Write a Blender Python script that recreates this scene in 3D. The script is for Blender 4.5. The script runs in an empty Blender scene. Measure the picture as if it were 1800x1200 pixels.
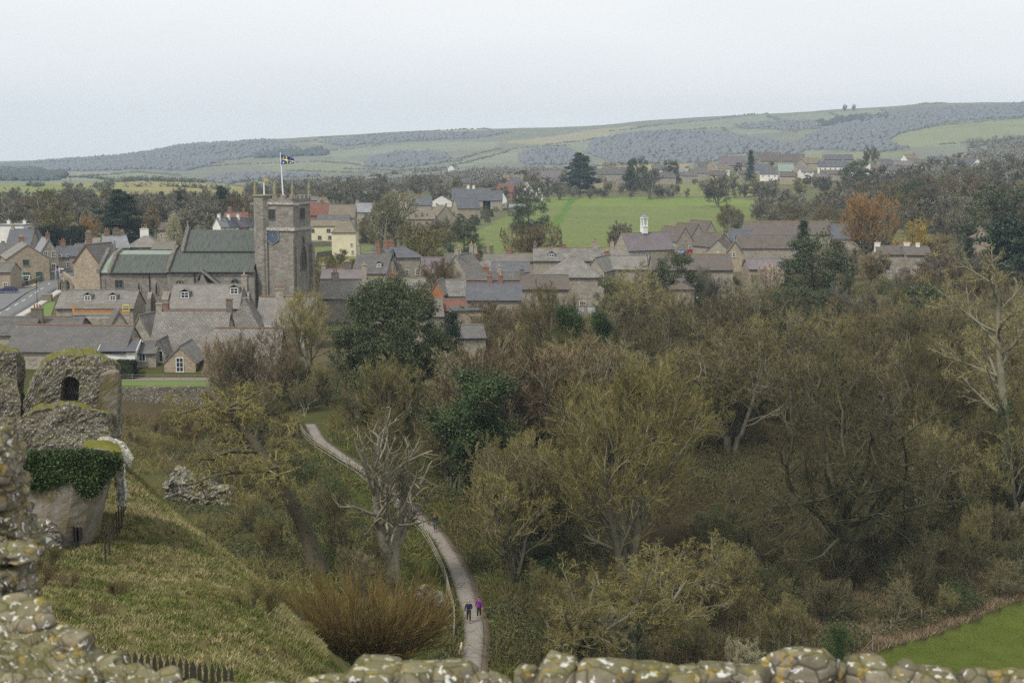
import bpy, bmesh, math, random
import numpy as np
from mathutils import Vector, Matrix, noise as mnoise
R = math.radians
HAZE, DENOISE = 0.00013, False
PI = math.pi
rnd = random.Random(7)
col = bpy.context.scene.collection
sc = bpy.context.scene
# ------------------------------------------------------------------ camera maths (photo coordinates are 1800x1200)
CAMZ, PITCH, F = 60.0, R(7.5), 2500.0
def ray(px, py):
    xc, yc = (px - 900) / F, (600 - py) / F
    return Vector((xc, math.cos(PITCH) + yc * math.sin(PITCH), -math.sin(PITCH) + yc * math.cos(PITCH)))
def P(px, py, d):
    r = ray(px, py); t = d / r.y
    return Vector((r.x * t, d, CAMZ + r.z * t))
def proj_np(x, y, z):
    dz = z - CAMZ
    cf = y * math.cos(PITCH) - dz * math.sin(PITCH)
    cu = y * math.sin(PITCH) + dz * math.cos(PITCH)
    return 900 + F * x / cf, 600 - F * cu / cf
# ------------------------------------------------------------------ terrain: drop below the camera
COLS = [-1400, -300, 0, 200, 300, 400, 500, 600, 700, 800, 1000, 1300, 1500, 1700, 1900, 3200]
TERR = {
 2:   [4, 3, 3, 3, 3, 3, 3, 3, 3, 4, 4, 5, 5, 5, 5, 5],
 8:   [8, 6, 6, 6, 6, 6, 6, 6, 6, 7, 7, 8, 8, 8, 8, 8],
 40:  [16, 15, 14.5, 15, 15, 15.2, 16, 17.5, 18, 20, 22, 24, 26, 28, 30, 30],
 60:  [18.6, 17.8, 17.7, 18.5, 18.6, 18.9, 20.3, 22.5, 25, 28, 31, 32, 33, 34, 36, 38],
 75:  [19.4, 18.1, 18.0, 18.3, 19.8, 21.6, 25, 28, 30, 33.5, 36, 37, 38, 38, 39, 40],
 84:  [19, 17.5, 17.3, 17.6, 21.5, 25, 28.5, 30.5, 33, 35.5, 37.5, 38.5, 39, 39.5, 40, 40],
 95:  [21, 19, 18.5, 22, 26.5, 29.5, 31.5, 33.4, 35.4, 36.9, 37.9, 39, 39.6, 40, 40, 40],
 110: [24, 23, 24, 29.5, 32, 33.5, 34.3, 34.8, 36, 37.1, 38, 39.3, 39.9, 40, 40, 40],
 125: [28, 29, 31, 34.2, 35, 35.6, 36, 36, 36.6, 37.6, 38.3, 39.5, 40, 40, 40, 40],
 140: [31, 33, 35, 36, 35.6, 36, 36.3, 36.4, 36.9, 37.9, 38.4, 38.8, 39.5, 39.5, 39, 38],
 165: [32, 34, 35.8, 36, 36, 35.8, 35, 34, 35.3, 36.8, 37.5, 37.6, 37.8, 37.8, 37, 36],
 192: [32, 33.5, 35.8, 36, 36, 35.5, 34, 33.2, 33.5, 34.5, 35.5, 36, 36, 36, 35.5, 34],
 196: [31, 32, 32.4, 32.5, 32.5, 32.8, 33.5, 33, 33.2, 34.2, 35.3, 35.8, 36, 36, 35.5, 34],
 199.6: [30, 31, 32, 32.4, 32.4, 32.4, 31, 32, 32.8, 33.6, 35, 35, 35, 35.5, 35, 34],
 203: [30, 30.4, 31, 31.1, 31.1, 31.2, 31.2, 32, 32.6, 33.4, 34.8, 34.8, 34.8, 35.2, 35, 34],
 208: [30, 30, 30.2, 30, 29.8, 29.9, 30.6, 31.6, 32.5, 33.3, 34.6, 34.6, 34.6, 35, 34.6, 33.5],
 215: [30, 30, 30.2, 30, 29.8, 29.9, 30.5, 31.5, 32.3, 33, 34, 34, 34, 34, 34, 33],
 250: [30, 30, 30.5, 30.5, 30.5, 30.5, 31, 31, 31, 31, 32, 32.5, 32, 32, 32, 32],
 320: [30, 30, 30.5, 30.5, 30.5, 30.5, 30.5, 30.5, 31, 31, 31, 31, 31, 31, 31, 30],
 400: [29, 29, 29, 29, 29, 29, 29.5, 30, 31, 32, 32, 31.5, 31, 29, 29, 28],
 478: [29, 29, 29, 29, 29, 29, 29.5, 30.5, 31.5, 33, 33, 32, 31, 26, 25, 24],
 650: [28, 28, 28, 28, 28, 28, 28, 28, 28, 30, 31, 30.5, 28, 20, 19, 18],
 900: [28, 28, 28, 28, 28, 28, 28, 28, 26.5, 27, 28, 27, 20.5, 13.5, 12, 11],
 1100:[28, 28, 28, 28, 28, 28, 28, 27, 24, 22, 20, 12.5, 8, 6, 5, 4],
 1300:[28, 28, 28, 28, 28, 28, 28, 26, 23, 20, 18, 10.5, 6.5, 3.5, 2.5, 0],
 1500:[26, 26, 27, 27, 27, 26, 26, 24, 21, 19, 16, 8, 3, 0, -2, -7],
 1900:[25, 25, 24, 22, 21, 18, 15, 11, 8, 4, -2, -18, -26, -34, -36, -44],
 2300:[24, 24, 22, 16, 9, 3, -4, -9, -16, -22, -31, -46, -56, -66, -70, -80],
 2800:[22, 20, 17, 3, -10, -22, -28, -34, -42, -48, -58, -78, -90, -97, -104, -118],
 3100:[20, 19, 19, 7, -6, -18, -23, -29, -37, -43, -53, -73, -86, -90, -96, -110],
 4200:[18, 24, 26, 22, 18, 14, 10, 0, -5, -5, -5, -5, -5, -5, -5, -5],
}
NU, NV = 760, 560
_ys = np.array(sorted(TERR)); _tab = np.array([TERR[k] for k in sorted(TERR)], float)
UU = np.linspace(-0.92, 0.92, NU)
_v0, _v1 = math.log(2.0), math.log(4200.0)
# more rows where the far hill is, so that a log spacing is bent a little
_w = np.linspace(0, 1, NV)
VV = _v0 + (_v1 - _v0) * (1 - (1 - _w) ** 1.25)
YY = np.exp(VV)
_colU = (np.array(COLS) - 900) / F
_Z = np.empty((NV, NU))
_rowz = np.empty((NV, len(COLS)))
for j in range(len(COLS)):
    _rowz[:, j] = np.interp(VV, np.log(_ys), _tab[:, j])
def _blur(a, n, axis):
    k = np.ones(n) / n
    pad = [(0, 0), (0, 0)]; pad[axis] = (n // 2, n // 2)
    ap = np.pad(a, pad, mode='edge')
    return np.apply_along_axis(lambda m: np.convolve(m, k, 'valid'), axis, ap)
for i in range(NV):
    _Z[i] = np.interp(UU, _colU, _rowz[i])
_Z0 = _Z.copy()
_Zb = _blur(_Z, 5, 0); _wz = np.clip(np.minimum(abs(YY - 200) / 25 - .2, 1), 0, 1)[:, None]; _Z = _Zb * _wz + _Z * (1 - _wz); _Z = _blur(_Z, 15, 1)
# keep the retaining-wall step on the left crisp
def _vnoise(x, y, seed):
    rg = np.random.RandomState(seed); g = rg.rand(64, 64)
    xi, yi = np.floor(x).astype(int), np.floor(y).astype(int); fx, fy = x - xi, y - yi
    fx, fy = fx * fx * (3 - 2 * fx), fy * fy * (3 - 2 * fy)
    a, b, c, d = g[yi % 64, xi % 64], g[yi % 64, (xi + 1) % 64], g[(yi + 1) % 64, xi % 64], g[(yi + 1) % 64, (xi + 1) % 64]
    return (a * (1 - fx) + b * fx) * (1 - fy) + (c * (1 - fx) + d * fx) * fy - 0.5
XG = UU[None, :] * YY[:, None]; YG = np.repeat(YY[:, None], NU, 1)
_n = _vnoise(XG / 9, YG / 9, 1) * 0.9 + _vnoise(XG / 3.1, YG / 3.1, 2) * 0.35 + _vnoise(XG / 1.1, YG / 1.1, 3) * 0.14
_amp = np.interp(YG, [0, 30, 100, 170, 190, 220, 500, 900, 1500, 2500], [.2, .9, .9, .5, .2, .15, .3, .5, .6, .6])
_nf = _vnoise(XG / 260, YG / 260, 4) * 10 + _vnoise(XG / 90, YG / 90, 5) * 4
_ampf = np.interp(YG, [0, 1200, 1900, 2500, 4200], [0, 0, 0.7, 1.2, 1])
ZG = CAMZ - _Z + _n * _amp + _nf * _ampf
def G(x, y):
    y = max(y, 2.01)
    fv = np.interp(math.log(y), VV, np.arange(NV)); fu = (x / y - UU[0]) / (UU[1] - UU[0])
    fu = min(max(fu, 0), NU - 1.001); fv = min(max(fv, 0), NV - 1.001)
    i, j = int(fv), int(fu); a, b = fv - i, fu - j
    return float((ZG[i, j] * (1 - b) + ZG[i, j + 1] * b) * (1 - a) + (ZG[i + 1, j] * (1 - b) + ZG[i + 1, j + 1] * b) * a)
def Gn(x, y):
    y = np.maximum(y, 2.01)
    fv = np.interp(np.log(y), VV, np.arange(NV)); fu = np.clip((x / y - UU[0]) / (UU[1] - UU[0]), 0, NU - 1.001)
    fv = np.clip(fv, 0, NV - 1.001); i, j = fv.astype(int), fu.astype(int); a, b = fv - i, fu - j
    return (ZG[i, j] * (1 - b) + ZG[i, j + 1] * b) * (1 - a) + (ZG[i + 1, j] * (1 - b) + ZG[i + 1, j + 1] * b) * a
def hit(px, py, dmin=6, dmax=4000):
    d = dmin; prev = None
    while d < dmax:
        p = P(px, py, d)
        if p.z < G(p.x, p.y):
            return P(px, py, (d + (prev or d)) / 2)
        prev = d; d *= 1.004
    return P(px, py, dmax)
def ground_at(px, d):
    x = (px - 900) / F * d
    for _ in range(3):
        z = G(x, d); cf = d * math.cos(PITCH) - (z - CAMZ) * math.sin(PITCH); x = (px - 900) / F * cf
    return Vector((x, d, G(x, d)))
def inpoly(x, y, poly):
    inside = np.zeros(x.shape, bool); n = len(poly)
    for i in range(n):
        x0, y0 = poly[i]; x1, y1 = poly[(i + 1) % n]
        c = ((y0 > y) != (y1 > y)) & (x < (x1 - x0) * (y - y0) / ((y1 - y0) or 1e-9) + x0)
        inside ^= c
    return inside
# ------------------------------------------------------------------ nodes
class NT:
    def __init__(s, name, world=False):
        s.m = bpy.data.materials.new(name); s.m.use_nodes = True; s.t = s.m.node_tree
        s.b = s.t.nodes['Principled BSDF']; s.b.inputs['Specular IOR Level'].default_value = 0.25
        s.b.inputs['Roughness'].default_value = 0.9
    def n(s, typ, **kw):
        nd = s.t.nodes.new(typ)
        for k, v in kw.items():
            if k.startswith('i_'):
                key = k[2:]; key = int(key) if key.isdigit() else key.replace('_', ' ')
                inp = nd.inputs[key]
                if isinstance(v, bpy.types.NodeSocket): s.t.links.new(v, inp)
                else: inp.default_value = v
            else: setattr(nd, k, v)
        return nd
    def link(s, a, b): s.t.links.new(a, b)
    def noise(s, vec, scale, detail=4, rough=0.6, dist=0):
        return s.n('ShaderNodeTexNoise', i_Vector=vec, i_Scale=scale, i_Detail=detail, i_Roughness=rough, i_Distortion=dist).outputs['Fac']
    def ramp(s, fac, stops):
        r = s.n('ShaderNodeValToRGB', i_Fac=fac); e = r.color_ramp.elements
        while len(e) < len(stops): e.new(0.5)
        for k, (p, c) in enumerate(stops):
            e[k].position = p; e[k].color = (c, c, c, 1) if isinstance(c, (int, float)) else (*c, 1)
        return r.outputs['Color']
    def mix(s, fac, a, b, blend='MIX'):
        m = s.n('ShaderNodeMix', data_type='RGBA', blend_type=blend)
        for idx, v in ((0, fac), (6, a), (7, b)):
            if isinstance(v, bpy.types.NodeSocket): s.t.links.new(v, m.inputs[idx])
            elif idx == 0: m.inputs[0].default_value = v
            else: m.inputs[idx].default_value = (*v, 1)
        return m.outputs[2]
    def math(s, op, a, b=0.0, c=0.0):
        m = s.n('ShaderNodeMath', operation=op)
        for k, v in enumerate((a, b, c)):
            if isinstance(v, bpy.types.NodeSocket): s.t.links.new(v, m.inputs[k])
            else: m.inputs[k].default_value = v
        return m.outputs[0]
    def bump(s, h, strength=0.5, dist=0.05):
        b = s.n('ShaderNodeBump', i_Height=h, i_Strength=strength, i_Distance=dist)
        s.link(b.outputs['Normal'], s.b.inputs['Normal'])
    def out(s, c, rough=None):
        if isinstance(c, bpy.types.NodeSocket): s.link(c, s.b.inputs['Base Color'])
        else: s.b.inputs['Base Color'].default_value = (*c, 1)
        if rough is not None: s.b.inputs['Roughness'].default_value = rough
        return s.m
    def pos(s): return s.n('ShaderNodeNewGeometry').outputs['Position']
    def nz(s):
        return s.n('ShaderNodeSeparateXYZ', i_0=s.n('ShaderNodeNewGeometry').outputs['Normal']).outputs[2]
    def uv(s): return s.n('ShaderNodeTexCoord').outputs['UV']
    def ob(s): return s.n('ShaderNodeTexCoord').outputs['Object']
    def orand(s): return s.n('ShaderNodeObjectInfo').outputs['Random']
    def island(s): return s.n('ShaderNodeNewGeometry').outputs['Random Per Island']
MT = {}
def plain_blob(name, a, b):
    t = NT(name); n = t.noise(t.pos(), .02, 5, .7); c = t.mix(n, a, b); c = t.mix(t.ramp(t.island(), [(0, 0), (1, .3)]), c, a); MT[name] = t.out(c, 1.0); t.b.inputs['Specular IOR Level'].default_value = 0
def plain(name, c, rough=0.7, metal=0, spec=0.3, var=0.15):
    t = NT(name); p = t.ob()
    f = t.noise(p, 6, 5)
    c2 = tuple(v * (1 - 2 * var) for v in c); t.out(t.mix(f, tuple(v * (1 + var) for v in c), c2), rough)
    t.b.inputs['Metallic'].default_value = metal; t.b.inputs['Specular IOR Level'].default_value = spec
    MT[name] = t.m; return t.m
def mk_roof(name, a, b, lich, rowh=0.36, tw=0.55, lichamt=0.5, moss=(0.10, 0.10, 0.035), mossamt=0.35, rough=0.9, bump=0.6):
    t = NT(name); uv = t.uv(); w = t.pos()
    br = t.n('ShaderNodeTexBrick', i_Vector=uv, i_Color1=(0, 0, 0, 1), i_Color2=(1, 1, 1, 1), i_Mortar=(0.0, 0.0, 0.0, 1), i_Scale=1.0,
             i_Mortar_Size=0.035, i_Brick_Width=tw, i_Row_Height=rowh)
    br.inputs['Mortar Smooth'].default_value = 0.3
    base = t.mix(t.math('ADD', t.math('MULTIPLY', br.outputs['Color'], .5), t.math('MULTIPLY', t.noise(w, 2.1, 6, .75), .5)), a, b)
    n1 = t.noise(w, 0.55, 6, 0.65); n2 = t.noise(w, 3.2, 5, 0.7)
    c = t.mix(t.ramp(n1, [(0.35, 0), (0.75, 0.8)]), base, tuple(v * 0.6 for v in a))
    c = t.mix(t.math('MULTIPLY', t.ramp(n2, [(0.56, 0), (0.66, 1)]), lichamt), c, lich)
    n3 = t.noise(w, 1.3, 5, 0.6)
    c = t.mix(t.math('MULTIPLY', t.ramp(n3, [(0.5, 0), (0.7, 1)]), mossamt), c, moss)
    c = t.mix(t.math('MULTIPLY', br.outputs['Fac'], 0.6), c, (0.025, 0.024, 0.022))
    rn = t.orand(); c = t.mix(t.ramp(rn, [(0, 0), (1, 0.35)]), c, tuple(v * 0.75 for v in b))
    t.bump(t.math('ADD', br.outputs['Color'], t.math('MULTIPLY', n2, 0.6)), bump, 0.06)
    MT[name] = t.out(c, rough); return t.m
def mk_wall(name, a, b, mort=(0.33, 0.3, 0.25), w=0.4, h=0.2, stain=0.4, dark=(0.06, 0.055, 0.045), bump=0.6):
    t = NT(name); uv = t.uv(); p = t.pos()
    v = t.n('ShaderNodeTexVoronoi', i_Vector=t.n('ShaderNodeMapping', i_Vector=uv, i_Scale=(1 / w, 1 / h, 1)).outputs[0], i_Scale=1.0)
    e = t.n('ShaderNodeTexVoronoi', feature='DISTANCE_TO_EDGE', i_Vector=t.n('ShaderNodeMapping', i_Vector=uv, i_Scale=(1 / w, 1 / h, 1)).outputs[0], i_Scale=1.0)
    c = t.mix(t.n('ShaderNodeSeparateColor', i_0=v.outputs['Color']).outputs[0], a, b)
    n1 = t.noise(p, 0.5, 6, 0.7); n2 = t.noise(p, 4, 5, 0.7)
    c = t.mix(t.math('MULTIPLY', t.ramp(n1, [(0.4, 0), (0.72, 1)]), stain), c, dark)
    c = t.mix(t.math('MULTIPLY', n2, 0.5), c, tuple(x * 0.55 for x in a))
    c = t.mix(t.ramp(e.outputs['Distance'], [(0.0, 0.55), (0.09, 0)]), c, mort)
    c = t.mix(t.ramp(t.orand(), [(0, 0), (1, 0.3)]), c, tuple(x * 0.6 for x in b))
    t.bump(t.math('MINIMUM', e.outputs['Distance'], 0.12), bump, 0.15)
    MT[name] = t.out(c, 0.95); return t.m
mk_roof('stone_roof', (0.124, 0.114, 0.103), (0.325, 0.303, 0.271), (0.42, 0.42, 0.38))
mk_roof('stone_roof_moss', (0.108, 0.099, 0.087), (0.260, 0.238, 0.206), (0.34, 0.33, 0.27), mossamt=0.8)
mk_roof('dark_stone_roof', (0.081, 0.075, 0.074), (0.195, 0.184, 0.173), (0.33, 0.33, 0.31), lichamt=0.35)
mk_roof('slate_roof', (0.092, 0.095, 0.108), (0.163, 0.168, 0.184), (0.28, 0.28, 0.26), rowh=0.3, tw=0.35, lichamt=0.25, mossamt=0.15, bump=0.3)
mk_roof('pale_slate_roof', (0.238, 0.243, 0.249), (0.336, 0.341, 0.346), (0.4, 0.4, 0.38), rowh=0.3, tw=0.35, lichamt=0.2, mossamt=0.1, bump=0.3)
mk_roof('brown_tile_roof', (0.103, 0.085, 0.074), (0.184, 0.152, 0.130), (0.27, 0.24, 0.17), rowh=0.34, tw=0.35, lichamt=0.35, mossamt=0.35, bump=0.4)
mk_roof('tan_tile_roof', (0.173, 0.147, 0.103), (0.271, 0.227, 0.163), (0.3, 0.27, 0.16), rowh=0.34, tw=0.35, lichamt=0.3, mossamt=0.3, bump=0.4)
mk_roof('red_tile_roof', (0.163, 0.065, 0.045), (0.271, 0.114, 0.081), (0.28, 0.22, 0.15), rowh=0.3, tw=0.3, lichamt=0.3, mossamt=0.3, bump=0.4)
mk_roof('pink_slate_roof', (0.163, 0.135, 0.147), (0.238, 0.201, 0.206), (0.3, 0.27, 0.25), rowh=0.3, tw=0.35, lichamt=0.2, mossamt=0.1, bump=0.3)
mk_wall('rubble', (0.240, 0.210, 0.162), (0.480, 0.432, 0.348))
mk_wall('rubble_warm', (0.288, 0.228, 0.156), (0.504, 0.408, 0.288))
mk_wall('rubble_dark', (0.120, 0.102, 0.078), (0.264, 0.228, 0.180), mort=(0.17, 0.15, 0.12))
mk_wall('church_stone', (0.185, 0.165, 0.14), (0.38, 0.35, 0.30), mort=(0.27, 0.24, 0.19), w=0.55, h=0.24, stain=0.65, dark=(0.05, 0.045, 0.035))
mk_wall('brick', (0.20, 0.10, 0.07), (0.32, 0.18, 0.13), mort=(0.3, 0.24, 0.18), w=0.25, h=0.09)
mk_wall('orange_brick', (0.360, 0.132, 0.054), (0.504, 0.228, 0.096), mort=(0.32, 0.24, 0.16), w=0.25, h=0.09, stain=0.25)
def mk_render(name, c):
    t = NT(name); p = t.pos(); f = t.noise(p, 0.6, 6, 0.7)
    MT[name] = t.out(t.mix(t.ramp(f, [(0.35, 0), (0.8, 0.6)]), c, tuple(v * 0.55 for v in c)), 0.9)
mk_render('cream_render', (0.64, 0.58, 0.40)); mk_render('white_render', (0.72, 0.70, 0.64)); mk_render('grey_render', (0.36, 0.34, 0.31))
plain('white_paint', (0.75, 0.75, 0.73), 0.5, var=0.05); plain('dark_paint', (0.03, 0.025, 0.025), 0.5)
plain('green_paint', (0.16, 0.30, 0.22), 0.5); plain('red_paint', (0.38, 0.08, 0.04), 0.5); plain('iron', (0.035, 0.035, 0.04), 0.5, metal=0.4)
plain('terracotta', (0.32, 0.16, 0.09), 0.85, var=0.3); plain('buff_pot', (0.48, 0.34, 0.16), 0.85, var=0.3)
plain('ridge_tile', (0.25, 0.15, 0.09), 0.9, var=0.5); plain('ridge_moss', (0.27, 0.21, 0.07), 0.95, var=0.5); plain('ridge_grey', (0.2, 0.19, 0.17), 0.9, var=0.4)
plain('wood_grey', (0.27, 0.24, 0.18), 0.9, var=0.3); plain('wood_dark', (0.045, 0.04, 0.028), 0.9, var=0.4); plain('wood_brown', (0.13, 0.07, 0.04), 0.9, var=0.3)
plain('scaffold_orange', (0.50, 0.22, 0.05), 0.6); plain('scaffold_yellow', (0.7, 0.55, 0.04), 0.6); plain('steel', (0.36, 0.36, 0.36), 0.45, metal=0.6)
plain('rubber', (0.02, 0.02, 0.02), 0.8); plain('lead', (0.22, 0.23, 0.24), 0.7, var=0.2)
def glass():
    t = NT('window_glass'); t.out((0.025, 0.03, 0.035), 0.12); t.b.inputs['Specular IOR Level'].default_value = 0.6; MT['glass'] = t.m
glass()
def paint(name, c):
    t = NT(name); t.out(c, 0.25); t.b.inputs['Coat Weight'].default_value = 0.6; t.b.inputs['Specular IOR Level'].default_value = 0.5; MT[name] = t.m
paint('car_blue', (0.025, 0.03, 0.11)); paint('car_red', (0.42, 0.025, 0.03)); paint('car_light_blue', (0.12, 0.27, 0.48)); paint('car_white', (0.7, 0.7, 0.7)); paint('car_grey', (0.2, 0.21, 0.22))
# lead / copper roofs of the church: green-grey with vertical streaks
def mk_lead(name, green, grey, amt):
    t = NT(name); uv = t.uv()
    st = t.n('ShaderNodeMapping', i_Vector=uv, i_Scale=(3.2, 0.3, 1)).outputs[0]; n1 = t.noise(st, 1.0, 6, 0.7); n2 = t.noise(t.n('ShaderNodeMapping', i_Vector=uv, i_Scale=(0.35, 0.5, 1)).outputs[0], 1.0, 4)
    c = t.mix(t.ramp(t.math('ADD', t.math('MULTIPLY', n1, 0.6), t.math('MULTIPLY', n2, 0.6)), [(0.42, 0), (0.78, 1)]), grey, green)
    v = t.n('ShaderNodeTexWave', i_Vector=uv, i_Scale=0.55, wave_type='BANDS', bands_direction='X')
    c = t.mix(t.ramp(v.outputs['Fac'], [(0.0, 0.3), (0.05, 0)]), c, tuple(x * 0.5 for x in grey))
    n4 = t.noise(uv, 2.5, 6, 0.7)
    c = t.mix(t.ramp(t.noise(t.n('ShaderNodeMapping', i_Vector=uv, i_Scale=(5, .45, 1)).outputs[0], 1, 6, .7), [(0.46, 0), (0.62, amt)]), c, (0.05, 0.052, 0.05))
    t.bump(v.outputs['Fac'], 0.25, 0.05); MT[name] = t.out(c, 0.8)
mk_lead('church_lead', (0.085, 0.105, 0.083), (0.092, 0.095, 0.088), 1.0)
mk_lead('church_lead_pale', (0.24, 0.31, 0.25), (0.2, 0.23, 0.2), 0.3)
# bark, twigs, leaves
def mk_bark(name, a, b, moss=(0.085, 0.095, 0.03), mossamt=0.6):
    t = NT(name); w = t.pos(); n1 = t.noise(w, 3, 5, 0.7); n2 = t.noise(w, 1.1, 4)
    c = t.mix(n1, a, b); c = t.mix(t.math('MULTIPLY', t.ramp(n2, [(0.38, 0), (0.6, 1)]), mossamt), c, moss)
    t.bump(n1, 0.6, 0.05); MT[name] = t.out(c, 0.95)
def mk_twig(name, a, b, c3, w3=0.15, objv=0.35):
    t = NT(name); i = t.island(); w = t.pos()
    c = t.mix(t.math('MULTIPLY', i, 1.0), a, b); c = t.mix(t.ramp(t.math('FRACT', t.math('MULTIPLY', i, 17.0)), [(1 - w3, 0), (1.0, 1)]), c, c3)
    n = t.noise(w, 0.35, 4); c = t.mix(t.ramp(n, [(0.35, 0), (0.7, 0.55)]), c, tuple(v * 0.55 for v in a))
    r = t.orand(); c = t.mix(t.ramp(r, [(0, 0.7), (.45, 0)]), c, tuple(v * 0.5 for v in a)); c = t.mix(t.ramp(r, [(.6, 0), (1, .35)]), c, c3); MT[name] = t.out(c, 0.9)
def mk_slope():
    t = NT('grass_blade'); i = t.island(); w = t.pos(); straw = t.mix(i, (.22, .18, .085), (.44, .38, .20)); gr = t.mix(i, (.07, .085, .018), (.17, .20, .05))
    n = t.noise(w, 1.3, 6, .75); n2 = t.noise(w, .16, 3, .6); f = t.ramp(t.math('ADD', t.math('MULTIPLY', n, .7), t.math('MULTIPLY', n2, .3)), [(.44, 0), (.56, 1)])
    c = t.mix(f, gr, straw); c = t.mix(t.ramp(t.noise(w, 1.7, 5, .7), [(.52, 0), (.66, .8)]), c, (.085, .065, .035)); t.b.inputs['Specular IOR Level'].default_value = .05; MT['grass_blade'] = t.out(c, .95)
def mk_leaf(name, a, b, spec=0.3, rough=0.6):
    t = NT(name); i = t.island(); w = t.pos(); c = t.mix(i, a, b); n = t.noise(w, 0.8, 4)
    c = t.mix(t.ramp(n, [(0.4, 0), (0.65, 0.6)]), c, tuple(v * 0.5 for v in a)); c = t.mix(t.ramp(t.orand(), [(0, 0), (1, 0.3)]), c, b)
    t.b.inputs['Specular IOR Level'].default_value = spec; MT[name] = t.out(c, rough)
mk_bark('bark_grey', (0.11, 0.097, 0.07), (0.26, 0.235, 0.175), mossamt=.45); mk_bark('bark_pale', (0.18, 0.16, 0.115), (0.36, 0.33, 0.25), mossamt=0.35)
mk_bark('bark_dark', (0.03, 0.026, 0.02), (0.09, 0.08, 0.055)); mk_bark('bark_brown', (0.06, 0.045, 0.03), (0.15, 0.12, 0.085), mossamt=0.3)
mk_twig('twig_olive', (0.103, 0.088, 0.022), (0.265, 0.230, 0.073), (0.456, 0.398, 0.175)); mk_twig('twig_brown', (0.095, 0.078, 0.026), (0.210, 0.178, 0.070), (0.372, 0.325, 0.157))
mk_twig('twig_dark', (0.053, 0.044, 0.016), (0.133, 0.113, 0.042), (0.338, 0.300, 0.150), 0.1); mk_twig('twig_pale', (0.237, 0.219, 0.122), (0.438, 0.413, 0.250), (0.615, 0.578, 0.379))
mk_twig('twig_red', (0.103, 0.069, 0.032), (0.204, 0.143, 0.070), (0.321, 0.251, 0.132)); mk_twig('twig_willow', (0.092, 0.061, 0.018), (0.239, 0.168, 0.046), (0.329, 0.234, 0.067), 0.2)
mk_twig('twig_gold', (0.402, 0.274, 0.046), (0.667, 0.469, 0.084), (0.803, 0.633, 0.127)); mk_twig('twig_orange', (0.261, 0.129, 0.035), (0.416, 0.230, 0.065), (0.535, 0.337, 0.112))
mk_twig('twig_purple', (0.107, 0.095, 0.064), (0.198, 0.179, 0.123), (0.295, 0.271, 0.197)); mk_twig('twig_pink', (0.391, 0.260, 0.202), (0.608, 0.462, 0.353), (0.656, 0.615, 0.484))
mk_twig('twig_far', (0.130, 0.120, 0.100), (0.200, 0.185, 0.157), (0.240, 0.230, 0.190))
plain_blob('canopy_far_hazed', (0.135, 0.145, 0.155), (0.185, 0.195, 0.20)); plain_blob('canopy_dark', (0.07, 0.085, 0.085), (0.10, 0.115, 0.11)); plain_blob('hedge_far', (0.11, 0.125, 0.105), (0.15, 0.16, 0.135))  # far woods paled to blue-grey: distance haze put into their colour
mk_leaf('leaf_holm', (0.032, 0.045, 0.016), (0.105, 0.125, 0.05)); mk_leaf('leaf_pine', (0.012, 0.028, 0.014), (0.045, 0.07, 0.032)); mk_leaf('leaf_yew', (0.008, 0.016, 0.01), (0.03, 0.042, 0.022))
mk_leaf('leaf_ivy', (0.018, 0.035, 0.01), (0.075, 0.12, 0.03)); mk_leaf('leaf_bright', (0.07, 0.12, 0.02), (0.17, 0.24, 0.05)); mk_leaf('leaf_bramble', (0.035, 0.045, 0.015), (0.12, 0.12, 0.045))
mk_leaf('leaf_dead', (0.17, 0.12, 0.07), (0.36, 0.28, 0.17), 0.1, 0.9); mk_slope(); mk_leaf('grass_green', (0.055, 0.085, 0.018), (0.14, 0.175, 0.04), 0.1, 0.9)
# ground: colour comes from a world-space map of what grows there, the far hill's with haze mixed in
def mk_ground():
    t = NT('ground_cover'); a = t.n('ShaderNodeAttribute', attribute_name='Col').outputs['Color']; w = t.pos()
    n1 = t.noise(w, 0.25, 6, 0.7); n2 = t.noise(w, 2.5, 6, 0.75); n3 = t.noise(w, 0.012, 5, 0.7)
    c = t.mix(t.ramp(n1, [(0.3, 0.0), (0.75, 0.6)]), a, t.mix(1.0, a, (0.55, 0.6, 0.5), 'MULTIPLY'))
    c = t.mix(t.ramp(n2, [(0.3, 0.0), (0.8, 0.8)]), c, t.mix(1.0, c, (1.45, 1.25, 1.1), 'MULTIPLY'))
    c = t.mix(t.ramp(n3, [(0.35, 0.0), (0.7, 0.6)]), c, t.mix(1.0, c, (0.72, 0.75, 0.72), 'MULTIPLY'))
    t.bump(n2, 0.6, 0.12); MT['ground'] = t.out(c, 1.0); t.b.inputs['Specular IOR Level'].default_value = 0.05
mk_ground()
def mk_flat(name, a, b, scale, rough=0.95, fine=None, bump=0.3):
    t = NT(name); w = t.pos(); n = t.noise(w, scale, 6, 0.7); n2 = t.noise(w, scale * 9, 5, 0.7)
    c = t.mix(n, a, b); c = t.mix(t.ramp(n2, [(0.5, 0), (0.85, 0.5)]), c, tuple(v * 0.6 for v in a)); t.bump(n2, bump, 0.03)
    MT[name] = t.out(c, rough)
mk_flat('path_earth', (0.17, 0.15, 0.127), (0.28, 0.248, 0.213), 1.3, bump=.8); mk_flat('asphalt', (0.12, 0.12, 0.122), (0.165, 0.162, 0.16), 0.5); mk_flat('lawn', (0.085, 0.14, 0.03), (0.14, 0.19, 0.05), 0.5)
mk_flat('meadow', (0.085, 0.125, 0.02), (0.15, 0.18, 0.035), 0.3); mk_flat('kerb_stone', (0.36, 0.33, 0.29), (0.46, 0.43, 0.38), 1); mk_flat('yellow_line', (0.6, 0.45, 0.1), (0.66, 0.5, 0.14), 1); mk_flat('white_line', (0.6, 0.6, 0.58), (0.7, 0.7, 0.68), 1)
mk_flat('hedge_dark', (0.03, 0.04, 0.012), (0.1, 0.1, 0.035), 2)
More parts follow.
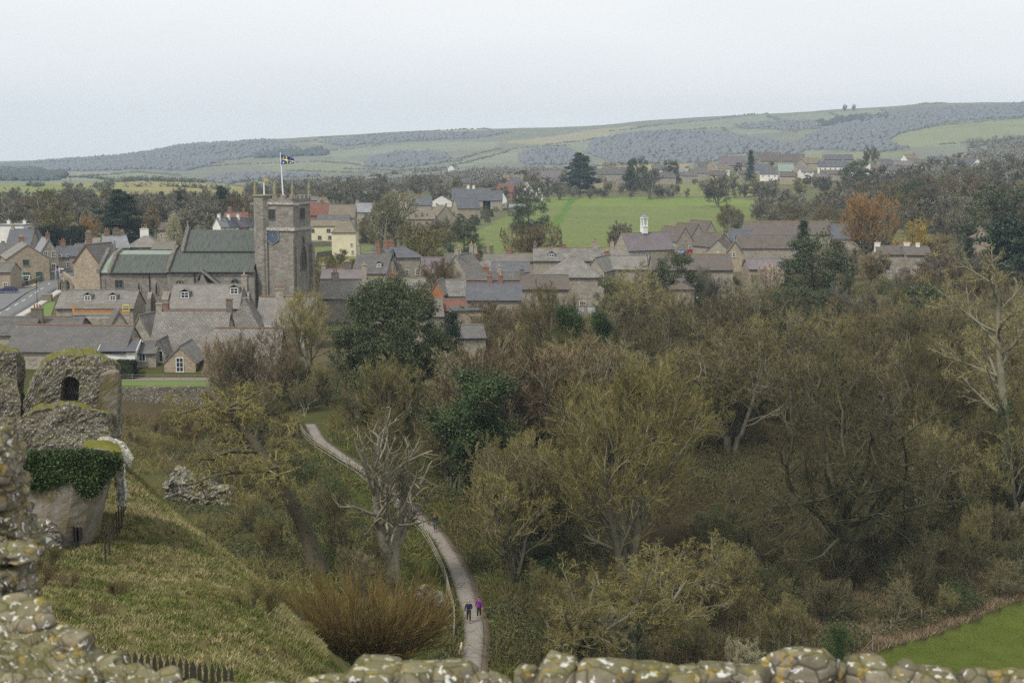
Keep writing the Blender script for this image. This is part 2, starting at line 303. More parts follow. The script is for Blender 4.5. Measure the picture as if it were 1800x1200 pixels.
# rubble masonry of the castle
def mk_ruin(name, a, b, white=0.3, mossy=0.6, sc_=3.0, yellow=0.0, bump=0.7):
    t = NT(name); w = t.pos(); m = t.n('ShaderNodeMapping', i_Vector=w, i_Scale=(1, 1, 1.9)).outputs[0]
    wob = t.n('ShaderNodeVectorMath', operation='ADD', i_0=m, i_1=t.n('ShaderNodeVectorMath', operation='SCALE', i_0=t.n('ShaderNodeTexNoise', i_Vector=w, i_Scale=sc_ * .8).outputs['Color'], i_Scale=0.5 / sc_).outputs[0]).outputs[0]
    v = t.n('ShaderNodeTexVoronoi', i_Vector=wob, i_Scale=sc_); e = t.n('ShaderNodeTexVoronoi', feature='DISTANCE_TO_EDGE', i_Vector=wob, i_Scale=sc_)
    c = t.mix(t.n('ShaderNodeSeparateColor', i_0=v.outputs['Color']).outputs[0], a, b)
    n1 = t.noise(w, sc_ * 0.6, 6, 0.75); n2 = t.noise(w, sc_ * 2.3, 6, 0.7); n3 = t.noise(w, sc_ * 0.35, 5, 0.7)
    c = t.mix(t.ramp(n2, [(0.3, 0.0), (0.8, 0.8)]), c, tuple(x * 0.35 for x in a))
    c = t.mix(t.ramp(e.outputs['Distance'], [(0.0, 0.85), (0.07, 0)]), c, tuple(x * 0.3 for x in a))
    if white: c = t.mix(t.ramp(t.noise(w, sc_ * 3.1, 3, 0.5, 0.4), [(0.64 - white * 0.1, 0), (0.66 - white * 0.1, 0.9)]), c, (0.66, 0.66, 0.62))
    if yellow: c = t.mix(t.ramp(t.noise(w, sc_ * 1.9 + 1.3, 5, 0.65), [(0.56, 0), (0.63, yellow)]), c, (0.42, 0.27, 0.03))
    if mossy:
        up = t.math('MULTIPLY', t.ramp(t.nz(), [(0.25, 0), (0.75, 1)]), t.ramp(n3, [(0.3, 0), (0.55, 1)]))
        sp = t.math('MULTIPLY', t.ramp(n3, [(0.55, 0), (0.68, 1)]), 0.5)
        c = t.mix(t.math('MULTIPLY', t.math('MAXIMUM', up, sp), mossy), c, t.mix(n2, (0.07, 0.075, 0.016), (0.18, 0.17, 0.04)))
    t.bump(t.math('ADD', t.math('MINIMUM', e.outputs['Distance'], 0.15), t.math('MULTIPLY', n2, 0.25)), bump, 0.3 / sc_)
    t.b.inputs['Specular IOR Level'].default_value = 0.04; MT[name] = t.out(c, 1.0)
def mk_smooth():
    t = NT('ruin_smooth'); w = t.pos(); m = t.n('ShaderNodeMapping', i_Vector=w, i_Scale=(2.2, 2.2, .35)).outputs[0]; n1 = t.noise(m, 1.5, 6, .7); n2 = t.noise(w, .8, 5, .7); n3 = t.noise(w, 7, 5, .7)
    c = t.mix(n1, (.12, .108, .09), (.29, .265, .23)); c = t.mix(t.ramp(n2, [(.42, 0), (.58, .85)]), c, (.13, .105, .04)); c = t.mix(t.ramp(n3, [(.5, 0), (.8, .6)]), c, (.1, .09, .075)); t.bump(t.math('ADD', n1, n3), .6, .08); MT['ruin_smooth'] = t.out(c, .97)
mk_ruin('ruin_stone', (0.10, 0.088, 0.065), (0.29, 0.265, 0.21), .1, 1.0, 4.2, bump=1.0)
mk_smooth()
mk_ruin('parapet_stone', (0.13, 0.115, 0.085), (0.32, 0.285, 0.22), 0.3, 0.45, 14.0, 0.5, bump=.9)
mk_ruin('rock_white', (0.36, 0.34, 0.29), (0.58, 0.56, 0.5), 0.5, 0.3, 2.6, 0.3)
mk_ruin('moss', (0.09, 0.09, 0.025), (0.16, 0.145, 0.045), 0, 1.0, 2.0)
mk_ruin('rubble_moss', (0.13, 0.115, 0.085), (0.27, 0.24, 0.19), 0.05, 0.8, 2.2)
mk_flat('mud', (0.10, 0.075, 0.05), (0.17, 0.13, 0.09), 1.2)
mk_ruin('rock', (0.17, 0.155, 0.12), (0.32, 0.29, 0.24), 0.2, 0.5, 1.8)
# ------------------------------------------------------------------ object helpers
def obj(name, me, mats, parent=None, loc=None, rz=0):
    if isinstance(mats, str): mats = [mats]
    if mats and not me.materials:
        for m in mats: me.materials.append(MT[m])
    o = bpy.data.objects.new(name, me); col.objects.link(o)
    if parent: o.parent = parent
    if loc is not None: o.location = loc
    if rz: o.rotation_euler.z = rz
    return o
def tag(o, label=None, cat=None, group=None, kind=None):
    if label: o['label'] = label
    if cat: o['category'] = cat
    if group: o['group'] = group
    if kind: o['kind'] = kind
    return o
def thing(name, label, cat, loc=(0, 0, 0), rz=0, group=None):
    o = bpy.data.objects.new(name, None); o.empty_display_size = 0.3; col.objects.link(o); o.location = loc; o.rotation_euler.z = rz
    return tag(o, label, cat, group)
def np_mesh(name, V, Fq, smooth=False):
    """V (n,3); Fq (m,k) equal-sized faces"""
    me = bpy.data.meshes.new(name); V = np.ascontiguousarray(V, np.float32); Fq = np.ascontiguousarray(Fq, np.int32); k = Fq.shape[1]
    me.vertices.add(len(V)); me.vertices.foreach_set('co', V.ravel())
    me.loops.add(Fq.size); me.loops.foreach_set('vertex_index', Fq.ravel())
    me.polygons.add(len(Fq)); me.polygons.foreach_set('loop_start', np.arange(0, Fq.size, k, dtype=np.int32))
    me.polygons.foreach_set('use_smooth', np.full(len(Fq), smooth, bool)); me.update(calc_edges=True); return me
def kids(o, tab):
    return tab.get(o, [])
def copy_tree(o, parent=None):
    c = o.copy(); col.objects.link(c); c.parent = parent
    for ch in CH.get(o.name, []): copy_tree(ch, c)
    return c
CH = {}
def reg(o):
    CH[o.name] = list(o.children)
    for c in CH[o.name]: reg(c)
class MB:
    """collects polygons, builds one mesh with metric UVs"""
    def __init__(s): s.v, s.f, s.m, s.sm = [], [], [], []
    def face(s, pts, mi=0):
        b = len(s.v); s.v.extend([tuple(p) for p in pts]); s.f.append(tuple(range(b, b + len(pts)))); s.m.append(mi); return s
    def quad(s, a, b, c, d, mi=0): return s.face((a, b, c, d), mi)
    def box(s, c, size, mi=0, rz=0, M=None):
        x, y, z = [q / 2 for q in size]; P8 = [Vector((i * x, j * y, k * z)) for k in (-1, 1) for j in (-1, 1) for i in (-1, 1)]
        if rz: rm = Matrix.Rotation(rz, 3, 'Z'); P8 = [rm @ p for p in P8]
        P8 = [p + Vector(c) for p in P8]
        if M: P8 = [M @ p for p in P8]
        for q in ((0, 2, 3, 1), (4, 5, 7, 6), (0, 1, 5, 4), (2, 6, 7, 3), (0, 4, 6, 2), (1, 3, 7, 5)): s.face([P8[i] for i in q], mi)
        return s
    def prism(s, poly, z0, z1, mi=0, cap=True):
        """poly CCW (x,y)"""
        n = len(poly)
        for i in range(n):
            a, b = poly[i], poly[(i + 1) % n]; s.face(((a[0], a[1], z0), (b[0], b[1], z0), (b[0], b[1], z1), (a[0], a[1], z1)), mi)
        if cap: s.face([(p[0], p[1], z1) for p in poly], mi); s.face([(p[0], p[1], z0) for p in reversed(poly)], mi)
        return s
    def slab(s, q, th, mi=0, mside=None):
        """thick quad: q = 4 corners (top face), thickness downward along the normal"""
        q = [Vector(p) for p in q]; n = (q[1] - q[0]).cross(q[2] - q[0]).normalized()
        if n.z < 0: q.reverse(); n = -n
        lo = [p - n * th for p in q]; s.face(q, mi); s.face(list(reversed(lo)), mi)
        k = len(q)
        for i in range(k): s.face((q[i], lo[i], lo[(i + 1) % k], q[(i + 1) % k]), mi if mside is None else mside)
        return s
    def tube(s, a, b, r0, r1=None, k=8, mi=0, cap=True):
        a, b = Vector(a), Vector(b); r1 = r0 if r1 is None else r1; d = (b - a).normalized(); u = d.orthogonal().normalized(); w = d.cross(u)
        A = [a + (u * math.cos(2 * PI * i / k) + w * math.sin(2 * PI * i / k)) * r0 for i in range(k)]
        B = [b + (u * math.cos(2 * PI * i / k) + w * math.sin(2 * PI * i / k)) * r1 for i in range(k)]
        for i in range(k): s.face((A[i], A[(i + 1) % k], B[(i + 1) % k], B[i]), mi)
        if cap: s.face(list(reversed(A)), mi); s.face(B, mi)
        return s
    def path(s, pts, r, k=6, mi=0):
        for i in range(len(pts) - 1): s.tube(pts[i], pts[i + 1], r, r, k, mi)
        return s
    def ball(s, c, r, k=8, mi=0, sq=(1, 1, 1)):
        c = Vector(c); n = k // 2
        def pt(i, j):
            th = PI * i / n; ph = 2 * PI * j / k
            return c + Vector((math.sin(th) * math.cos(ph) * sq[0], math.sin(th) * math.sin(ph) * sq[1], math.cos(th) * sq[2])) * r
        for i in range(n):
            for j in range(k):
                if i == 0: s.face((pt(0, 0), pt(1, j), pt(1, j + 1)), mi)
                elif i == n - 1: s.face((pt(i, j), pt(n, 0), pt(i, j + 1)), mi)
                else: s.face((pt(i, j), pt(i + 1, j), pt(i + 1, j + 1), pt(i, j + 1)), mi)
        return s
    def mesh(s, name):
        me = bpy.data.meshes.new(name); me.from_pydata(s.v, [], s.f); me.update()
        me.polygons.foreach_set('material_index', np.array(s.m, np.int32))
        uv = me.uv_layers.new(name='UVMap').data
        for p in me.polygons:
            n = p.normal
            if abs(n.z) > 0.97: t = Vector((1, 0, 0))
            else: t = Vector((-n.y, n.x, 0)).normalized()
            b = n.cross(t)
            for li in p.loop_indices:
                co = me.vertices[me.loops[li].vertex_index].co; uv[li].uv = (co.dot(t), co.dot(b))
        return me
    def build(s, name, mats, parent=None, loc=None, rz=0):
        return obj(name, s.mesh(name), mats, parent, loc, rz)
# ------------------------------------------------------------------ trees
def unit(v): return v / np.maximum(np.linalg.norm(v, axis=-1, keepdims=True), 1e-9)
def branches(rg, start, dirs, length, r0, seg, wob=0.15, up=0.0, taper=0.35, env=None, curl=0.0):
    """vectorised polylines: returns pts (N,S+1,3), rad (N,S+1)"""
    N = len(start); pts = np.empty((N, seg + 1, 3)); pts[:, 0] = start; d = unit(dirs); st = (length / seg)[:, None]
    drift = rg.normal(0, curl, (N, 3)) if curl else 0
    for s in range(seg):
        d = unit(d + rg.normal(0, wob, (N, 3)) + np.array([0, 0, up]) / seg * 1.0 + drift)
        pts[:, s + 1] = pts[:, s] + d * st
    if env is not None:
        c, Rr = env; q = (pts - c) / Rr; m = np.linalg.norm(q, axis=2, keepdims=True); f = np.where(m > 1, m ** -0.85, 1.0)
        q2 = q * f; new = c + q2 * Rr; new[:, 0] = pts[:, 0]; pts = new
    t = np.linspace(0, 1, seg + 1)[None]
    rad = r0[:, None] * (1 - (1 - taper) * t)
    return pts, rad
def spawn(rg, pts, rad, n, t0, t1, ang0, ang1, lmin, lmax, rr, basal=1.0):
    """children on polylines"""
    N, S1, _ = pts.shape; S = S1 - 1
    t = (t0 + (t1 - t0) * (np.arange(n)[None] + rg.rand(N, n)) / n).ravel(); pi = np.repeat(np.arange(N), n)
    f = t * S; i = np.minimum(f.astype(int), S - 1); a = (f - i)[:, None]
    p = pts[pi, i] * (1 - a) + pts[pi, i + 1] * a; d = unit(pts[pi, i + 1] - pts[pi, i]); r = rad[pi, i] * (1 - a[:, 0]) + rad[pi, i + 1] * a[:, 0]
    rv = rg.normal(size=d.shape); perp = unit(rv - (rv * d).sum(1, keepdims=True) * d); an = np.radians(rg.uniform(ang0, ang1, len(t)))[:, None]
    nd = d * np.cos(an) + perp * np.sin(an)
    plen = np.linalg.norm(pts[pi, 1:] - pts[pi, :-1], axis=2).sum(1) if S > 0 else 1
    L = plen * rg.uniform(lmin, lmax, len(t)) * (1 - 0.45 * t * basal)
    return p, nd, L, np.minimum(r * rr, r * 0.95)
def tubes(pts, rad, k, rg):
    N, S1, _ = pts.shape; d = unit(pts[:, -1] - pts[:, 0]); rv = rg.normal(size=(N, 3)); a = unit(np.cross(d, rv)); b = np.cross(d, a)
    an = np.arange(k) * 2 * PI / k
    ring = a[:, None, None] * np.cos(an)[None, None, :, None] + b[:, None, None] * np.sin(an)[None, None, :, None]
    V = pts[:, :, None] + ring * rad[:, :, None, None]; V = V.reshape(-1, 3)
    base = (np.arange(N) * S1 * k)[:, None, None]; s = (np.arange(S1 - 1) * k)[None, :, None]; j = np.arange(k)[None, None]; j2 = (j + 1) % k
    Q = np.stack([base + s + j, base + s + j2, base + s + k + j2, base + s + k + j], -1).reshape(-1, 4)
    return V, Q
def join_vq(lst):
    off = 0; Vs, Qs = [], []
    for V, Q in lst: Vs.append(V); Qs.append(Q + off); off += len(V)
    return np.concatenate(Vs), np.concatenate(Qs)
def leaves(rg, c, n_per, spread, size, squash=(1, 1, 1), flat=0.0):
    """small leaf quads scattered around centres c (N,3)"""
    N = len(c) * n_per; p = np.repeat(c, n_per, 0) + rg.normal(size=(N, 3)) * spread * np.array(squash)
    a = unit(rg.normal(size=(N, 3)) * np.array([1, 1, 1 - flat])); rv = rg.normal(size=(N, 3)); b = unit(np.cross(a, rv)); sz = size * rg.uniform(.6, 1.4, (N, 1))
    V = np.stack([p - a * sz, p + b * sz * .55, p + a * sz, p - b * sz * .55], 1).reshape(-1, 3); Q = np.arange(N * 4).reshape(-1, 4)
    return V, Q
TREEMESH = {}
def build_tree(key, seed, H, trunk, levels, env, tmat, cmat, woody=2, tdir=(0, 0, 1), tseg=9, twob=0.06, sides=(8, 6, 5, 3, 3, 3), stems=1, stemspread=0.3, ivy=None, leafs=None, tup=0.3, rmin=0.008):
    """trunk=(radius,length); levels = list of dict(n,t,ang,len,r,seg,wob,up). woody = levels that belong to the trunk part"""
    rg = np.random.RandomState(seed); E = None if env is None else (np.array(env[0], float), np.array(env[1], float))
    st = np.zeros((stems, 3)); dr = np.tile(np.array(tdir, float), (stems, 1))
    if stems > 1:
        an = rg.rand(stems) * 2 * PI; dr = dr + np.stack([np.cos(an), np.sin(an), np.zeros(stems)], 1) * stemspread * rg.uniform(.5, 1.2, (stems, 1)); st[:, 0] = np.cos(an) * .3 * rg.rand(stems); st[:, 1] = np.sin(an) * .3
    pts, rad = branches(rg, st, dr, np.full(stems, trunk[1]) * rg.uniform(.85, 1.1, stems), np.full(stems, trunk[0]), tseg, twob, tup, 0.3, E)
    rad[:, 0] *= 1.5; pts[:, 0, 2] -= 0.4
    wood, crown = [tubes(pts, rad, sides[0], rg)], []; cur = (pts, rad); allp = [(pts, rad)]
    for li, lv in enumerate(levels):
        p, d, L, r = spawn(rg, cur[0], cur[1], lv['n'], lv.get('t0', .25), lv.get('t1', 1.0), lv['ang'][0], lv['ang'][1], lv['len'][0], lv['len'][1], lv['r'], lv.get('basal', 1.0))
        r = np.maximum(r, rmin * (3.0, 1.9, 1.15, .8, .7, .7)[li])
        cur = branches(rg, p, d, L, r, lv['seg'], lv.get('wob', .15), lv.get('up', 0), lv.get('taper', .35), E, lv.get('curl', 0)); allp.append(cur)
        (wood if li < woody else crown).append(tubes(cur[0], cur[1], sides[min(li + 1, 5)], rg))
    V, Q = join_vq(wood); parts = [('trunk', np_mesh(key + '_trunk', V, Q, True), tmat)]
    if crown:
        V, Q = join_vq(crown); parts.append(('crown', np_mesh(key + '_crown', V, Q), cmat))
    if ivy:
        ups = ivy.get('lv', (0,)); cs = []
        for u in ups:
            pp, rr = allp[u]; n = ivy['n']; N, S1, _ = pp.shape
            t = rg.rand(N * n) * (ivy.get('top', 1.0) - .02); k = np.repeat(np.arange(N), n); f = t * (S1 - 1); i = f.astype(int); a = (f - i)[:, None]
            c = pp[k, i] * (1 - a) + pp[k, i + 1] * a; o = unit(rg.normal(size=c.shape) * [1, 1, .3]); cs.append(c + o * (rr[k, i][:, None] + ivy.get('off', .12) * rg.rand(len(k), 1)))
        V, Q = leaves(rg, np.concatenate(cs), ivy.get('per', 6), ivy.get('spread', .12), ivy.get('size', .06)); parts.append(('ivy', np_mesh(key + '_ivy', V, Q), 'leaf_ivy'))
    if leafs:
        tips = cur[0][:, leafs.get('from', -1):].reshape(-1, 3)
        V, Q = leaves(rg, tips, leafs['per'], leafs['spread'], leafs['size'], leafs.get('sq', (1, 1, 1)), leafs.get('flat', 0)); parts.append((leafs.get('name', 'foliage'), np_mesh(key + '_leaf', V, Q), leafs['mat']))
    H = max(float(a[0][:, :, 2].max()) for a in allp); TREEMESH[key] = (parts, H); return key
def L_(n, ang, ln, r, seg, **k): return dict(n=n, ang=ang, len=ln, r=r, seg=seg, **k)
def crownblob(key, seed, H, prof, nclump, per, spread, size, lmat, tmat='bark_dark', trunk=0.3, sq=(1, 1, .8), limbs=16, inner=0.45, flat=0.0):
    """evergreen: leaf clumps through a crown volume; prof(t)-> radius at height fraction t"""
    rg = np.random.RandomState(seed)
    t = rg.uniform(prof['t0'], 1, nclump); rad = np.array([prof['f'](x) for x in t]); an = rg.rand(nclump) * 2 * PI; rr = rad * np.sqrt(rg.uniform(inner, 1, nclump))
    lob = 1 + prof.get('lob', .18) * np.sin(an * 3 + t * 9 + seed) + prof.get('lob', .18) * .7 * np.sin(an * 7 - t * 17)
    c = np.stack([np.cos(an) * rr * lob, np.sin(an) * rr * lob, t * H], 1)
    if prof.get('sub'):
        K = prof['sub']; k = rg.choice(len(c), K, False); cc = c[k]; rb = np.array([max(prof['f'](x), .6) for x in t[k]]).mean() * prof.get('sr', .2); pk = rg.randint(0, K, nclump); v = rg.normal(size=(nclump, 3)); v /= np.linalg.norm(v, axis=1, keepdims=True); v[:, 2] = v[:, 2] * .75; c = cc[pk] + v * rb * rg.uniform(.75, 1.1, (nclump, 1)) * rg.uniform(.7, 1.25, K)[pk][:, None]; c[:, 2] = np.clip(c[:, 2], .3, None)
    V, Q = leaves(rg, c, per, spread, size, sq, flat)
    pts, rd = branches(rg, np.array([[0, 0, -.4]]), np.array([[0, 0, 1.]]), np.array([H * .93]), np.array([trunk]), 8, .03, 0, .15); wood = [tubes(pts, rd, 8, rg)]
    sel = c[rg.choice(len(c), min(limbs, len(c)), False)]; zz = np.clip(sel[:, 2] * rg.uniform(.5, .85, len(sel)), .3, None); s0 = np.stack([0 * zz, 0 * zz, zz], 1)
    pts, rd = branches(rg, s0, sel - s0, np.linalg.norm(sel - s0, axis=1), np.full(len(sel), trunk * .3), 4, .04); wood.append(tubes(pts, rd, 5, rg))
    Vw, Qw = join_vq(wood)
    TREEMESH[key] = ([('trunk', np_mesh(key + '_trunk', Vw, Qw, True), tmat), ('crown', np_mesh(key + '_crown', V, Q), lmat)], H); return key
_tc = {}
def tree(key, name, label, loc, H=None, rz=None, sx=1.0, group=None, cat='tree', cmat=None, tmat=None):
    parts, H0 = TREEMESH[key]; s = (H or H0) / H0
    rz = rnd.random() * 6.28 if rz is None else rz
    o = thing(name, label, cat, loc, rz, group); o.scale = (s * sx, s * sx, s)
    for pn, me, m in parts:
        if cmat and pn == 'crown': m = cmat
        if tmat and pn == 'trunk': m = tmat
        c = obj(pn, me, [m] if not me.materials else [], o)
        if me.materials and me.materials[0] != MT[m]:
            c.material_slots[0].link = 'OBJECT'; c.material_slots[0].material = MT[m]
    return o
def tree_px(key, name, label, px, d, ytop, **k):
    b = ground_at(px, d); H = P(px, ytop, d).z - b.z
    return tree(key, name, label, b, H, **k)

# prototypes -------------------------------------------------------
# big olive dome (fine ascending twigs)
build_tree('dome', 11, 20, (0.42, 11), [
    L_(11, (20, 62), (.62, .95), .5, 7, t0=.12, up=.5, wob=.12), L_(9, (18, 50), (.42, .75), .5, 5, t0=.15, up=.45, wob=.13),
    L_(7, (18, 50), (.45, .8), .5, 4, up=.4, wob=.14), L_(7, (18, 48), (.5, .9), .55, 3, up=.35, wob=.15)],
    ((0, 0, 9.5), (7.2, 7.2, 10.8)), 'bark_grey', 'twig_olive', woody=2, stems=3, stemspread=.45, sides=(7, 5, 4, 3, 3, 3), rmin=.021)
# wide crooked oak
build_tree('oak', 23, 18, (0.7, 7.0), [
    L_(13, (18, 82), (1.25, 1.9), .62, 10, t0=.25, up=.35, wob=.2, taper=.22, basal=.5), L_(9, (28, 70), (.4, .65), .5, 7, t0=.15, up=.25, wob=.25),
    L_(7, (30, 75), (.35, .6), .5, 5, up=.15, wob=.28), L_(6, (28, 70), (.4, .7), .55, 4, up=.2, wob=.28), L_(5, (25, 65), (.4, .75), .6, 2, up=.2, wob=.25)],
    ((0, 0, 8.8), (11.2, 11.2, 9.4)), 'bark_dark', 'twig_dark', woody=3, tseg=6, twob=.1, sides=(9, 7, 5, 3, 3, 3), rmin=.017)
# pale half-dead tree in the middle
build_tree('pale', 31, 16, (0.6, 10.5), [
    L_(16, (15, 62), (.45, .85), .5, 8, t0=.25, up=.5, wob=.17, basal=.8), L_(7, (25, 70), (.35, .6), .5, 6, t0=.2, up=.25, wob=.26),
    L_(5, (25, 70), (.35, .7), .55, 4, up=.2, wob=.28), L_(4, (20, 65), (.4, .8), .6, 3, up=.1, wob=.25)],
    ((0, 0, 9.2), (5.6, 5.6, 6.8)), 'bark_pale', 'twig_brown', woody=2, twob=.09, sides=(9, 7, 5, 3, 3, 3), rmin=.019, stems=2, stemspread=.22)
# leaning tree with drooping curly twigs
build_tree('droop', 41, 17, (0.5, 13.0), [
    L_(14, (40, 100), (.3, .55), .5, 8, t0=.45, up=-.15, wob=.2), L_(8, (30, 85), (.3, .6), .5, 6, t0=.1, up=-.1, wob=.26),
    L_(6, (30, 85), (.4, .7), .5, 5, up=-.35, wob=.26, curl=.1), L_(5, (25, 80), (.5, .9), .6, 4, up=-.5, wob=.24, curl=.12), L_(3, (25, 70), (.5, .9), .6, 2, up=-.2, wob=.2)],
    None, 'bark_brown', 'twig_olive', woody=1, tdir=(-.32, 0, 1), tup=.25, twob=.08, sides=(8, 6, 4, 3, 3, 3), rmin=.019, ivy=dict(n=260, per=4, spread=.1, size=.06, top=.75))
# ash on the right, ivy on the trunk
build_tree('ash', 55, 20, (0.36, 16.0), [
    L_(17, (38, 72), (.32, .55), .5, 9, t0=.4, up=.35, wob=.09), L_(9, (28, 55), (.3, .5), .45, 6, t0=.2, up=.25, wob=.12),
    L_(7, (28, 55), (.35, .6), .5, 4, up=.2, wob=.14), L_(5, (25, 50), (.4, .7), .55, 3, up=.1, wob=.16)],
    None, 'bark_grey', 'twig_brown', woody=2, tdir=(-.05, 0, 1), twob=.04, sides=(8, 6, 4, 3, 3, 3), rmin=.020, ivy=dict(n=500, per=7, spread=.09, size=.06, top=.52))
# twisted spreading tree with ivy trunk (bottom centre)
build_tree('spread', 67, 11, (0.42, 5.5), [
    L_(11, (30, 85), (.75, 1.15), .55, 8, t0=.35, up=.15, wob=.2), L_(9, (30, 80), (.35, .6), .5, 6, t0=.15, up=.1, wob=.24),
    L_(7, (30, 80), (.4, .65), .5, 4, up=.1, wob=.26), L_(6, (25, 75), (.45, .8), .55, 3, up=.05, wob=.26, curl=.06), L_(2, (25, 70), (.4, .8), .6, 2, up=0, wob=.25)],
    ((0, 0, 6), (7.2, 7.2, 5.2)), 'bark_grey', 'twig_olive', woody=2, sides=(8, 6, 4, 3, 3, 3), rmin=.015, ivy=dict(n=420, per=7, spread=.14, size=.06, off=.2, lv=(0,)))
# generic wood trees
build_tree('wood_a', 71, 14, (0.26, 8), [
    L_(11, (20, 60), (.5, .8), .5, 6, t0=.2, up=.35, wob=.16), L_(7, (25, 60), (.4, .65), .5, 5, up=.25, wob=.18), L_(6, (25, 60), (.4, .75), .5, 4, up=.2, wob=.2), L_(5, (20, 60), (.4, .8), .6, 2, up=.1, wob=.2)],
    ((0, 0, 8), (5.2, 5.2, 6.6)), 'bark_grey', 'twig_brown', woody=2, stems=3, stemspread=.35, sides=(6, 5, 3, 3, 3, 3), rmin=.023)
build_tree('wood_b', 72, 12, (0.2, 7), [
    L_(10, (18, 45), (.5, .85), .5, 6, t0=.1, up=.4, wob=.12), L_(7, (18, 45), (.4, .7), .5, 5, up=.35, wob=.14), L_(6, (18, 45), (.4, .75), .5, 3, up=.3, wob=.16), L_(4, (18, 45), (.4, .8), .6, 2, up=.2, wob=.16)],
    ((0, 0, 6.5), (4.2, 4.2, 6)), 'bark_grey', 'twig_olive', woody=2, stems=5, stemspread=.5, sides=(6, 4, 3, 3, 3, 3), rmin=.021)
build_tree('wood_c', 73, 10, (0.2, 6), [
    L_(10, (30, 80), (.5, .9), .5, 6, t0=.15, up=.1, wob=.24), L_(7, (30, 80), (.4, .7), .5, 5, up=.1, wob=.26), L_(6, (30, 75), (.4, .75), .55, 3, up=.05, wob=.26), L_(5, (30, 75), (.4, .8), .6, 2, up=0, wob=.26)],
    ((0, 0, 5), (4.4, 4.4, 4.8)), 'bark_grey', 'twig_brown', woody=2, stems=3, stemspread=.5, sides=(6, 4, 3, 3, 3, 3), rmin=.020)
# ivy-smothered tree
build_tree('ivied', 81, 13, (0.35, 10.5), [
    L_(11, (25, 80), (.25, .5), .5, 6, t0=.3, up=.15, wob=.2), L_(7, (25, 70), (.35, .7), .5, 5, up=.1, wob=.22), L_(6, (25, 70), (.4, .8), .55, 3, wob=.22), L_(4, (25, 60), (.4, .8), .6, 2, wob=.22)],
    None, 'bark_dark', 'twig_brown', woody=1, sides=(7, 5, 3, 3, 3, 3), rmin=.02, ivy=dict(n=220, per=16, spread=.38, size=.08, off=.5, lv=(0, 1)))
# willow shrub: thousands of thin stems fanning from the ground
build_tree('willow', 91, 7, (0.09, 4.2), [
    L_(9, (6, 26), (.6, 1.0), .55, 6, t0=.05, up=.25, wob=.06), L_(7, (6, 24), (.5, .9), .6, 4, t0=.1, up=.2, wob=.07), L_(4, (8, 25), (.4, .8), .7, 3, up=.15, wob=.08)],
    None, 'bark_brown', 'twig_willow', woody=1, stems=42, stemspread=1.5, sides=(4, 3, 3, 3, 3, 3), rmin=.011, twob=.05, tup=.1)
build_tree('shrub', 92, 3, (0.04, 1.8), [
    L_(8, (15, 55), (.5, .9), .6, 5, t0=.05, up=.1, wob=.15), L_(7, (15, 60), (.4, .8), .65, 3, up=.1, wob=.2), L_(5, (15, 60), (.4, .8), .7, 2, wob=.2)],
    None, 'bark_brown', 'twig_brown', woody=1, stems=9, stemspread=.7, sides=(4, 3, 3, 3, 3, 3), rmin=.006)
build_tree('sapling', 93, 2.6, (0.045, 2.1), [
    L_(12, (25, 60), (.3, .5), .5, 4, t0=.3, up=.2, wob=.15), L_(6, (20, 60), (.4, .7), .6, 3, wob=.2), L_(3, (20, 60), (.4, .7), .6, 2, wob=.2)], None, 'bark_dark', 'twig_brown', woody=1, sides=(5, 3, 3, 3, 3, 3), rmin=.005)
# distant bare trees: fewer, thicker twigs
for i_, (sp, rr_, sd) in enumerate(((.3, (5.0, 5.0, 6), 5), (.5, (6.2, 6.2, 5.5), 6), (.25, (4.2, 4.2, 6.5), 7), (.4, (5.6, 5.6, 6.2), 8))):
    build_tree('far%d' % i_, 100 + sd, 12, (0.3, 7.5), [
        L_(11, (20, 70), (.45, .8), .5, 5, t0=.12, up=.3, wob=.16), L_(7, (25, 65), (.4, .7), .5, 4, up=.2, wob=.18), L_(7, (25, 65), (.4, .75), .6, 3, up=.15, wob=.2), L_(3, (25, 60), (.5, .9), .7, 1, wob=.2)],
        ((0, 0, 6.3), rr_), 'bark_grey', 'twig_purple', woody=1, stems=2 + i_ % 2, stemspread=sp, sides=(5, 4, 3, 3, 3, 3), rmin=.045)
build_tree('tiny', 140, 12, (0.3, 7.5), [L_(10, (20, 70), (.45, .85), .5, 3, t0=.12, up=.3, wob=.16), L_(6, (25, 65), (.4, .8), .5, 2, up=.2, wob=.18), L_(4, (25, 65), (.4, .9), .6, 1, wob=.2)], ((0, 0, 6.3), (5.4, 5.4, 6)), 'bark_grey', 'twig_purple', woody=1, stems=2, stemspread=.4, tseg=4, sides=(4, 3, 3, 3, 3, 3), rmin=.12)
# evergreens
crownblob('holm', 121, 14, dict(t0=.06, f=lambda t: 7.0 * math.sqrt(max(0, 1 - ((t - .42) / .6) ** 2)), lob=.08, sub=150, sr=.22), 1500, 56, .30, .12, 'leaf_holm', trunk=.5, inner=.35, limbs=30)
crownblob('pine', 122, 15, dict(t0=.12, f=lambda t: 8.5 * (1 - t) ** .55 * (0.72 + .28 * math.sin(t * 42)) + .5, lob=.12, sub=110, sr=.22), 850, 50, .42, .19, 'leaf_pine', sq=(1.3, 1.3, .35), trunk=.55, inner=.25, limbs=40)
crownblob('yew', 123, 7, dict(t0=.0, f=lambda t: 2.6 * math.sqrt(max(0, 1 - ((t - .4) / .62) ** 2)), lob=.08), 240, 40, .34, .12, 'leaf_yew', trunk=.25)
crownblob('fir', 124, 12, dict(t0=.05, f=lambda t: 3.2 * (1 - t) * (0.75 + .25 * math.sin(t * 60)) + .15, lob=.1), 320, 34, .28, .12, 'leaf_pine', sq=(1.3, 1.3, .5), trunk=.22, inner=.2)
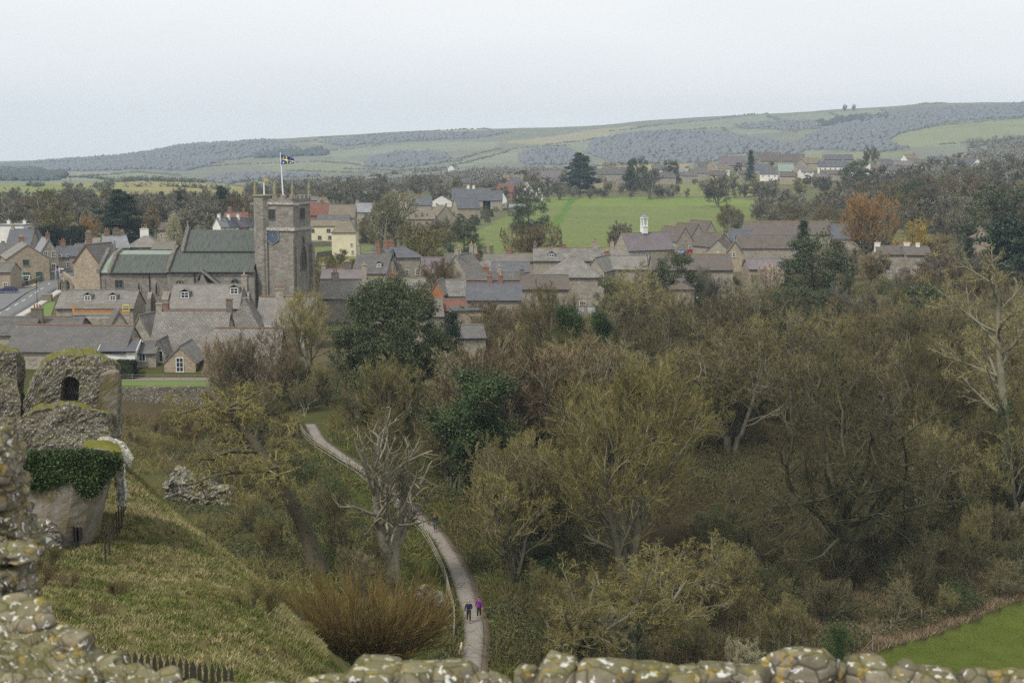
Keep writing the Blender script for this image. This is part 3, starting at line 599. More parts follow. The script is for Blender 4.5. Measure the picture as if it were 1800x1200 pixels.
crownblob('broad', 125, 9, dict(t0=.1, f=lambda t: 4.6 * math.sqrt(max(0, 1 - ((t - .5) / .55) ** 2)), lob=.15, sub=46, sr=.28), 420, 34, .34, .14, 'leaf_holm', trunk=.3)
crownblob('bush', 126, 2.2, dict(t0=.0, f=lambda t: 1.5 * math.sqrt(max(0, 1 - ((t - .35) / .7) ** 2)), lob=.2), 130, 26, .16, .055, 'leaf_bramble', trunk=.05, limbs=8)
crownblob('spiky', 127, 8, dict(t0=.05, f=lambda t: 5.2 * (1 - t) ** .4 * (0.6 + .4 * math.sin(t * 30)), lob=.3), 260, 36, .32, .2, 'leaf_pine', sq=(1.4, 1.4, .8), trunk=.3)
# ------------------------------------------------------------------ houses
_wcache = {}
def win_mesh(w, h, nx, ny, style):
    k = (round(w, 2), round(h, 2), nx, ny, style)
    if k in _wcache: return _wcache[k]
    f = MB(); t = .09; y = -.05
    if style == 'arch':
        n = 9; pts = [(-w / 2, 0)] + [(-w / 2 * math.cos(PI * i / n), h * .45 + h * .55 * math.sin(PI * i / n)) for i in range(n + 1)] + [(w / 2, 0)]
        for i in range(len(pts) - 1):
            a, b = pts[i], pts[i + 1]; f.tube((a[0], y, a[1]), (b[0], y, b[1]), .07, k=4)
        for i in range(1, nx): x = -w / 2 + w * i / nx; f.box((x, y, h * .45), (.06, .05, h * .9 * math.sqrt(max(.2, 1 - (2 * x / w) ** 2))))
        f.box((0, y, h * .45), (w, .05, .06)); g = MB(); g.face([(p[0], -.02, p[1]) for p in pts])
    elif style == 'point':
        pts = [(-w / 2, 0), (-w / 2, h * .5), (-w * .32, h * .78), (0, h), (w * .32, h * .78), (w / 2, h * .5), (w / 2, 0)]
        for i in range(len(pts)):
            a, b = pts[i], pts[(i + 1) % len(pts)]; f.tube((a[0], y, a[1]), (b[0], y, b[1]), .11, k=4)
        for i in range(1, nx): x = -w / 2 + w * i / nx; f.box((x, y, h * .38), (.12, .08, h * .76))
        if nx > 1:
            f.ball((0, y, h * .72), .13, 6)
        g = MB(); g.face([(p[0], -.02, p[1]) for p in pts])
    else:
        f.box((0, y, h - t / 2), (w, .08, t)); f.box((0, y - .03, t / 2 - .02), (w + .14, .16, t)); f.box((-w / 2 + t / 2, y, h / 2), (t, .08, h - 2 * t)); f.box((w / 2 - t / 2, y, h / 2), (t, .08, h - 2 * t))
        for i in range(1, nx): f.box((-w / 2 + w * i / nx, y, h / 2), (.06, .05, h - 2 * t))
        for i in range(1, ny): f.box((0, y + .004, h * i / ny), (w - 2 * t, .04, .05))
        g = MB(); g.quad((-w / 2 + .02, -.022, .02), (w / 2 - .02, -.022, .02), (w / 2 - .02, -.022, h - .02), (-w / 2 + .02, -.022, h - .02))
    _wcache[k] = (f.mesh('window'), g.mesh('pane')); return _wcache[k]
def window(parent, loc, w, h, nx=2, ny=2, rz=0, style='sq', fm='white_paint', name='window'):
    a, b = win_mesh(w, h, nx, ny, style)
    o = obj(name, a, [fm] if not a.materials else [], parent, loc, rz)
    if a.materials and a.materials[0] != MT[fm]: o.material_slots[0].link = 'OBJECT'; o.material_slots[0].material = MT[fm]
    obj('pane', b, ['glass'] if not b.materials else [], o); return o
_pc = {}
def pot_mesh(mat):
    if mat not in _pc:
        m = MB(); m.tube((0, 0, 0), (0, 0, .5), .15, .11, 8, 0); m.tube((0, 0, .5), (0, 0, .58), .15, .15, 8, 0); _pc[mat] = m.mesh('chimney_pot'); _pc[mat].materials.append(MT[mat])
    return _pc[mat]
def chimney(parent, x, y, z0, h=1.2, w=1.0, d=.6, pots=2, wall='rubble', pot='terracotta'):
    m = MB(); m.box((x, y, z0 + h / 2 - .6), (w, d, h + 1.2)); m.box((x, y, z0 + h + .07), (w + .16, d + .16, .14))
    c = m.build('chimney', [wall], parent)
    for i in range(pots):
        obj('chimney_pot', pot_mesh(pot), [], c, (x + (i - (pots - 1) / 2) * min(.42, w / max(pots, 1)), y, z0 + h + .14))
    return c
HL = []
def house(label, px, wpx, ye, yr, dep, axis='x', rot=0, roof='stone_roof', wall='rubble', hip=0.0, st=2, chim=(), win=None, ridge='ridge_grey', name='stone_house', cat='house', group=None, dd=None,
          dorm=(), hz=None, barge=None, over=.25, side=None, d=None, d_start=300, d_min=60, flat=False, wf='white_paint'):
    """px,wpx: centre and width of the front in the photo; ye/yr: photo rows of eaves and ridge; dep: depth in m; axis: ridge direction x (across) or y (away)
       chim: (u along ridge 0..1, height, pots[, pot material[, wall]]); win: list of (u, z above ground, w, h, nx, ny); dorm: u list"""
    if d is None:
        he = hz or (5.0 if st == 2 else 2.7); best = None; q_ = max(d_min, 200.0)
        while q_ < 1650:
            err = abs(P(px, ye, q_).z - ground_at(px, q_).z - he) + .0004 * q_
            if best is None or err < best[0]: best = (err, q_)
            q_ *= 1.012
        d = best[1]
    if dd: d += dd
    Wm = wpx / F * (P(px, ye, d) - Vector((0, 0, CAMZ))).length * .998
    rr_ = R(rot); g = ground_at(px, d); D = dep
    cen_y = d + D / 2 * abs(math.cos(rr_)) + Wm / 2 * abs(math.sin(rr_))
    c = P(px, ye, d); cx = c.x * (cen_y / d) if False else c.x + (D / 2) * math.sin(-rr_)
    ze = c.z; gz = min(G(cx, cen_y), g.z) - .3
    ridged = cen_y if axis == 'x' else d
    zr = P(px, yr, ridged).z
    span = D if axis == 'x' else Wm
    zr = max(zr, ze + span * .22) if not flat else ze + .15
    zr = min(zr, ze + span * .85)
    o = thing(name, label, cat, (cx, cen_y, gz), rr_, group)
    e, r = ze - gz, zr - gz; X, Y = Wm / 2, D / 2
    m = MB()
    for a, b in (((-X, -Y), (X, -Y)), ((X, -Y), (X, Y)), ((X, Y), (-X, Y)), ((-X, Y), (-X, -Y))):
        m.quad((a[0], a[1], -1), (b[0], b[1], -1), (b[0], b[1], e), (a[0], a[1], e))
    if not hip and not flat:
        if axis == 'x':
            for s in (-1, 1): m.face([(s * X, -Y * s, e), (s * X, Y * s, e), (s * X, 0, r)])
        else:
            for s in (-1, 1): m.face([(X * s * 1, s * Y, e)[:3], (-X * s, s * Y, e), (0, s * Y, r)] if s > 0 else [(-X, -Y, e), (X, -Y, e), (0, -Y, r)])
    m.build('wall', [wall], o)
    q = MB(); th = .14; ov = over
    if flat:
        q.slab([(-X - ov, -Y - ov, e + .2), (X + ov, -Y - ov, e + .2), (X + ov, Y + ov, e + .2), (-X - ov, Y + ov, e + .2)], .2)
    elif axis == 'x':
        sl = (r - e) / Y; zo = e - ov * sl; hp = hip * Y
        up = .06
        if hip:
            for s in (-1, 1):
                q.slab([(-X - ov, s * (Y + ov), zo + up), (X + ov, s * (Y + ov), zo + up), (X - hp, 0, r + up), (-X + hp, 0, r + up)], th)
                q.face([(s * (X + ov), -s * (Y + ov), zo + up), (s * (X + ov), s * (Y + ov), zo + up), (s * (X - hp), 0, r + up)])
        else:
            for s in (-1, 1): q.slab([(-X - ov * .6, s * (Y + ov), zo + up), (X + ov * .6, s * (Y + ov), zo + up), (X + ov * .6, 0, r + up), (-X - ov * .6, 0, r + up)], th)
    else:
        sl = (r - e) / X; zo = e - ov * sl; hp = hip * X; up = .06
        for s in (-1, 1): q.slab([(s * (X + ov), -Y - ov * .6, zo + up), (s * (X + ov), Y + ov * .6, zo + up), (0, Y + ov * .6 - hp, r + up), (0, -Y - ov * .6 + hp, r + up)], th)
        if hip:
            for s in (-1, 1): q.face([(-s * (X + ov), s * (Y + ov * .6), zo + up)[:3], (0, s * (Y + ov * .6 - hp), r + up), (s * (X + ov), s * (Y + ov * .6), zo + up)])
    ro = q.build('roof', [roof], o)
    if not flat:
        t = MB()
        if axis == 'x': t.tube((-X + (hip * Y), 0, r + .08), (X - (hip * Y), 0, r + .08), .13, k=6)
        else: t.tube((0, -Y + hip * X, r + .08), (0, Y - hip * X, r + .08), .13, k=6)
        t.build('ridge_tiles', [ridge], ro)
        gt = MB()
        if axis == 'x': gt.tube((-X, -Y - ov - .05, zo - .02), (X, -Y - ov - .05, zo - .02), .07, k=6)
        else:
            g2 = MB(); g2.tube((-(X + ov + .05), -Y, zo - .02), (-(X + ov + .05), Y, zo - .02), .07, k=6); g2.build('gutter', ['iron'], ro); gt.tube((X + ov + .05, -Y, zo - .02), (X + ov + .05, Y, zo - .02), .07, k=6)
        gt.build('gutter', ['iron'], ro)
    if barge:
        bm_ = MB()
        if axis == 'y':
            for s in (-1, 1): bm_.slab([(s * (X + ov), -Y - .22, zo + .1), (s * (X + ov), -Y - .16, zo + .1), (0, -Y - .16, r + .12), (0, -Y - .22, r + .12)], .28)
        else:
            for s in (-1, 1):
                for q_ in (-1, 1): bm_.slab([(s * (X + .2), q_ * (Y + ov), zo + .1), (s * (X + .26), q_ * (Y + ov), zo + .1), (s * (X + .26), 0, r + .12), (s * (X + .2), 0, r + .12)], .28)
        bm_.build('bargeboard', [barge], o)
    for ch in chim:
        u, h, pots = ch[:3]; pot = ch[3] if len(ch) > 3 else rnd.choice(['terracotta', 'buff_pot', 'terracotta']); cw = ch[4] if len(ch) > 4 else rnd.choice(['rubble', 'rubble_dark', 'brick'])
        if axis == 'x': chimney(o, -X + u * 2 * X, 0, r - .2, h, .45 * max(pots, 1) + .45, .65, pots, cw, pot)
        else: chimney(o, 0, -Y + u * 2 * Y, r - .2, h, .45 * max(pots, 1) + .45, .65, pots, cw, pot)
    if win is None:
        win = []; n = max(1, int(Wm / 3.2)); 
        fl = [(e - 1.75, 1.15)] + ([(e - 4.3, 1.3)] if e > 5 else [])
        if d < 1200:
            for zz, hh in fl:
                for i in range(n):
                    if rnd.random() < .85: win.append((((i + .5) / n) + rnd.uniform(-.05, .05), zz, .95, hh, 2, 2))
    for w_ in win:
        u, z, w, h = w_[:4]; nx, ny = (w_[4], w_[5]) if len(w_) > 5 else (2, 2); stl = w_[6] if len(w_) > 6 else 'sq'
        window(o, (-X + u * 2 * X, -Y, z), w, h, nx, ny, 0, stl, wf)
    if axis == 'y' and side is None and d < 700 and not flat:
        n = max(1, int(D / 3.5)); s = 1 if cx < 0 else -1
        for i in range(n): window(o, (s * X, -Y + (i + .5) / n * D, e - 1.7), .9, 1.1, 2, 2, s * PI / 2)
    for dm in dorm:
        u, dw, dh = dm[:3]; x = -X + u * 2 * X; zf = (e + (r - e) * .42) if len(dm) < 4 else e + (r - e) * dm[3]; yf = -Y * (1 - (zf - e) / (r - e)) - .12; kb = MB()
        kb.box((x, yf + .8, zf + dh / 2 - .1), (dw + .3, 1.6, dh + .35)); kb_o = kb.build('dormer', [wall if rnd.random() < .4 else roof], o)
        rf = MB()
        for s in (-1, 1): rf.slab([(x, yf - .15, zf + dh + .55), (x, yf + 1.9, zf + dh + .55), (x + s * (dw / 2 + .28), yf + 1.9, zf + dh + .08), (x + s * (dw / 2 + .28), yf - .15, zf + dh + .08)], .07)
        rf.build('dormer_roof', [roof], kb_o); wo = window(kb_o, (x, yf, zf), dw, dh, 2, 2, name='dormer_window')
    HL.append((o, X, Y, e, r)); return o, X, Y, e, r
S, SM, DS, SL, PS, BT, TT, RT, PK = 'stone_roof', 'stone_roof_moss', 'dark_stone_roof', 'slate_roof', 'pale_slate_roof', 'brown_tile_roof', 'tan_tile_roof', 'red_tile_roof', 'pink_slate_roof'
RO, RM = 'ridge_tile', 'ridge_moss'
# --- row just behind the castle ditch, left
house('long low stone-tiled roof with an orange ridge behind the mossy ruins, nearest of the cottages', 112, 205, 618, 572, 8.5, rot=-4, roof=DS, ridge=RO, st=1, win=[(.9, 1.0, .9, 1.0)], d=203)
house('dark slate roof behind the long low roof, red chimney pots at its right end', 22, 66, 588, 557, 7, roof='dark_stone_roof', st=1, d=222, chim=((.96, 1.5, 3, 'terracotta', 'rubble_dark'),), win=[])
house('plain dark roof with orange ridge tiles below the churchyard lawn', 92, 88, 580, 557, 7, roof=DS, ridge=RO, st=1, d=224, win=[])
house('stone house with two small white dormers behind the scaffold', 166, 130, 541, 510, 8, roof=S, st=1, d=236, chim=((.02, 1.6, 1, 'buff_pot', 'rubble_dark'),), dorm=((.38, 1.0, .85, .42), (.71, 1.0, .85, .42)), win=[])
house('steep valley roof below the scaffold with a pale flashing', 208, 50, 592, 548, 8, axis='y', rot=18, roof=DS, st=1, d=213, win=[])
house('stone roof turned away from the valley, left of the broad stone roof', 244, 42, 592, 545, 9, axis='y', rot=-16, roof=S, st=1, d=214, win=[], chim=((.9, 1.2, 0, 'terracotta', 'brick'),))
house('broad weathered stone roof behind the white-doored cottage', 328, 128, 617, 546, 11, roof=S, st=1, d=210, ridge=RO, chim=((.03, 1.2, 0, 'terracotta', 'rubble'), (.99, 1.9, 0, 'terracotta', 'rubble_dark')), win=[])
house('stone house with a white arched window and two dormers beside the church tower', 358, 120, 541, 500, 9, roof=S, st=1, d=233, dorm=((.2, 1.3, 1.0, .42), (.9, 1.3, 1.0, .6)), chim=((1.02, 1.7, 1, 'buff_pot', 'rubble'),), win=[(.5, 2.4, 2.3, 1.5, 5, 2, 'arch'), (.2, 2.2, 1.3, .9, 3, 1), (.8, 2.2, 1.2, .9, 3, 1)])
house('hipped stone roof like a pyramid at the right of the arched-window house', 427, 60, 580, 520, 7, axis='y', hip=.8, roof=S, st=1, d=222, win=[(.5, 2.2, .9, 1.2, 2, 2)], chim=((.5, .2, 0, 'terracotta', 'rubble'),))
house('long stone roof half hidden by the bare trees below the tower', 500, 100, 575, 522, 9, roof=S, ridge=RO, st=2, d=226, chim=((.35, 1.4, 2),), win=[(.2, 2.4, 1.0, 1.4, 2, 2), (.55, 2.4, 1.0, 1.4, 2, 2), (.85, 2.6, 1.0, 1.4, 2, 2)])
house('mottled stone roof with an orange ridge behind the reddish birch trees', 428, 120, 640, 577, 9, roof=S, ridge=RO, st=1, d=200, win=[(.6, 1.0, .9, 1.1), (.8, 1.0, .9, 1.1)])
house('small stone cottage with a white-framed window behind the clipped hedge', 253, 40, 620, 600, 5, roof=DS, st=1, d=204.5, win=[(.42, 1.2, 1.0, 1.2, 2, 1)])
house('white-gabled slate conservatory left of the small cottage', 206, 60, 616, 607, 5.5, roof=SL, ridge=RO, wall='white_render', st=1, d=203, barge='white_paint', win=[])
house('narrow brown gable with a glazed french window between two cottages', 277, 26, 622, 585, 7, axis='y', roof=S, wall='rubble_warm', st=1, d=206, win=[(.45, .5, 1.9, 1.7, 3, 1)])
house('little stone gable with a white double door facing the castle', 316, 54, 636, 609, 8, axis='y', roof=S, wall='rubble_warm', st=1, d=203, win=[(.5, .35, 1.1, 2.1, 2, 3)], side=0)
# --- street, far left
house('cafe with green woodwork and a stone gable by the road', 44, 68, 455, 431, 15, axis='y', rot=24, roof=S, ridge='ridge_grey', d=335, wf='green_paint', side=0, win=[(.45, 4.3, 1.5, 1.4, 2, 2), (.45, .9, 1.7, 1.8, 3, 3), (.75, .9, 1.6, 1.8, 3, 3), (.12, .6, 1.2, 2.2, 2, 3)], wall='rubble_warm', chim=((.95, 1.2, 2),))
house('tall grey house with a pale slate roof and white sash windows above the cafe', 84, 30, 446, 420, 9, axis='y', rot=28, roof=PS, d=352, chim=((.1, 1.4, 1),), win=[(.3, 4.8, .9, 1.5), (.72, 4.8, .9, 1.5), (.3, 1.2, 1.0, 2.0), (.72, 1.2, 1.0, 2.0)])
house('stone cottage wall end at the left edge beside the car park', 2, 30, 478, 462, 7, roof=SM, d=318, st=1, win=[(.7, 1.0, 1.0, 1.2)], wall='rubble_warm')
house('brown roofed cottage behind the left edge of the cafe', 2, 40, 450, 428, 8, roof=DS, d=372, st=2, win=[])
house('slate gable behind the cafe with a small chimney', 32, 40, 430, 403, 8, axis='x', roof='slate_roof', d=395, chim=((.1, 1.2, 1), (.95, 1.3, 0)), win=[])
house('grey stone gable left of the tall slate-roofed house', 50, 22, 428, 403, 9, axis='y', roof='dark_stone_roof', d=400, win=[])
house('pale flat-roofed house with two white chimneys at the left edge', 18, 44, 396, 390, 9, flat=True, roof='lead', wall='white_render', d=430, chim=((.25, 1.2, 1, 'buff_pot', 'white_render'), (.85, 1.2, 1, 'buff_pot', 'white_render')), win=[(.2, 1.2, 1.2, 2.2), (.5, 1.2, 1.2, 2.2)], name='villa')
house('terraced stone house with dark windows at the bend of the road', 116, 36, 452, 433, 9, rot=14, roof='slate_roof', d=365, chim=((.3, 1.6, 2, 'terracotta', 'brick'),), win=[(.2, 3.2, .9, 1.2), (.55, 3.2, .9, 1.2), (.55, 1.0, .9, 1.4)])
house('street house with a slate roof between the bend and the dark gable', 140, 34, 450, 429, 10, rot=0, roof='slate_roof', d=358, chim=((.7, 1.5, 2, 'terracotta', 'brick'),), win=[(.4, 2.6, .8, 1.1)])
house('big windowless stone gable edged with dark barge boards beside the church', 149, 52, 462, 431, 9, axis='y', rot=-20, roof='dark_stone_roof', wall='rubble_warm', barge='wood_brown', d=300, side=0, win=[])
house('terrace roof crowded with chimneys behind the church, left end', 178, 62, 436, 418, 8, roof=S, d=372, ridge=RM, chim=((.05, 1.5, 3, 'buff_pot'), (.5, 1.0, 2), (.95, 1.7, 3, 'buff_pot', 'rubble_dark')), win=[])
house('striped slate roof with skylights in the middle of the terrace behind the church', 204, 40, 436, 414, 9, rot=25, roof='pale_slate_roof', d=366, chim=((.2, 1.6, 2, 'terracotta', 'brick'), (.6, 1.6, 3, 'terracotta', 'rubble_dark')), win=[])
house('hipped stone roof with a white chimney stack behind the chancel', 250, 56, 434, 413, 9, hip=.9, roof=S, d=376, chim=((.45, 1.7, 4, 'buff_pot', 'white_render'),), win=[])
house('low mossy roof right of the white chimney stack', 285, 36, 438, 428, 8, roof=SM, ridge=RM, d=360, chim=((.4, 1.2, 2, 'buff_pot'),), win=[])
house('low brown house with a skylight beyond the pine', 292, 36, 404, 392, 8, roof=BT, d=480, win=[(.3, 1.2, 1.2, 1.4), (.7, 1.2, 1.2, 1.4)])
for i in range(5):
    house(['narrow gable with a white end wall, leftmost of the five behind the nave roof', 'narrow gable second from the left behind the nave roof', 'middle one of the five narrow gables behind the nave roof', 'narrow gable second from the tower behind the nave roof', 'narrow gable hard against the tower behind the nave roof'][i],
          380 + 17 * i, 17, 398, 384, 9, axis='y', rot=-25, roof=['pale_slate_roof', 'slate_roof', PK, 'slate_roof', PK][i], wall='white_render' if i in (0, 1, 3) else 'brick', d=440 + 4 * i, chim=((.15, 1.3, 1, 'terracotta', 'white_render' if i < 3 else 'brick'),), group='narrow gables behind the church', win=[])
house('red brick house with tall chimneys above the narrow gables', 412, 40, 386, 374, 9, roof=RT, wall='brick', d=490, chim=((.2, 1.6, 2, 'buff_pot', 'brick'), (.8, 1.4, 1, 'buff_pot', 'brick')), win=[(.3, 2.5, .9, 1.2), (.7, 2.5, .9, 1.2)])
# --- behind and right of the tower
house('cream house with dark-framed windows right of the tower, flat-ridged wing', 571, 52, 397, 389, 8, roof=TT, wall='cream_render', win=[(.1, 3.2, 1.1, 1.2), (.62, 3.2, 1.4, 1.3), (.32, .8, 1.3, 1.3), (.66, .8, 1.2, 1.3)], wf='grey_render')
house('cream house with a sweeping tan roof and a gabled end', 604, 42, 408, 388, 8, rot=0, hip=.5, roof=TT, wall='cream_render', d=426, win=[(.55, .8, .8, 1.3), (.86, .8, .8, 1.3), (.82, 3.1, .8, 1.1)])
house('broad brown-tiled barn behind the cream house', 600, 46, 382, 360, 9, roof=TT, win=[])
house('red and grey roofs behind the tower parapet', 556, 38, 378, 357, 9, roof=RT, wall='brick', chim=((.7, 1.2, 2),), win=[])
house('house with a tan gabled roof above the tower shoulder', 566, 30, 362, 347, 8, axis='x', hip=.6, roof=TT, chim=((.5, 1, 1),), win=[])
house('pale slate roof behind the broad brown barn', 634, 34, 373, 357, 9, rot=-15, roof='pale_slate_roof', chim=((.1, 1.1, 2),), win=[])
house('low grey roof between the barn and the cream house', 585, 56, 388, 378, 8, roof='dark_stone_roof', win=[])
house('white-walled house with a flat pale roof behind the leafless trees', 652, 34, 346, 337, 8, roof='pale_slate_roof', wall='white_render', win=[(.2, 1.5, 1, 1.2), (.7, 1.5, 1, 1.2)], chim=((.3, 1.2, 1), (.9, 1.2, 1)))
house('grey slate house with a chimney left of the white bungalow', 738, 40, 360, 346, 8, roof='slate_roof', chim=((.4, 1.3, 2, 'terracotta', 'brick'),), win=[(.3, 2.4, 1, 1.1)])
house('white bungalow gable with a dark roof edge', 776, 40, 354, 343, 9, axis='y', roof='slate_roof', wall='white_render', barge='dark_paint', st=1, win=[(.3, 1, 1.2, 1.2), (.7, 1, 1.2, 1.2)], side=0)
house('long flat-fronted tan roof behind the leafless walnut', 738, 52, 385, 378, 9, roof=TT, win=[])
house('steep pale tan gable among the trees above the stone farmhouse', 783, 44, 385, 362, 9, axis='y', rot=25, roof=TT, win=[])
house('grey roof at the field corner, gable towards the village', 824, 42, 366, 348, 9, rot=18, roof='slate_roof', wall='rubble_warm', win=[])
house('long purple-grey hall roof with two white chimneys left of the field', 828, 68, 352, 331, 11, roof='slate_roof', chim=((.42, 1.6, 2, 'buff_pot', 'white_render'), (.56, 1.5, 2, 'buff_pot', 'white_render')), win=[])
house('dark slate wing with tall white gables by the green field', 866, 34, 352, 336, 8, roof='slate_roof', win=[])
house('first white gable at the top left corner of the field', 884, 14, 350, 332, 10, axis='y', roof='slate_roof', wall='white_render', side=0, win=[(.5, 1.5, .8, 1.2)])
house('blue-grey shed beside a white stone wall at the field edge', 910, 30, 365, 359, 6, roof='lead', wall='grey_render', st=1, win=[(.2, .5, 1.6, 1.4)], name='shed', cat='shed')
house('red-tiled roof of the brick house beyond the field corner', 886, 30, 338, 323, 9, rot=-18, roof=RT, wall='brick', win=[])
house('grey hipped roof above the red-tiled house', 906, 30, 328, 312, 9, hip=.6, roof='slate_roof', chim=((.2, 1.2, 1),), win=[(.5, 2.2, 1, 1.2)])
house('white gable with a steep black bargeboard beyond the field', 926, 24, 336, 320, 8, axis='y', rot=20, roof='slate_roof', wall='white_render', barge='white_paint', win=[(.5, 2, 1, 1.2)])
house('small white triangular gable right of the bargeboarded house', 948, 12, 337, 323, 8, axis='y', roof='brown_tile_roof', wall='white_render', side=0, win=[])
house('pair of tan-roofed houses above the field corner', 902, 36, 318, 307, 8, roof=TT, chim=((.1, 1.1, 1), (.9, 1.1, 1)), win=[(.2, 2.2, 1, 1.2), (.7, 2.2, 1, 1.2)])
house('pinkish gabled house left of the dark cypress', 942, 24, 317, 302, 9, axis='y', roof='pink_slate_roof', wall='rubble_warm', win=[(.5, 2.2, 1, 1.2)], side=0)
house('two-storey stone house with a steep dormer left of the dark cypress', 968, 36, 313, 300, 9, roof='pink_slate_roof', wall='rubble', chim=((.7, 1.6, 1),), win=[(.2, 2.2, 1, 1.2), (.5, 2.2, 1, 1.2), (.8, 2.2, 1, 1.2)])
house('little white house alone at the foot of the hill', 793, 12, 296, 290, 9, axis='y', roof='slate_roof', wall='white_render', side=0, win=[])
# --- stone farmhouse group right of tower
house('stone cottage with a grey tile roof and skylight left of the hipped farmhouse', 648, 62, 480, 446, 9, rot=-12, roof=DS, d=318, chim=((.02, 2.0, 1, 'buff_pot', 'rubble'), (.62, 1.8, 1, 'terracotta', 'brick')), win=[(.4, 2.4, .9, 1.2), (.6, 2.4, .9, 1.2), (.85, 2.4, .9, 1.2)], dorm=((.75, .9, .8, .3),))
house('slate-hipped farmhouse with white sash windows and a cream end wall', 705, 78, 453, 434, 9, rot=14, hip=.8, roof='slate_roof', wall='rubble', d=330, chim=((.02, 1.7, 0, 'terracotta', 'brick'), (.3, 1.4, 4, 'terracotta', 'brick')), win=[(.12, 3.2, 1.0, 1.4), (.37, 3.2, 1.0, 1.4), (.62, 3.2, 1.0, 1.4), (.87, 3.2, 1.0, 1.4), (.12, .6, 1.0, 1.5), (.37, .6, 1.0, 1.5), (.62, .4, 1.1, 1.8), (.87, .6, 1.0, 1.5)])
house('cream rendered end of the farmhouse', 679, 22, 456, 437, 8, rot=0, hip=.7, roof='slate_roof', wall='cream_render', d=322, chim=((.3, 1.8, 0, 'terracotta', 'brick'),), win=[])
house('reddish roof with pots below the tower', 600, 72, 489, 479, 7, roof='pink_slate_roof', ridge=RO, d=282, chim=((.62, 1.6, 2, 'buff_pot', 'rubble_dark'), (.02, 1.0, 1, 'buff_pot')), win=[])
house('long stone roof between the tower foot and the tall pale chimney', 602, 84, 524, 492, 8, roof=S, ridge=RO, d=262, win=[], chim=((.3, 1.5, 2),))
house('mottled roof with an orange ridge and a tall pale chimney', 690, 110, 520, 489, 8, roof=S, ridge=RM, d=260, chim=((.02, 2.6, 1, 'buff_pot', 'rubble'), (.5, 1.0, 2, 'terracotta', 'brick')), win=[])
house('orange brick gable beside a balcony, left one of the pair', 746, 22, 516, 492, 6, axis='y', rot=8, roof=S, wall='orange_brick', d=254, side=0, win=[(.6, 2.6, 1.0, 1.2)])
house('orange brick gable with a timber balcony, right one of the pair', 768, 24, 515, 490, 6, axis='y', rot=-8, roof=S, wall='orange_brick', d=256, side=0, win=[(.4, 1.6, 1.4, 1.4, 3, 2)])
house('square stone roof right of the brick gables', 797, 40, 520, 492, 9, roof=S, d=258, win=[])
house('weathered stone-tile gable behind the evergreen oak', 755, 50, 556, 525, 9, axis='x', rot=8, roof=SM, st=1, d=236, win=[(.8, 1.0, .9, 1.2)])
house('red-tiled roof above the flat green extension', 800, 48, 546, 527, 7, rot=12, roof=RT, wall='rubble', d=240, win=[])
house('flat-roofed extension with three white windows beside the evergreen oak', 824, 52, 547, 543, 6, rot=10, flat=True, roof='church_lead', wall='rubble_warm', d=232, win=[(.18, 1.0, 1.2, 1.7, 3, 2), (.5, 1.0, 1.2, 1.7, 3, 2), (.82, 1.0, 1.2, 1.7, 3, 2)])
house('dark purple roof below the flat-roofed extension', 830, 48, 594, 575, 7, rot=10, roof=DS, st=1, d=218, win=[(.08, .9, .8, 1.1)])
house('long grey slate roof edged with a black gutter at the centre of the village', 868, 97, 527, 497, 9, roof='slate_roof', ridge=RO, d=246, chim=((.42, 1.3, 1, 'terracotta', 'brick'), (.62, 1.4, 1, 'buff_pot', 'brick')), win=[])
house('brown tiled roof with white sash windows right of the grey slate roof', 958, 84, 508, 483, 9, roof=BT, d=262, chim=((.02, 1.2, 1),), win=[(.4, 2.3, 1.4, 1.5, 3, 2), (.85, 2.3, 1.4, 1.5, 3, 2)])
house('low dark roof behind the grey slate roof', 868, 98, 492, 481, 6, roof=DS, d=284, win=[], chim=((.35, 1.1, 2), (.6, 1.3, 1, 'buff_pot')))
house('blue-grey slate roof with a white gutter', 897, 66, 478, 460, 8, roof='slate_roof', d=300, win=[], wall='white_render')
house('hipped stone roof with a white lichen patch and a sash window', 1009, 98, 487, 451, 11, hip=.85, roof=S, d=276, ridge=RM, win=[(.66, 2.1, 1.3, 1.4, 3, 2)])
house('small roof tucked behind the hipped stone roof', 1046, 34, 476, 454, 9, axis='y', rot=-20, roof=S, d=300, win=[])
house('pinkish slate roof behind the purple bush', 766, 44, 480, 453, 8, rot=10, roof='pink_slate_roof', d=308, win=[])
house('stone gable with a red pot left of the village centre', 800, 44, 480, 450, 9, axis='y', rot=-22, roof=S, d=296, chim=((.1, 1.3, 1, 'terracotta', 'rubble'), (.95, 2.0, 1, 'buff_pot', 'rubble')), win=[])
house('rough stone gable and roof left of the blue-grey slate roof', 846, 52, 480, 457, 9, rot=12, roof=S, d=302, chim=((.5, 1.4, 1),), win=[])
house('low mossy roof with a row of chimney pots below the field', 895, 90, 459, 450, 7, roof=SM, ridge=RM, d=332, chim=((.02, 1.8, 1, 'terracotta', 'rubble_dark'), (.15, 2.0, 1, 'buff_pot', 'rubble_dark'), (.5, 1.0, 2)), win=[])
house('long stone roof below the field with two dormers and a row of chimneys', 1010, 144, 458, 436, 8, roof=S, d=330, ridge=RM, dorm=((.22, 1.2, .8, .3), (.88, 1.3, 1.1, .15)), chim=((.02, 1.3, 1), (.38, 1.0, 0), (.76, 1.7, 2, 'terracotta', 'rubble'), (.97, 1.6, 1)), win=[])
house('slate gable left of the long dormered roof', 812, 56, 466, 446, 8, roof=DS, d=322, chim=((.4, 1.8, 1, 'buff_pot', 'rubble'), (.9, 1.9, 1, 'buff_pot', 'rubble')), win=[])
house('plain stone roof half hidden by the olive tree', 1100, 76, 473, 450, 9, roof=S, d=306, chim=((.1, 1.2, 1),), win=[(.5, 2.3, 1.6, 1.1, 4, 1)])
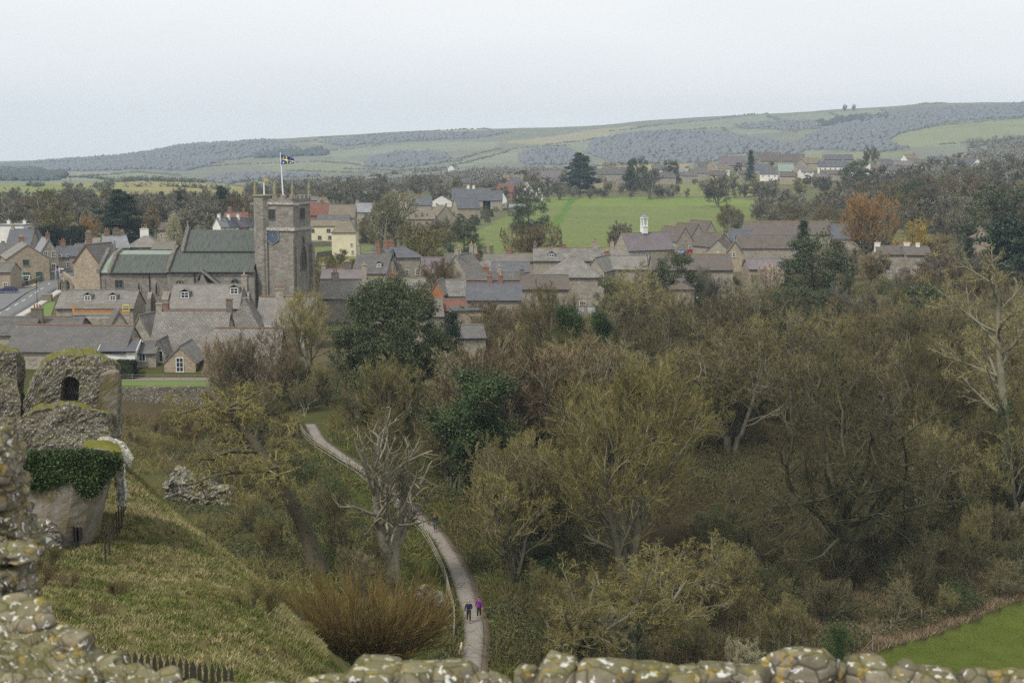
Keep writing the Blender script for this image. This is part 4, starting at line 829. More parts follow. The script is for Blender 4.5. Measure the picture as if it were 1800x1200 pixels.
house('long brown roof with white windows behind the bushes', 1218, 140, 474, 447, 9, roof=BT, ridge=RM, d=312, win=[(.5, 2.0, 1.2, 1.2, 3, 2), (.66, 2.0, 1.5, 1.2, 3, 2), (.82, 2.0, 1.3, 1.3, 3, 2)])
house('hipped garage roof among the shrubs', 1200, 40, 508, 492, 7, hip=.9, roof=BT, d=276, st=1, win=[], name='garage', cat='garage')
house('building with a white bell turret on its brown roof', 1148, 96, 440, 409, 9, hz=3.4, rot=27, roof='pink_slate_roof', ridge=RM, wf='white_paint', win=[(i / 9 + .06, 1.2, 1.0, 1.7, 2, 3) for i in range(9)], name='village_school', cat='school')
house('stone gable nearest the bell-turret building in a stepped row of three', 1205, 34, 424, 400, 14, axis='y', hz=3.4, rot=24, roof=BT, ridge=RM, group=None, win=[(.8, .8, 1.0, 1.5)])
house('middle stone gable of the stepped row right of the bell turret', 1228, 32, 419, 394, 14, axis='y', hz=3.4, rot=24, roof=BT, ridge=RM, win=[(.8, .8, 1.0, 1.5)])
house('farthest stone gable of the stepped row right of the bell turret', 1250, 28, 412, 389, 14, axis='y', hz=3.4, rot=24, roof=BT, ridge=RM, win=[])
house('stone gabled cottage facing the red car', 1263, 40, 442, 422, 11, axis='y', hz=3.4, rot=-18, roof=BT, win=[(.5, 3, .6, .6)], side=0)
house('brown roof ending in a gable behind the gabled cottage', 1274, 44, 434, 411, 12, axis='y', hz=3.4, rot=24, roof=BT, ridge=RM, side=0, win=[])
house('narrow pale gable with a white window under its point', 1292, 26, 444, 425, 10, axis='y', hz=5.2, rot=-8, roof=BT, wall='rubble_warm', side=0, win=[(.45, 4.3, .9, 1.3)])
house('long dark barn roof with a mossy ridge right of the gables', 1388, 150, 412, 389, 12, hz=3.4, roof=BT, ridge=RM, win=[])
house('lower dark roof in front of the long barn', 1360, 120, 436, 412, 10, hz=3.4, roof=BT, win=[(.85, 2, 1.2, 1.2)])
house('plain low slate roof between the gables and the barn', 1305, 44, 424, 403, 9, hz=3.4, roof='slate_roof', win=[])
house('grey roof with a stepped stone gable right of the fir', 1500, 72, 421, 395, 10, hz=3.4, rot=-16, roof='slate_roof', win=[(.35, 2.2, 1.2, 1.1, 3, 2), (.7, 2.2, 1, 1.1)])
house('pink-tinged roof behind the magnolia', 1350, 66, 473, 455, 9, roof='pink_slate_roof', wall='rubble_warm', d=312, win=[(.3, 2.0, 2.0, 1.3, 5, 2)])
house('low brown cottage with white chimneys among the trees, left half', 1575, 56, 447, 436, 8, roof=BT, d=352, chim=((.05, 1.0, 2, 'terracotta', 'white_render'), (.95, 1.0, 2, 'terracotta', 'white_render')), win=[(.3, 2, 1, 1), (.6, 2, 1, 1)])
house('low brown cottage below the golden willow, right half', 1616, 44, 448, 436, 8, roof=BT, d=350, chim=((.6, 1.0, 1, 'terracotta', 'white_render'),), win=[(.5, 2, 1, 1)])
house('small pale hipped roof by the spiky dark conifer', 1730, 26, 420, 402, 7, hip=.8, roof=TT, wall='rubble_warm', d=372, win=[], st=1)
house('white cottage with brick trim glimpsed through the bare ivy tree', 1020, 54, 560, 548, 7, roof='pale_slate_roof', wall='white_render', d=238, win=[(.2, 1.2, 1, 1.3), (.5, 1.2, 1, 1.3), (.8, 1.2, 1, 1.3)])
house('small garden shed with a felt roof and red-brown walls', 1347, 36, 543, 538, 3, roof='slate_roof', wall='wood_brown', d=268, st=1, hz=2.1, win=[(.5, .9, .8, .7)], name='garden_shed', cat='shed')
house('white caravan-like outbuilding among the garden evergreens', 1300, 32, 542, 538, 4, flat=True, roof='white_paint', wall='white_render', d=272, st=1, hz=2.0, win=[(.3, .9, .8, .7), (.7, .9, .8, .7)], name='outbuilding', cat='outbuilding')
# --- far village on the rise
far = [  # px,w,ye,yr,axis,roof,wall,label
 (1062, 78, 306, 297, 'x', DS, 'rubble', 'long dark-roofed terrace beside the big cypress'), (1112, 52, 323, 315, 'x', PK, 'rubble_warm', 'pinkish terrace just above the field hedge'), (1135, 30, 312, 303, 'x', DS, 'rubble', 'dark-roofed house right of the two dark pines'),
 (1180, 30, 302, 293, 'x', 'slate_roof', 'white_render', 'slate-roofed house with pale walls left of the steep gable'), (1168, 40, 312, 303, 'x', DS, 'rubble', 'dark roof behind the tall leafless trees above the field'), (1248, 26, 300, 283, 'y', 'slate_roof', 'rubble_warm', 'steep stone gable standing clear at the left of the upper village'),
 (1232, 24, 304, 294, 'x', DS, 'rubble', 'low dark roof with skylights beside the steep stone gable'), (1290, 44, 290, 275, 'x', PK, 'rubble', 'large pinkish house above the steep gable'), (1332, 40, 298, 288, 'x', 'slate_roof', 'rubble', 'slate house in the middle of the upper village'),
 (1382, 26, 301, 288, 'x', 'church_lead_pale', 'grey_render', 'pale green sheet roof in the upper village'), (1356, 38, 283, 272, 'x', BT, 'rubble', 'left half of the highest long brown roof'), (1395, 40, 283, 271, 'x', BT, 'rubble', 'right half of the highest long brown roof'),
 (1408, 26, 292, 279, 'y', 'slate_roof', 'rubble', 'small gable with a bright roof light beside the white terrace'), (1344, 60, 280, 268, 'x', DS, 'rubble', 'dark roof with a pale chimney on the crest of the village'), (1465, 50, 293, 283, 'x', 'slate_roof', 'white_render', 'white-walled terrace with roof lights'),
 (1475, 50, 280, 272, 'x', 'slate_roof', 'rubble', 'slate roof behind the white-walled terrace'), (1478, 66, 306, 299, 'x', BT, 'rubble', 'long low brown roof below the white-walled terrace'), (1528, 14, 296, 286, 'y', PK, 'white_render', 'narrow house alone right of the white-walled terrace'),
 (1560, 24, 289, 280, 'x', 'slate_roof', 'rubble', 'slate roof among trees right of the narrow house'), (1590, 34, 291, 283, 'x', PK, 'rubble', 'pinkish roof half hidden by tall leafless trees'), (1620, 26, 286, 280, 'x', DS, 'rubble', 'dark roof behind the tall leafless trees'), (1690, 40, 287, 278, 'x', 'slate_roof', 'rubble', 'slate house behind the wood near the right edge'),
 (1718, 18, 289, 279, 'y', 'slate_roof', 'white_render', 'white gable at the right end of the upper village'), (1420, 22, 302, 296, 'x', PK, 'white_render', 'small pale house left of the white-walled terrace'), (1310, 22, 306, 300, 'x', BT, 'rubble', 'little brown roof below the slate house'), (1262, 30, 308, 300, 'x', BT, 'rubble_warm', 'brown roof below the steep stone gable'),
 (1213, 26, 309, 302, 'x', DS, 'rubble', 'dark roof low in the trees left of the skylight house'), (1088, 40, 301, 294, 'x', BT, 'rubble', 'brown roof behind the long dark terrace'), (1025, 24, 306, 299, 'x', DS, 'white_render', 'pale-ended dark roof at the foot of the big cypress')]
for i, (px, w, ye, yr, ax, rf, wl, lb) in enumerate(far):
    dist = None
    house(lb, px, w, ye, yr, 8, axis=ax, rot=rnd.uniform(-12, 12), roof=rf, wall=wl, d_start=1100, d_min=800, chim=((.12, 1.3, 1, 'buff_pot', 'rubble'), (.85, 1.3, 1, 'buff_pot', 'rubble'))[:1 + (w > 30)], group='houses of the upper village', side=0,
          win=[((k + .5) / max(1, w // 8), 3.4 if ax == 'x' else 2.4, 1.1, 1.2, 2, 2) for k in range(max(1, w // 8))], st=2)
far3 = [(1045, 34, 318, 311, BT, 'rubble_warm', 'brown roof between the hedge and the long dark terrace'), (1158, 24, 298, 290, DS, 'white_render', 'pale-walled dark roof on the crest behind the leafless trees'), (1196, 26, 303, 296, 'pale_slate_roof', 'rubble_warm', 'pale slate roof left of the steep stone gable'),
 (1272, 22, 297, 288, TT, 'white_render', 'small pale-walled tan roof behind the steep stone gable'), (1318, 26, 292, 283, BT, 'rubble', 'brown roof below the pointed fir'), (1352, 30, 306, 298, 'slate_roof', 'white_render', 'white-walled slate roof below the middle slate house'), (1385, 26, 310, 303, BT, 'rubble_warm', 'warm stone brown roof below the pale green sheet roof'),
 (1425, 30, 287, 278, TT, 'rubble_warm', 'tan roof behind the bright roof light gable'), (1448, 26, 313, 306, PK, 'rubble', 'pink roof at the left end of the long low brown roof'), (1512, 26, 303, 295, 'slate_roof', 'white_render', 'white-walled slate roof below the narrow lone house'), (1545, 26, 297, 290, BT, 'rubble_warm', 'brown roof right of the dark evergreen'),
 (1575, 30, 300, 293, 'slate_roof', 'rubble', 'slate roof lowest of those among the right-hand trees'), (1606, 24, 279, 272, TT, 'white_render', 'pale tan roof on the crest at the right'), (1648, 28, 282, 275, 'slate_roof', 'rubble_warm', 'slate roof above the right-hand wood'), (1240, 26, 293, 285, DS, 'rubble', 'dark roof high behind the steep stone gable')]
for px, w, ye, yr, rf, wl, lb in far3:
    house(lb, px, w, ye, yr, 8, roof=rf, wall=wl, d_start=1100, d_min=800, rot=rnd.uniform(-25, 25), chim=((.8, 1.3, 1),), group='houses of the upper village', win=[((k + .5) / 3, 3.2, 1.0, 1.2) for k in range(3)])
far2 = [(700, 30, 352, 345, BT, 'brown roof in the trees left of the slate house with a chimney'), (690, 26, 366, 358, 'slate_roof', 'slate roof in the trees right of the pale slate roof'), (548, 24, 352, 346, PK, 'pinkish roof just right of the tower pinnacles'), (700, 34, 340, 333, TT, 'tan roof behind the tall leafless pair of trees'),
        (815, 26, 322, 315, 'slate_roof', 'slate roof above the long hall roof'), (770, 24, 330, 323, BT, 'brown roof above the white bungalow'), (985, 30, 322, 315, PK, 'pinkish roof behind the field hedge left of the cypress'), (1000, 24, 310, 303, DS, 'small dark roof left of the cypress foot')]
for px, w, ye, yr, rf, lb in far2:
    house(lb, px, w, ye, yr, 8, roof=rf, wall='rubble_warm', rot=rnd.uniform(-15, 15), chim=((.8, 1.2, 1),), win=[(.3, 2.6, 1, 1.2), (.7, 2.6, 1, 1.2)])
for h in []:
    o = h[0]; hw_ = h[3]
    if hw_ > 8.5 or h[4] - h[3] > 7 or o.location.y < 150: print('ODD', o['label'], [round(v) for v in o.location], 'eave', round(hw_, 1), 'ridge', round(h[4], 1))
# ------------------------------------------------------------------ church
D0 = 250.0
def cx_(px): return P(px, 480, D0).x
def cz_(py, d=D0): return P(900, py, d).z
gch = G(cx_(320), D0) - .5
church = thing('church', 'long stone church with green streaked lead roofs and a square pinnacled tower flying a flag', 'church', (cx_(320), D0, gch))
ox = cx_(320)
def lx(px): return cx_(px) - ox
def lz(py, y=0): return cz_(py, D0 + y) - gch
m = MB()
xa, xb, xc = lx(192), lx(294), lx(447)
zE1, zT1, zE2, zT2, zR = lz(480), lz(447, 5.5), lz(478), lz(443, 5.5), lz(404, 10)
xn = lx(311)
for (x0, x1, y0, y1, z) in ((xa, xb, .6, 16, zE1), (xb, xc, 0, 16, zE2), (lx(171), xa, 1.2, 15, zE1 + .1)):
    m.quad((x0, y0, -1), (x1, y0, -1), (x1, y0, z), (x0, y0, z)); m.quad((x0, y1, -1), (x0, y0, -1), (x0, y0, z), (x0, y1, z)); m.quad((x1, y0, -1), (x1, y1, -1), (x1, y1, z), (x1, y0, z))
# clerestory strip + gable walls
m.quad((xa, 5.5, zE1), (xb, 5.5, zE1), (xb, 5.5, zT1), (xa, 5.5, zT1)); m.quad((xb, 5.5, zE2), (xc, 5.5, zE2), (xc, 5.5, zT2), (xb, 5.5, zT2))
m.face([(xn, 5.5, zE2), (xn, 5.5, zT2 + .1), (xn, 10.2, zR - .1), (xn, 15, zT2), (xn, 15, zE2)]); m.face([(xa, .6, zE1), (xa, 5.5, zT1), (xa, 8, zT1 + .8), (xa, 14, zE1)])
m.build('wall', ['church_stone'], church)
def lroof(q, mat, name='roof'):
    r = MB(); r.slab(q, .15); return r.build(name, [mat], church)
lroof([(xa, .3, zE1), (xb, .3, zE1), (xb, 5.6, zT1), (xa, 5.6, zT1)], 'church_lead', 'aisle_roof')
lroof([(xb + .3, -.3, zE2), (xc - .2, -.3, zE2), (xc - .2, 5.6, zT2), (xb + .3, 5.6, zT2)], 'church_lead', 'aisle_roof')
lroof([(xa, 5.62, zT1), (xb, 5.62, zT1), (xb, 8.4, lz(440, 8.4)), (xa, 8.4, lz(440, 8.4))], 'church_lead_pale', 'chancel_roof')
lroof([(lx(170), .9, lz(480)), (xa - .3, .9, lz(480)), (xa - .3, 8.3, lz(440, 8.3)), (lx(181), 8.3, lz(440, 8.3))], 'church_lead_pale', 'chapel_roof')
lroof([(xn, 5.4, zT2 + .12), (xc + .5, 5.4, zT2 + .12), (xc + .5, 10.2, zR), (xn, 10.2, zR)], 'church_lead', 'nave_roof')
lroof([(xn, 15, zT2 + .12), (xc + .5, 15, zT2 + .12), (xc + .5, 10.2, zR), (xn, 10.2, zR)], 'church_lead', 'nave_roof')
for py, a, b, y in ((478, xb, xc, -.42), (480, xa, xb, .18), (443, xn, xc, 5.2)):
    g = MB(); g.tube((a, y, lz(py) - .05 if y < 2 else zT2 + .1), (b, y, lz(py) - .05 if y < 2 else zT2 + .1), .11, k=6); g.build('gutter', ['iron'], church)
# stone copings (stepped)
def coping(x, q, name='coping'):
    c = MB()
    for (y0, z0), (y1, z1) in zip(q[:-1], q[1:]):
        n = max(2, int(math.hypot(y1 - y0, z1 - z0) / .7))
        for i in range(n):
            t = (i + .5) / n; c.box((x + .02 * (i % 3), y0 + (y1 - y0) * t, z0 + (z1 - z0) * t + .18), (.55, (y1 - y0) / n + .02, .5 + abs(z1 - z0) / n))
    c.build(name, ['church_stone'], church)
coping(xa - .1, [(.2, zE1), (5.6, zT1), (8.4, lz(440, 8.4))]); coping(xb + .05, [(-.4, zE2), (5.6, zT2), (8, zT2 + .6)]); coping(xn - .15, [(5.3, zT2 + .1), (10.2, zR)]); coping(lx(171) - .1, [(.8, lz(480)), (8.3, lz(440, 8.3))])
f = MB(); f.tube((xn - .15, 10.2, zR), (xn - .15, 10.2, zR + 1.3), .25, .08, 6); f.ball((xn - .15, 10.2, zR + 1.4), .2, 6); f.build('finial', ['church_stone'], church)
f = MB(); f.tube((xa - 1.2, 8.3, lz(440, 8.3)), (xa - 1.2, 8.3, lz(422, 8.3)), .3, .1, 6); f.build('finial', ['ridge_grey'], church)
# buttresses
for px, w in ((172, 1.2), (188, 1.0), (222, .8), (292, 1.2), (344, 1.0), (432, 1.2), (262, .7)):
    b = MB(); x = lx(px); y0 = -.4 if px > 290 else .2; b.box((x, y0 - .35, 2.6), (w, 1.6, 6.2)); b.face([(x - w / 2, y0 - 1.15, 5.7), (x + w / 2, y0 - 1.15, 5.7), (x + w / 2, y0 + .5, 7.0), (x - w / 2, y0 + .5, 7.0)])
    for s in (-1, 1): b.face([(x + s * w / 2, y0 - 1.15, 5.7), (x + s * w / 2, y0 + .5, 7.0), (x + s * w / 2, y0 + .5, 5.7)])
    b.build('buttress', ['church_stone'], church)
for px in (258, 339, 431, 172.5):
    b = MB(); x = lx(px + 3); y0 = -.15 if px > 290 else .45; b.tube((x, y0, 0), (x, y0, lz(479)), .09, k=6); b.build('drainpipe', ['iron'], church)
def cwin(px, py0, py1, w, nx, style, y=0, fm='church_stone'):
    window(church, (lx(px), y, lz(py1, y)), w, lz(py0, y) - lz(py1, y), nx, 1, 0, style, fm)
cwin(207, 491, 506, 1.5, 2, 'sq', .6); cwin(242, 496, 518, .55, 1, 'point', .6); cwin(273, 495, 518, .55, 1, 'point', .6); cwin(316, 491, 503, 1.7, 3, 'point', 0); cwin(413, 489, 500, 1.5, 2, 'point', 0, 'ridge_grey')
# porch / transept gable
pb = MB(); xg, hw = lx(358), .9; zg = lz(474)
pb.box((lx(368), -1.0, 2.2), (3.2, 2.2, 7.0)); pb.face([(lx(350), -2.1, 5.3), (lx(384), -2.1, 5.3), (lx(358), -2.1, zg)])
po = pb.build('porch', ['church_stone'], church)
pr = MB(); pr.slab([(lx(358), -2.3, zg + .1), (lx(358), .2, zg + .1), (lx(391), .2, lz(499)), (lx(391), -2.3, lz(499))], .14); pr.slab([(lx(358), -2.3, zg + .1), (lx(358), .2, zg + .1), (lx(350), .2, lz(492)), (lx(350), -2.3, lz(492))], .14); pr.build('porch_roof', ['church_lead'], po)
co = MB(); co.slab([(lx(358) - .1, -2.45, zg + .35), (lx(358) - .1, -2.15, zg + .35), (lx(391), -2.15, lz(498)), (lx(391), -2.45, lz(498))], .3); co.build('coping', ['church_stone'], po)
plain('lichen_stone', (0.28, 0.26, 0.16), .9, var=.4)
# tower ------------------------------------------------------------
tw = Matrix.Rotation(R(-17), 3, 'Z'); tcx, tcy = lx(494), 4.6
def T(x, y, z): v = tw @ Vector((x, y, 0)); return Vector((v.x + tcx, v.y + tcy, z))
zb, zs, zt, zp = -1, lz(404), lz(360), lz(348)
hw = 3.6
def tring(mb, h, z0, z1, mi=0, cap=True):
    q = [T(-h, -h, 0), T(h, -h, 0), T(h, h, 0), T(-h, h, 0)]; mb.prism([(p.x, p.y) for p in q], z0, z1, mi, cap)
def tbox(mb, x, y, z, sx, sy, sz, mi=0):
    Mx = Matrix.Translation((tcx, tcy, 0)) @ tw.to_4x4(); mb.box((x, y, z), (sx, sy, sz), mi, 0, Mx)
t = MB(); tring(t, hw, zb, zs); tring(t, hw - .12, zs, zt + .2)
tower = t.build('tower', ['church_stone'], church)
s = MB(); tring(s, hw + .28, zs - .2, zs + .35); tring(s, hw + .12, zt, zt + .35); s.build('string_course', ['rock_white'], tower)
# parapet with battlements
pp = MB()
for sx_, sy_, lx_, ly_ in ((0, -1, 1, 0), (0, 1, 1, 0), (-1, 0, 0, 1), (1, 0, 0, 1)):
    wx, wy = (2 * hw if lx_ else .4), (2 * hw - .8 if ly_ else .4)
    tbox(pp, sx_ * (hw - .2), sy_ * (hw - .2), zt + .65, wx, wy, .7)
    for k in range(5):
        u = (k - 2) * 1.72; tbox(pp, sx_ * (hw - .2) + u * lx_, sy_ * (hw - .2) + u * ly_, zt + 1.3, (.95 if lx_ else .4), (.95 if ly_ else .4), .6)
pp.build('battlement', ['church_stone'], tower)
# stair turret at the left corner, buttresses on the others
tt = MB(); q = [T(-hw + .95 + 1.75 * math.cos(a), -hw + .95 + 1.75 * math.sin(a), 0) for a in [PI / 8 + k * PI / 4 for k in range(8)]]; tt.prism([(p.x, p.y) for p in q], zb, zp + .25); tt.build('stair_turret', ['church_stone'], tower)
tc = MB(); q = [T(-hw + .95 + 1.95 * math.cos(a), -hw + .95 + 1.95 * math.sin(a), 0) for a in [PI / 8 + k * PI / 4 for k in range(8)]]; tc.prism([(p.x, p.y) for p in q], zp + .25, zp + .5); tc.build('turret_cap', ['lichen_stone'], tower)
for (x, y, sx, sy, h) in ((hw - .3, -hw - .35, 1.0, .9, zs - 1.5), (hw + .15, -hw + .5, .9, 1.0, zs - 2.8), (hw + .15, hw - .5, .9, 1.0, zs - 2.8), (-hw + 1.95, -hw - .18, .35, .4, zs - .2)):
    b = MB(); tbox(b, x, y, h / 2 - .5, sx, sy, h + 1); b.build('buttress', ['church_stone'], tower)
for (x, y) in ((-hw + .2, hw - .2), (hw - .2, -hw + .2), (hw - .2, hw - .2), (-hw + 2.6, -hw + 2.3), (-hw - .6, -hw + .9)):
    p = MB(); c0 = T(x, y, zp + .2); p.tube(c0, c0 + Vector((0, 0, 1.3)), .34, .3, 6); p.tube(c0 + Vector((0, 0, 1.3)), c0 + Vector((0, 0, 2.7)), .36, .08, 6)
    for k in range(4): p.ball(c0 + Vector((0, 0, 1.45 + k * .36)), .36 - .06 * k, 6)
    p.build('pinnacle', ['lichen_stone'], tower)
g_ = MB()
for (x, y) in ((-hw - .9, -hw + .6), (hw + .6, -hw + .1)): tbox(g_, x, y, zt + .1, 1.1, .35, .35)
g_.build('gargoyle', ['lead'], tower)
def twin(x, z, w, h, nx, style, side='s', fm='ridge_grey', fb=True):
    if side == 's': p = T(x, -hw - .0, z); rz = R(-17)
    else: p = T(hw + .0, x, z); rz = R(-17) + PI / 2
    if z > zs: p = T(x, -hw + .12, z) if side == 's' else T(hw - .12, x, z)
    a, b = win_mesh(w, h, nx, 1, style); o = obj('window', a, [], tower, p, rz); o.location = p; o.material_slots[0].link = 'OBJECT'; o.material_slots[0].material = MT[fm]; obj('pane', b, [], o)
for st in (('sq', 1.9, 1.9, 3), ('point', 2.3, 4.8, 3), ('point', .8, 1.6, 1), ('sq', .35, .7, 1)):
    a, b = win_mesh(st[1], st[2], st[3], 1, st[0]);
    for q_, mm in ((a, 'ridge_grey'), (b, 'glass')):
        if not q_.materials: q_.materials.append(MT[mm])
twin(-.9, lz(387), 1.9, 1.9, 3, 'sq'); twin(.2, lz(386), 1.9, 1.9, 3, 'sq', 'w'); twin(.1, lz(478), 2.3, 4.8, 3, 'point', 'w'); twin(.1, lz(432), .8, 1.6, 1, 'point', 'w'); twin(-2.9, lz(421), .35, .7, 1, 'sq'); twin(-2.9, lz(469), .35, .7, 1, 'sq')
lv = MB()
for k in range(5): tbox(lv, -.9, -hw + .04, lz(387) + .25 + k * .34, 1.6, .14, .1)
lv.build('louvre', ['wood_dark'], tower)
# clock: blue dial in a six-sided stone surround
cm = MB(); zc = lz(414.5)
hexo = [T(-.55 + 1.35 * math.sin(k * PI / 3), -hw - .12, zc + 1.6 * math.cos(k * PI / 3)) for k in range(6)]; cm.face(list(reversed(hexo)), 0)
for k in range(6):
    a, b = hexo[k], hexo[(k + 1) % 6]; n = (tw @ Vector((0, -.14, 0))); cm.tube(a, b, .12, k=4, mi=1)
hexi = [T(-.55 + 1.1 * math.sin(k * PI / 6), -hw - .16, zc + 1.1 * math.cos(k * PI / 6)) for k in range(12)]
for k in range(12): cm.tube(hexi[k], hexi[(k + 1) % 12], .03, k=4, mi=1)
for k in range(12):
    a = T(-.55 + .75 * math.sin(k * PI / 6), -hw - .17, zc + .75 * math.cos(k * PI / 6)); b = T(-.55 + 1.05 * math.sin(k * PI / 6), -hw - .17, zc + 1.05 * math.cos(k * PI / 6)); cm.tube(a, b, .05, k=4, mi=2)
plain('clock_blue', (0.06, 0.10, 0.17), 0.5); plain('gold', (0.55, 0.42, 0.08), 0.4, metal=.5)
ck = cm.build('clock', ['clock_blue', 'lead', 'lead'], tower)
hm = MB(); c0 = T(-.55, -hw - .22, zc); hm.tube(c0, T(-.2, -hw - .22, zc + .75), .06, .03, 4); hm.tube(c0, T(-.05, -hw - .22, zc - .3), .07, .04, 4); hm.build('clock_hand', ['gold'], ck)
# flag pole and flag: things of their own, standing on the tower
fp = T(-.2, .3, 0); wloc = Vector((fp.x + ox, fp.y + D0, zt + gch + .3)); 
pole = thing('flagpole', 'white flagpole on the church tower flying a blue and yellow flag', 'flagpole', wloc)
ztop = cz_(271, wloc.y) - wloc.z; pm = MB(); lean = Vector((-.35, 0, 0)); pm.tube((0, 0, 0), lean * .5 + Vector((0, 0, ztop * .5)), .16, .11); pm.tube(lean * .5 + Vector((0, 0, ztop * .5)), lean + Vector((0, 0, ztop)), .1, .06); pm.ball(lean + Vector((0, 0, ztop + .1)), .13, 6); pm.build('pole', ['white_paint'], pole)
nx_, ny_ = 26, 14; V = []; fw, fh = 2.5, 1.75
for j in range(ny_ + 1):
    for i in range(nx_ + 1):
        u, v = i / nx_, j / ny_; droop = -.75 * u ** 1.3; top = fh * (1 - v)
        V.append((lean.x + .08 + fw * u * (0.93), .28 * math.sin(u * 9 + v * 2) * u + .1 * math.sin(v * 5), ztop - .1 - fh * v * (1 - .42 * u) + droop * (1 - v * .25) ))
Fq = [[j * (nx_ + 1) + i, j * (nx_ + 1) + i + 1, (j + 1) * (nx_ + 1) + i + 1, (j + 1) * (nx_ + 1) + i] for j in range(ny_) for i in range(nx_)]
fm_ = np_mesh('flag', np.array(V), np.array(Fq), True)
t_ = NT('flag_blue'); t_.out((0.02, 0.045, 0.22), .8); MT['flag_blue'] = t_.m; t_ = NT('flag_yellow'); t_.out((0.72, 0.6, 0.08), .8); MT['flag_yellow'] = t_.m
fo = obj('flag', fm_, ['flag_blue', 'flag_yellow'], pole)
mi = []
for j in range(ny_):
    for i in range(nx_):
        yv = abs(i - 10 - j * .2) < 1 or abs(j - 6 - i * .05) < .7 ; bird = any((i - a) ** 2 + (j - b) ** 2 < 1.1 for a, b in ((4, 3), (18, 3), (4, 11), (18, 11), (22, 8)))
        mi.append(1 if (yv or bird) else 0)
fm_.polygons.foreach_set('material_index', np.array(mi, np.int32))
sol = fo.modifiers.new('thick', 'SOLIDIFY'); sol.thickness = .012
# weather vane
wl = T(-hw + 1.0, -hw + 1.2, 0); vn = thing('weather_vane', 'small yellow square banner vane on a white rod at the tower corner', 'weather vane', Vector((wl.x + ox, wl.y + D0, zp + gch + .4)))
v = MB(); v.tube((0, 0, 0), (0, 0, 2.2), .14, .1, 6); v.build('rod', ['white_paint'], vn); v = MB(); v.tube((0, 0, 2.2), (0, 0, 3.3), .04, .03, 6); v.box((.42, 0, 2.65), (.85, .05, .5)); v.ball((0, 0, 3.3), .08, 6); v.build('banner', ['gold'], vn)
# bell turret on the school
so, X_, Y_, e_, r_ = [h for h in HL if h[0].name.startswith('village_school')][0]
b = MB(); b.box((0, 0, r_ + .7), (1.7, 1.7, 1.9)); bt = b.build('bell_turret', ['white_paint'], so)
b = MB()
for sx_ in (-1, 1):
    for sy_ in (-1, 1): b.box((sx_ * .65, sy_ * .65, r_ + 3.2), (.32, .32, 2.6))
b.box((0, 0, r_ + 1.85), (1.9, 1.9, .22)); b.box((0, 0, r_ + 4.5), (1.9, 1.9, .3)); b.box((0, 0, r_ + 3.4), (.3, .3, 2.0)); b.build('belfry', ['white_paint'], bt)
b = MB(); z0 = r_ + 4.65; q = [(-1, -1), (1, -1), (1, 1), (-1, 1)]
for k in range(4): a_, c_ = q[k], q[(k + 1) % 4]; b.face([(a_[0], a_[1], z0), (c_[0], c_[1], z0), (c_[0] * .35, c_[1] * .35, z0 + .7), (a_[0] * .35, a_[1] * .35, z0 + .7)]); b.face([(a_[0] * .35, a_[1] * .35, z0 + .7), (c_[0] * .35, c_[1] * .35, z0 + .7), (0, 0, z0 + 1.3)])
b.tube((0, 0, z0 + 1.2), (0, 0, z0 + 2.0), .05, .03, 6); b.build('turret_cap', ['lead'], bt)
# ------------------------------------------------------------------ ground sheet and what grows on it
def srgb(r, g, b): return (r, g, b)
PX, PY = proj_np(XG, YG, ZG)
C0 = np.empty((NV, NU, 3)); C0[:] = (0.105, 0.10, 0.05)
def zone(poly, c, d0, d1, soft=0):
    jx = _vnoise(XG / YG * 300, np.log(YG) * 60, 9) * 6; m = inpoly(PX + jx, PY + jx * .4, poly) & (YG >= d0) & (YG <= d1); C0[m] = c; return m
GR, DG, TAN, HAZED_HILL = (0.14, 0.172, 0.062), (0.09, 0.13, 0.035), (0.26, 0.235, 0.13), (0.17, 0.185, 0.16)  # the hill tone is paled, distance haze painted into it
m = (YG < 112) & (PX < 620); C0[m] = (0.125, 0.11, 0.05)                     # castle mound
C0[(YG > 30) & (YG < 240) & (PX >= 880)] = (0.040, 0.032, 0.018)              # wood floor, leaf litter
C0[(YG > 90) & (YG < 240) & (PX < 880)] = (0.07, 0.072, 0.028)
C0[(YG > 205) & (YG < 480)] = (0.10, 0.088, 0.05)
C0[(YG > 480) & (YG < 1500)] = (0.115, 0.12, 0.065)
C0[(YG > 1300)] = HAZED_HILL
zone([(190, 722), (400, 715), (400, 800), (300, 830), (200, 760)], (0.075, 0.058, 0.038), 120, 196)
zone([(780, 450), (800, 425), (850, 400), (860, 395), (950, 349), (1240, 347), (1330, 352), (1380, 400), (1240, 425), (1085, 440), (1080, 460), (780, 470)], GR, 300, 930)
zone([(960, 348), (1240, 347), (1320, 352), (1330, 362), (960, 362)], (0.15, 0.20, 0.055), 600, 930)
zone([(1000, 347), (978, 380), (960, 400), (985, 400), (992, 380), (1015, 347)], (0.095, 0.16, 0.035), 300, 930)
zone([(540, 428), (655, 425), (660, 450), (540, 470)], GR, 300, 480)
zone([(1190, 318), (1340, 314), (1320, 345), (1190, 345)], (0.17, 0.19, 0.075), 700, 1300); zone([(1590, 314), (1665, 305), (1680, 345), (1760, 350), (1620, 350)], (0.15, 0.22, 0.06), 400, 1200)
zone([(1795, 285), (1900, 280), (1900, 300), (1795, 298)], (0.15, 0.22, 0.06), 300, 1200)
zone([(-300, 328), (100, 322), (340, 318), (440, 332), (440, 352), (100, 368), (-300, 370)], (0.175, 0.20, 0.075), 600, 2000); zone([(60, 322), (340, 318), (430, 330), (300, 345), (200, 330)], (0.24, 0.22, 0.10), 600, 2000); zone([(180, 340), (440, 332), (440, 365), (180, 360)], (0.22, 0.20, 0.09), 600, 2000)
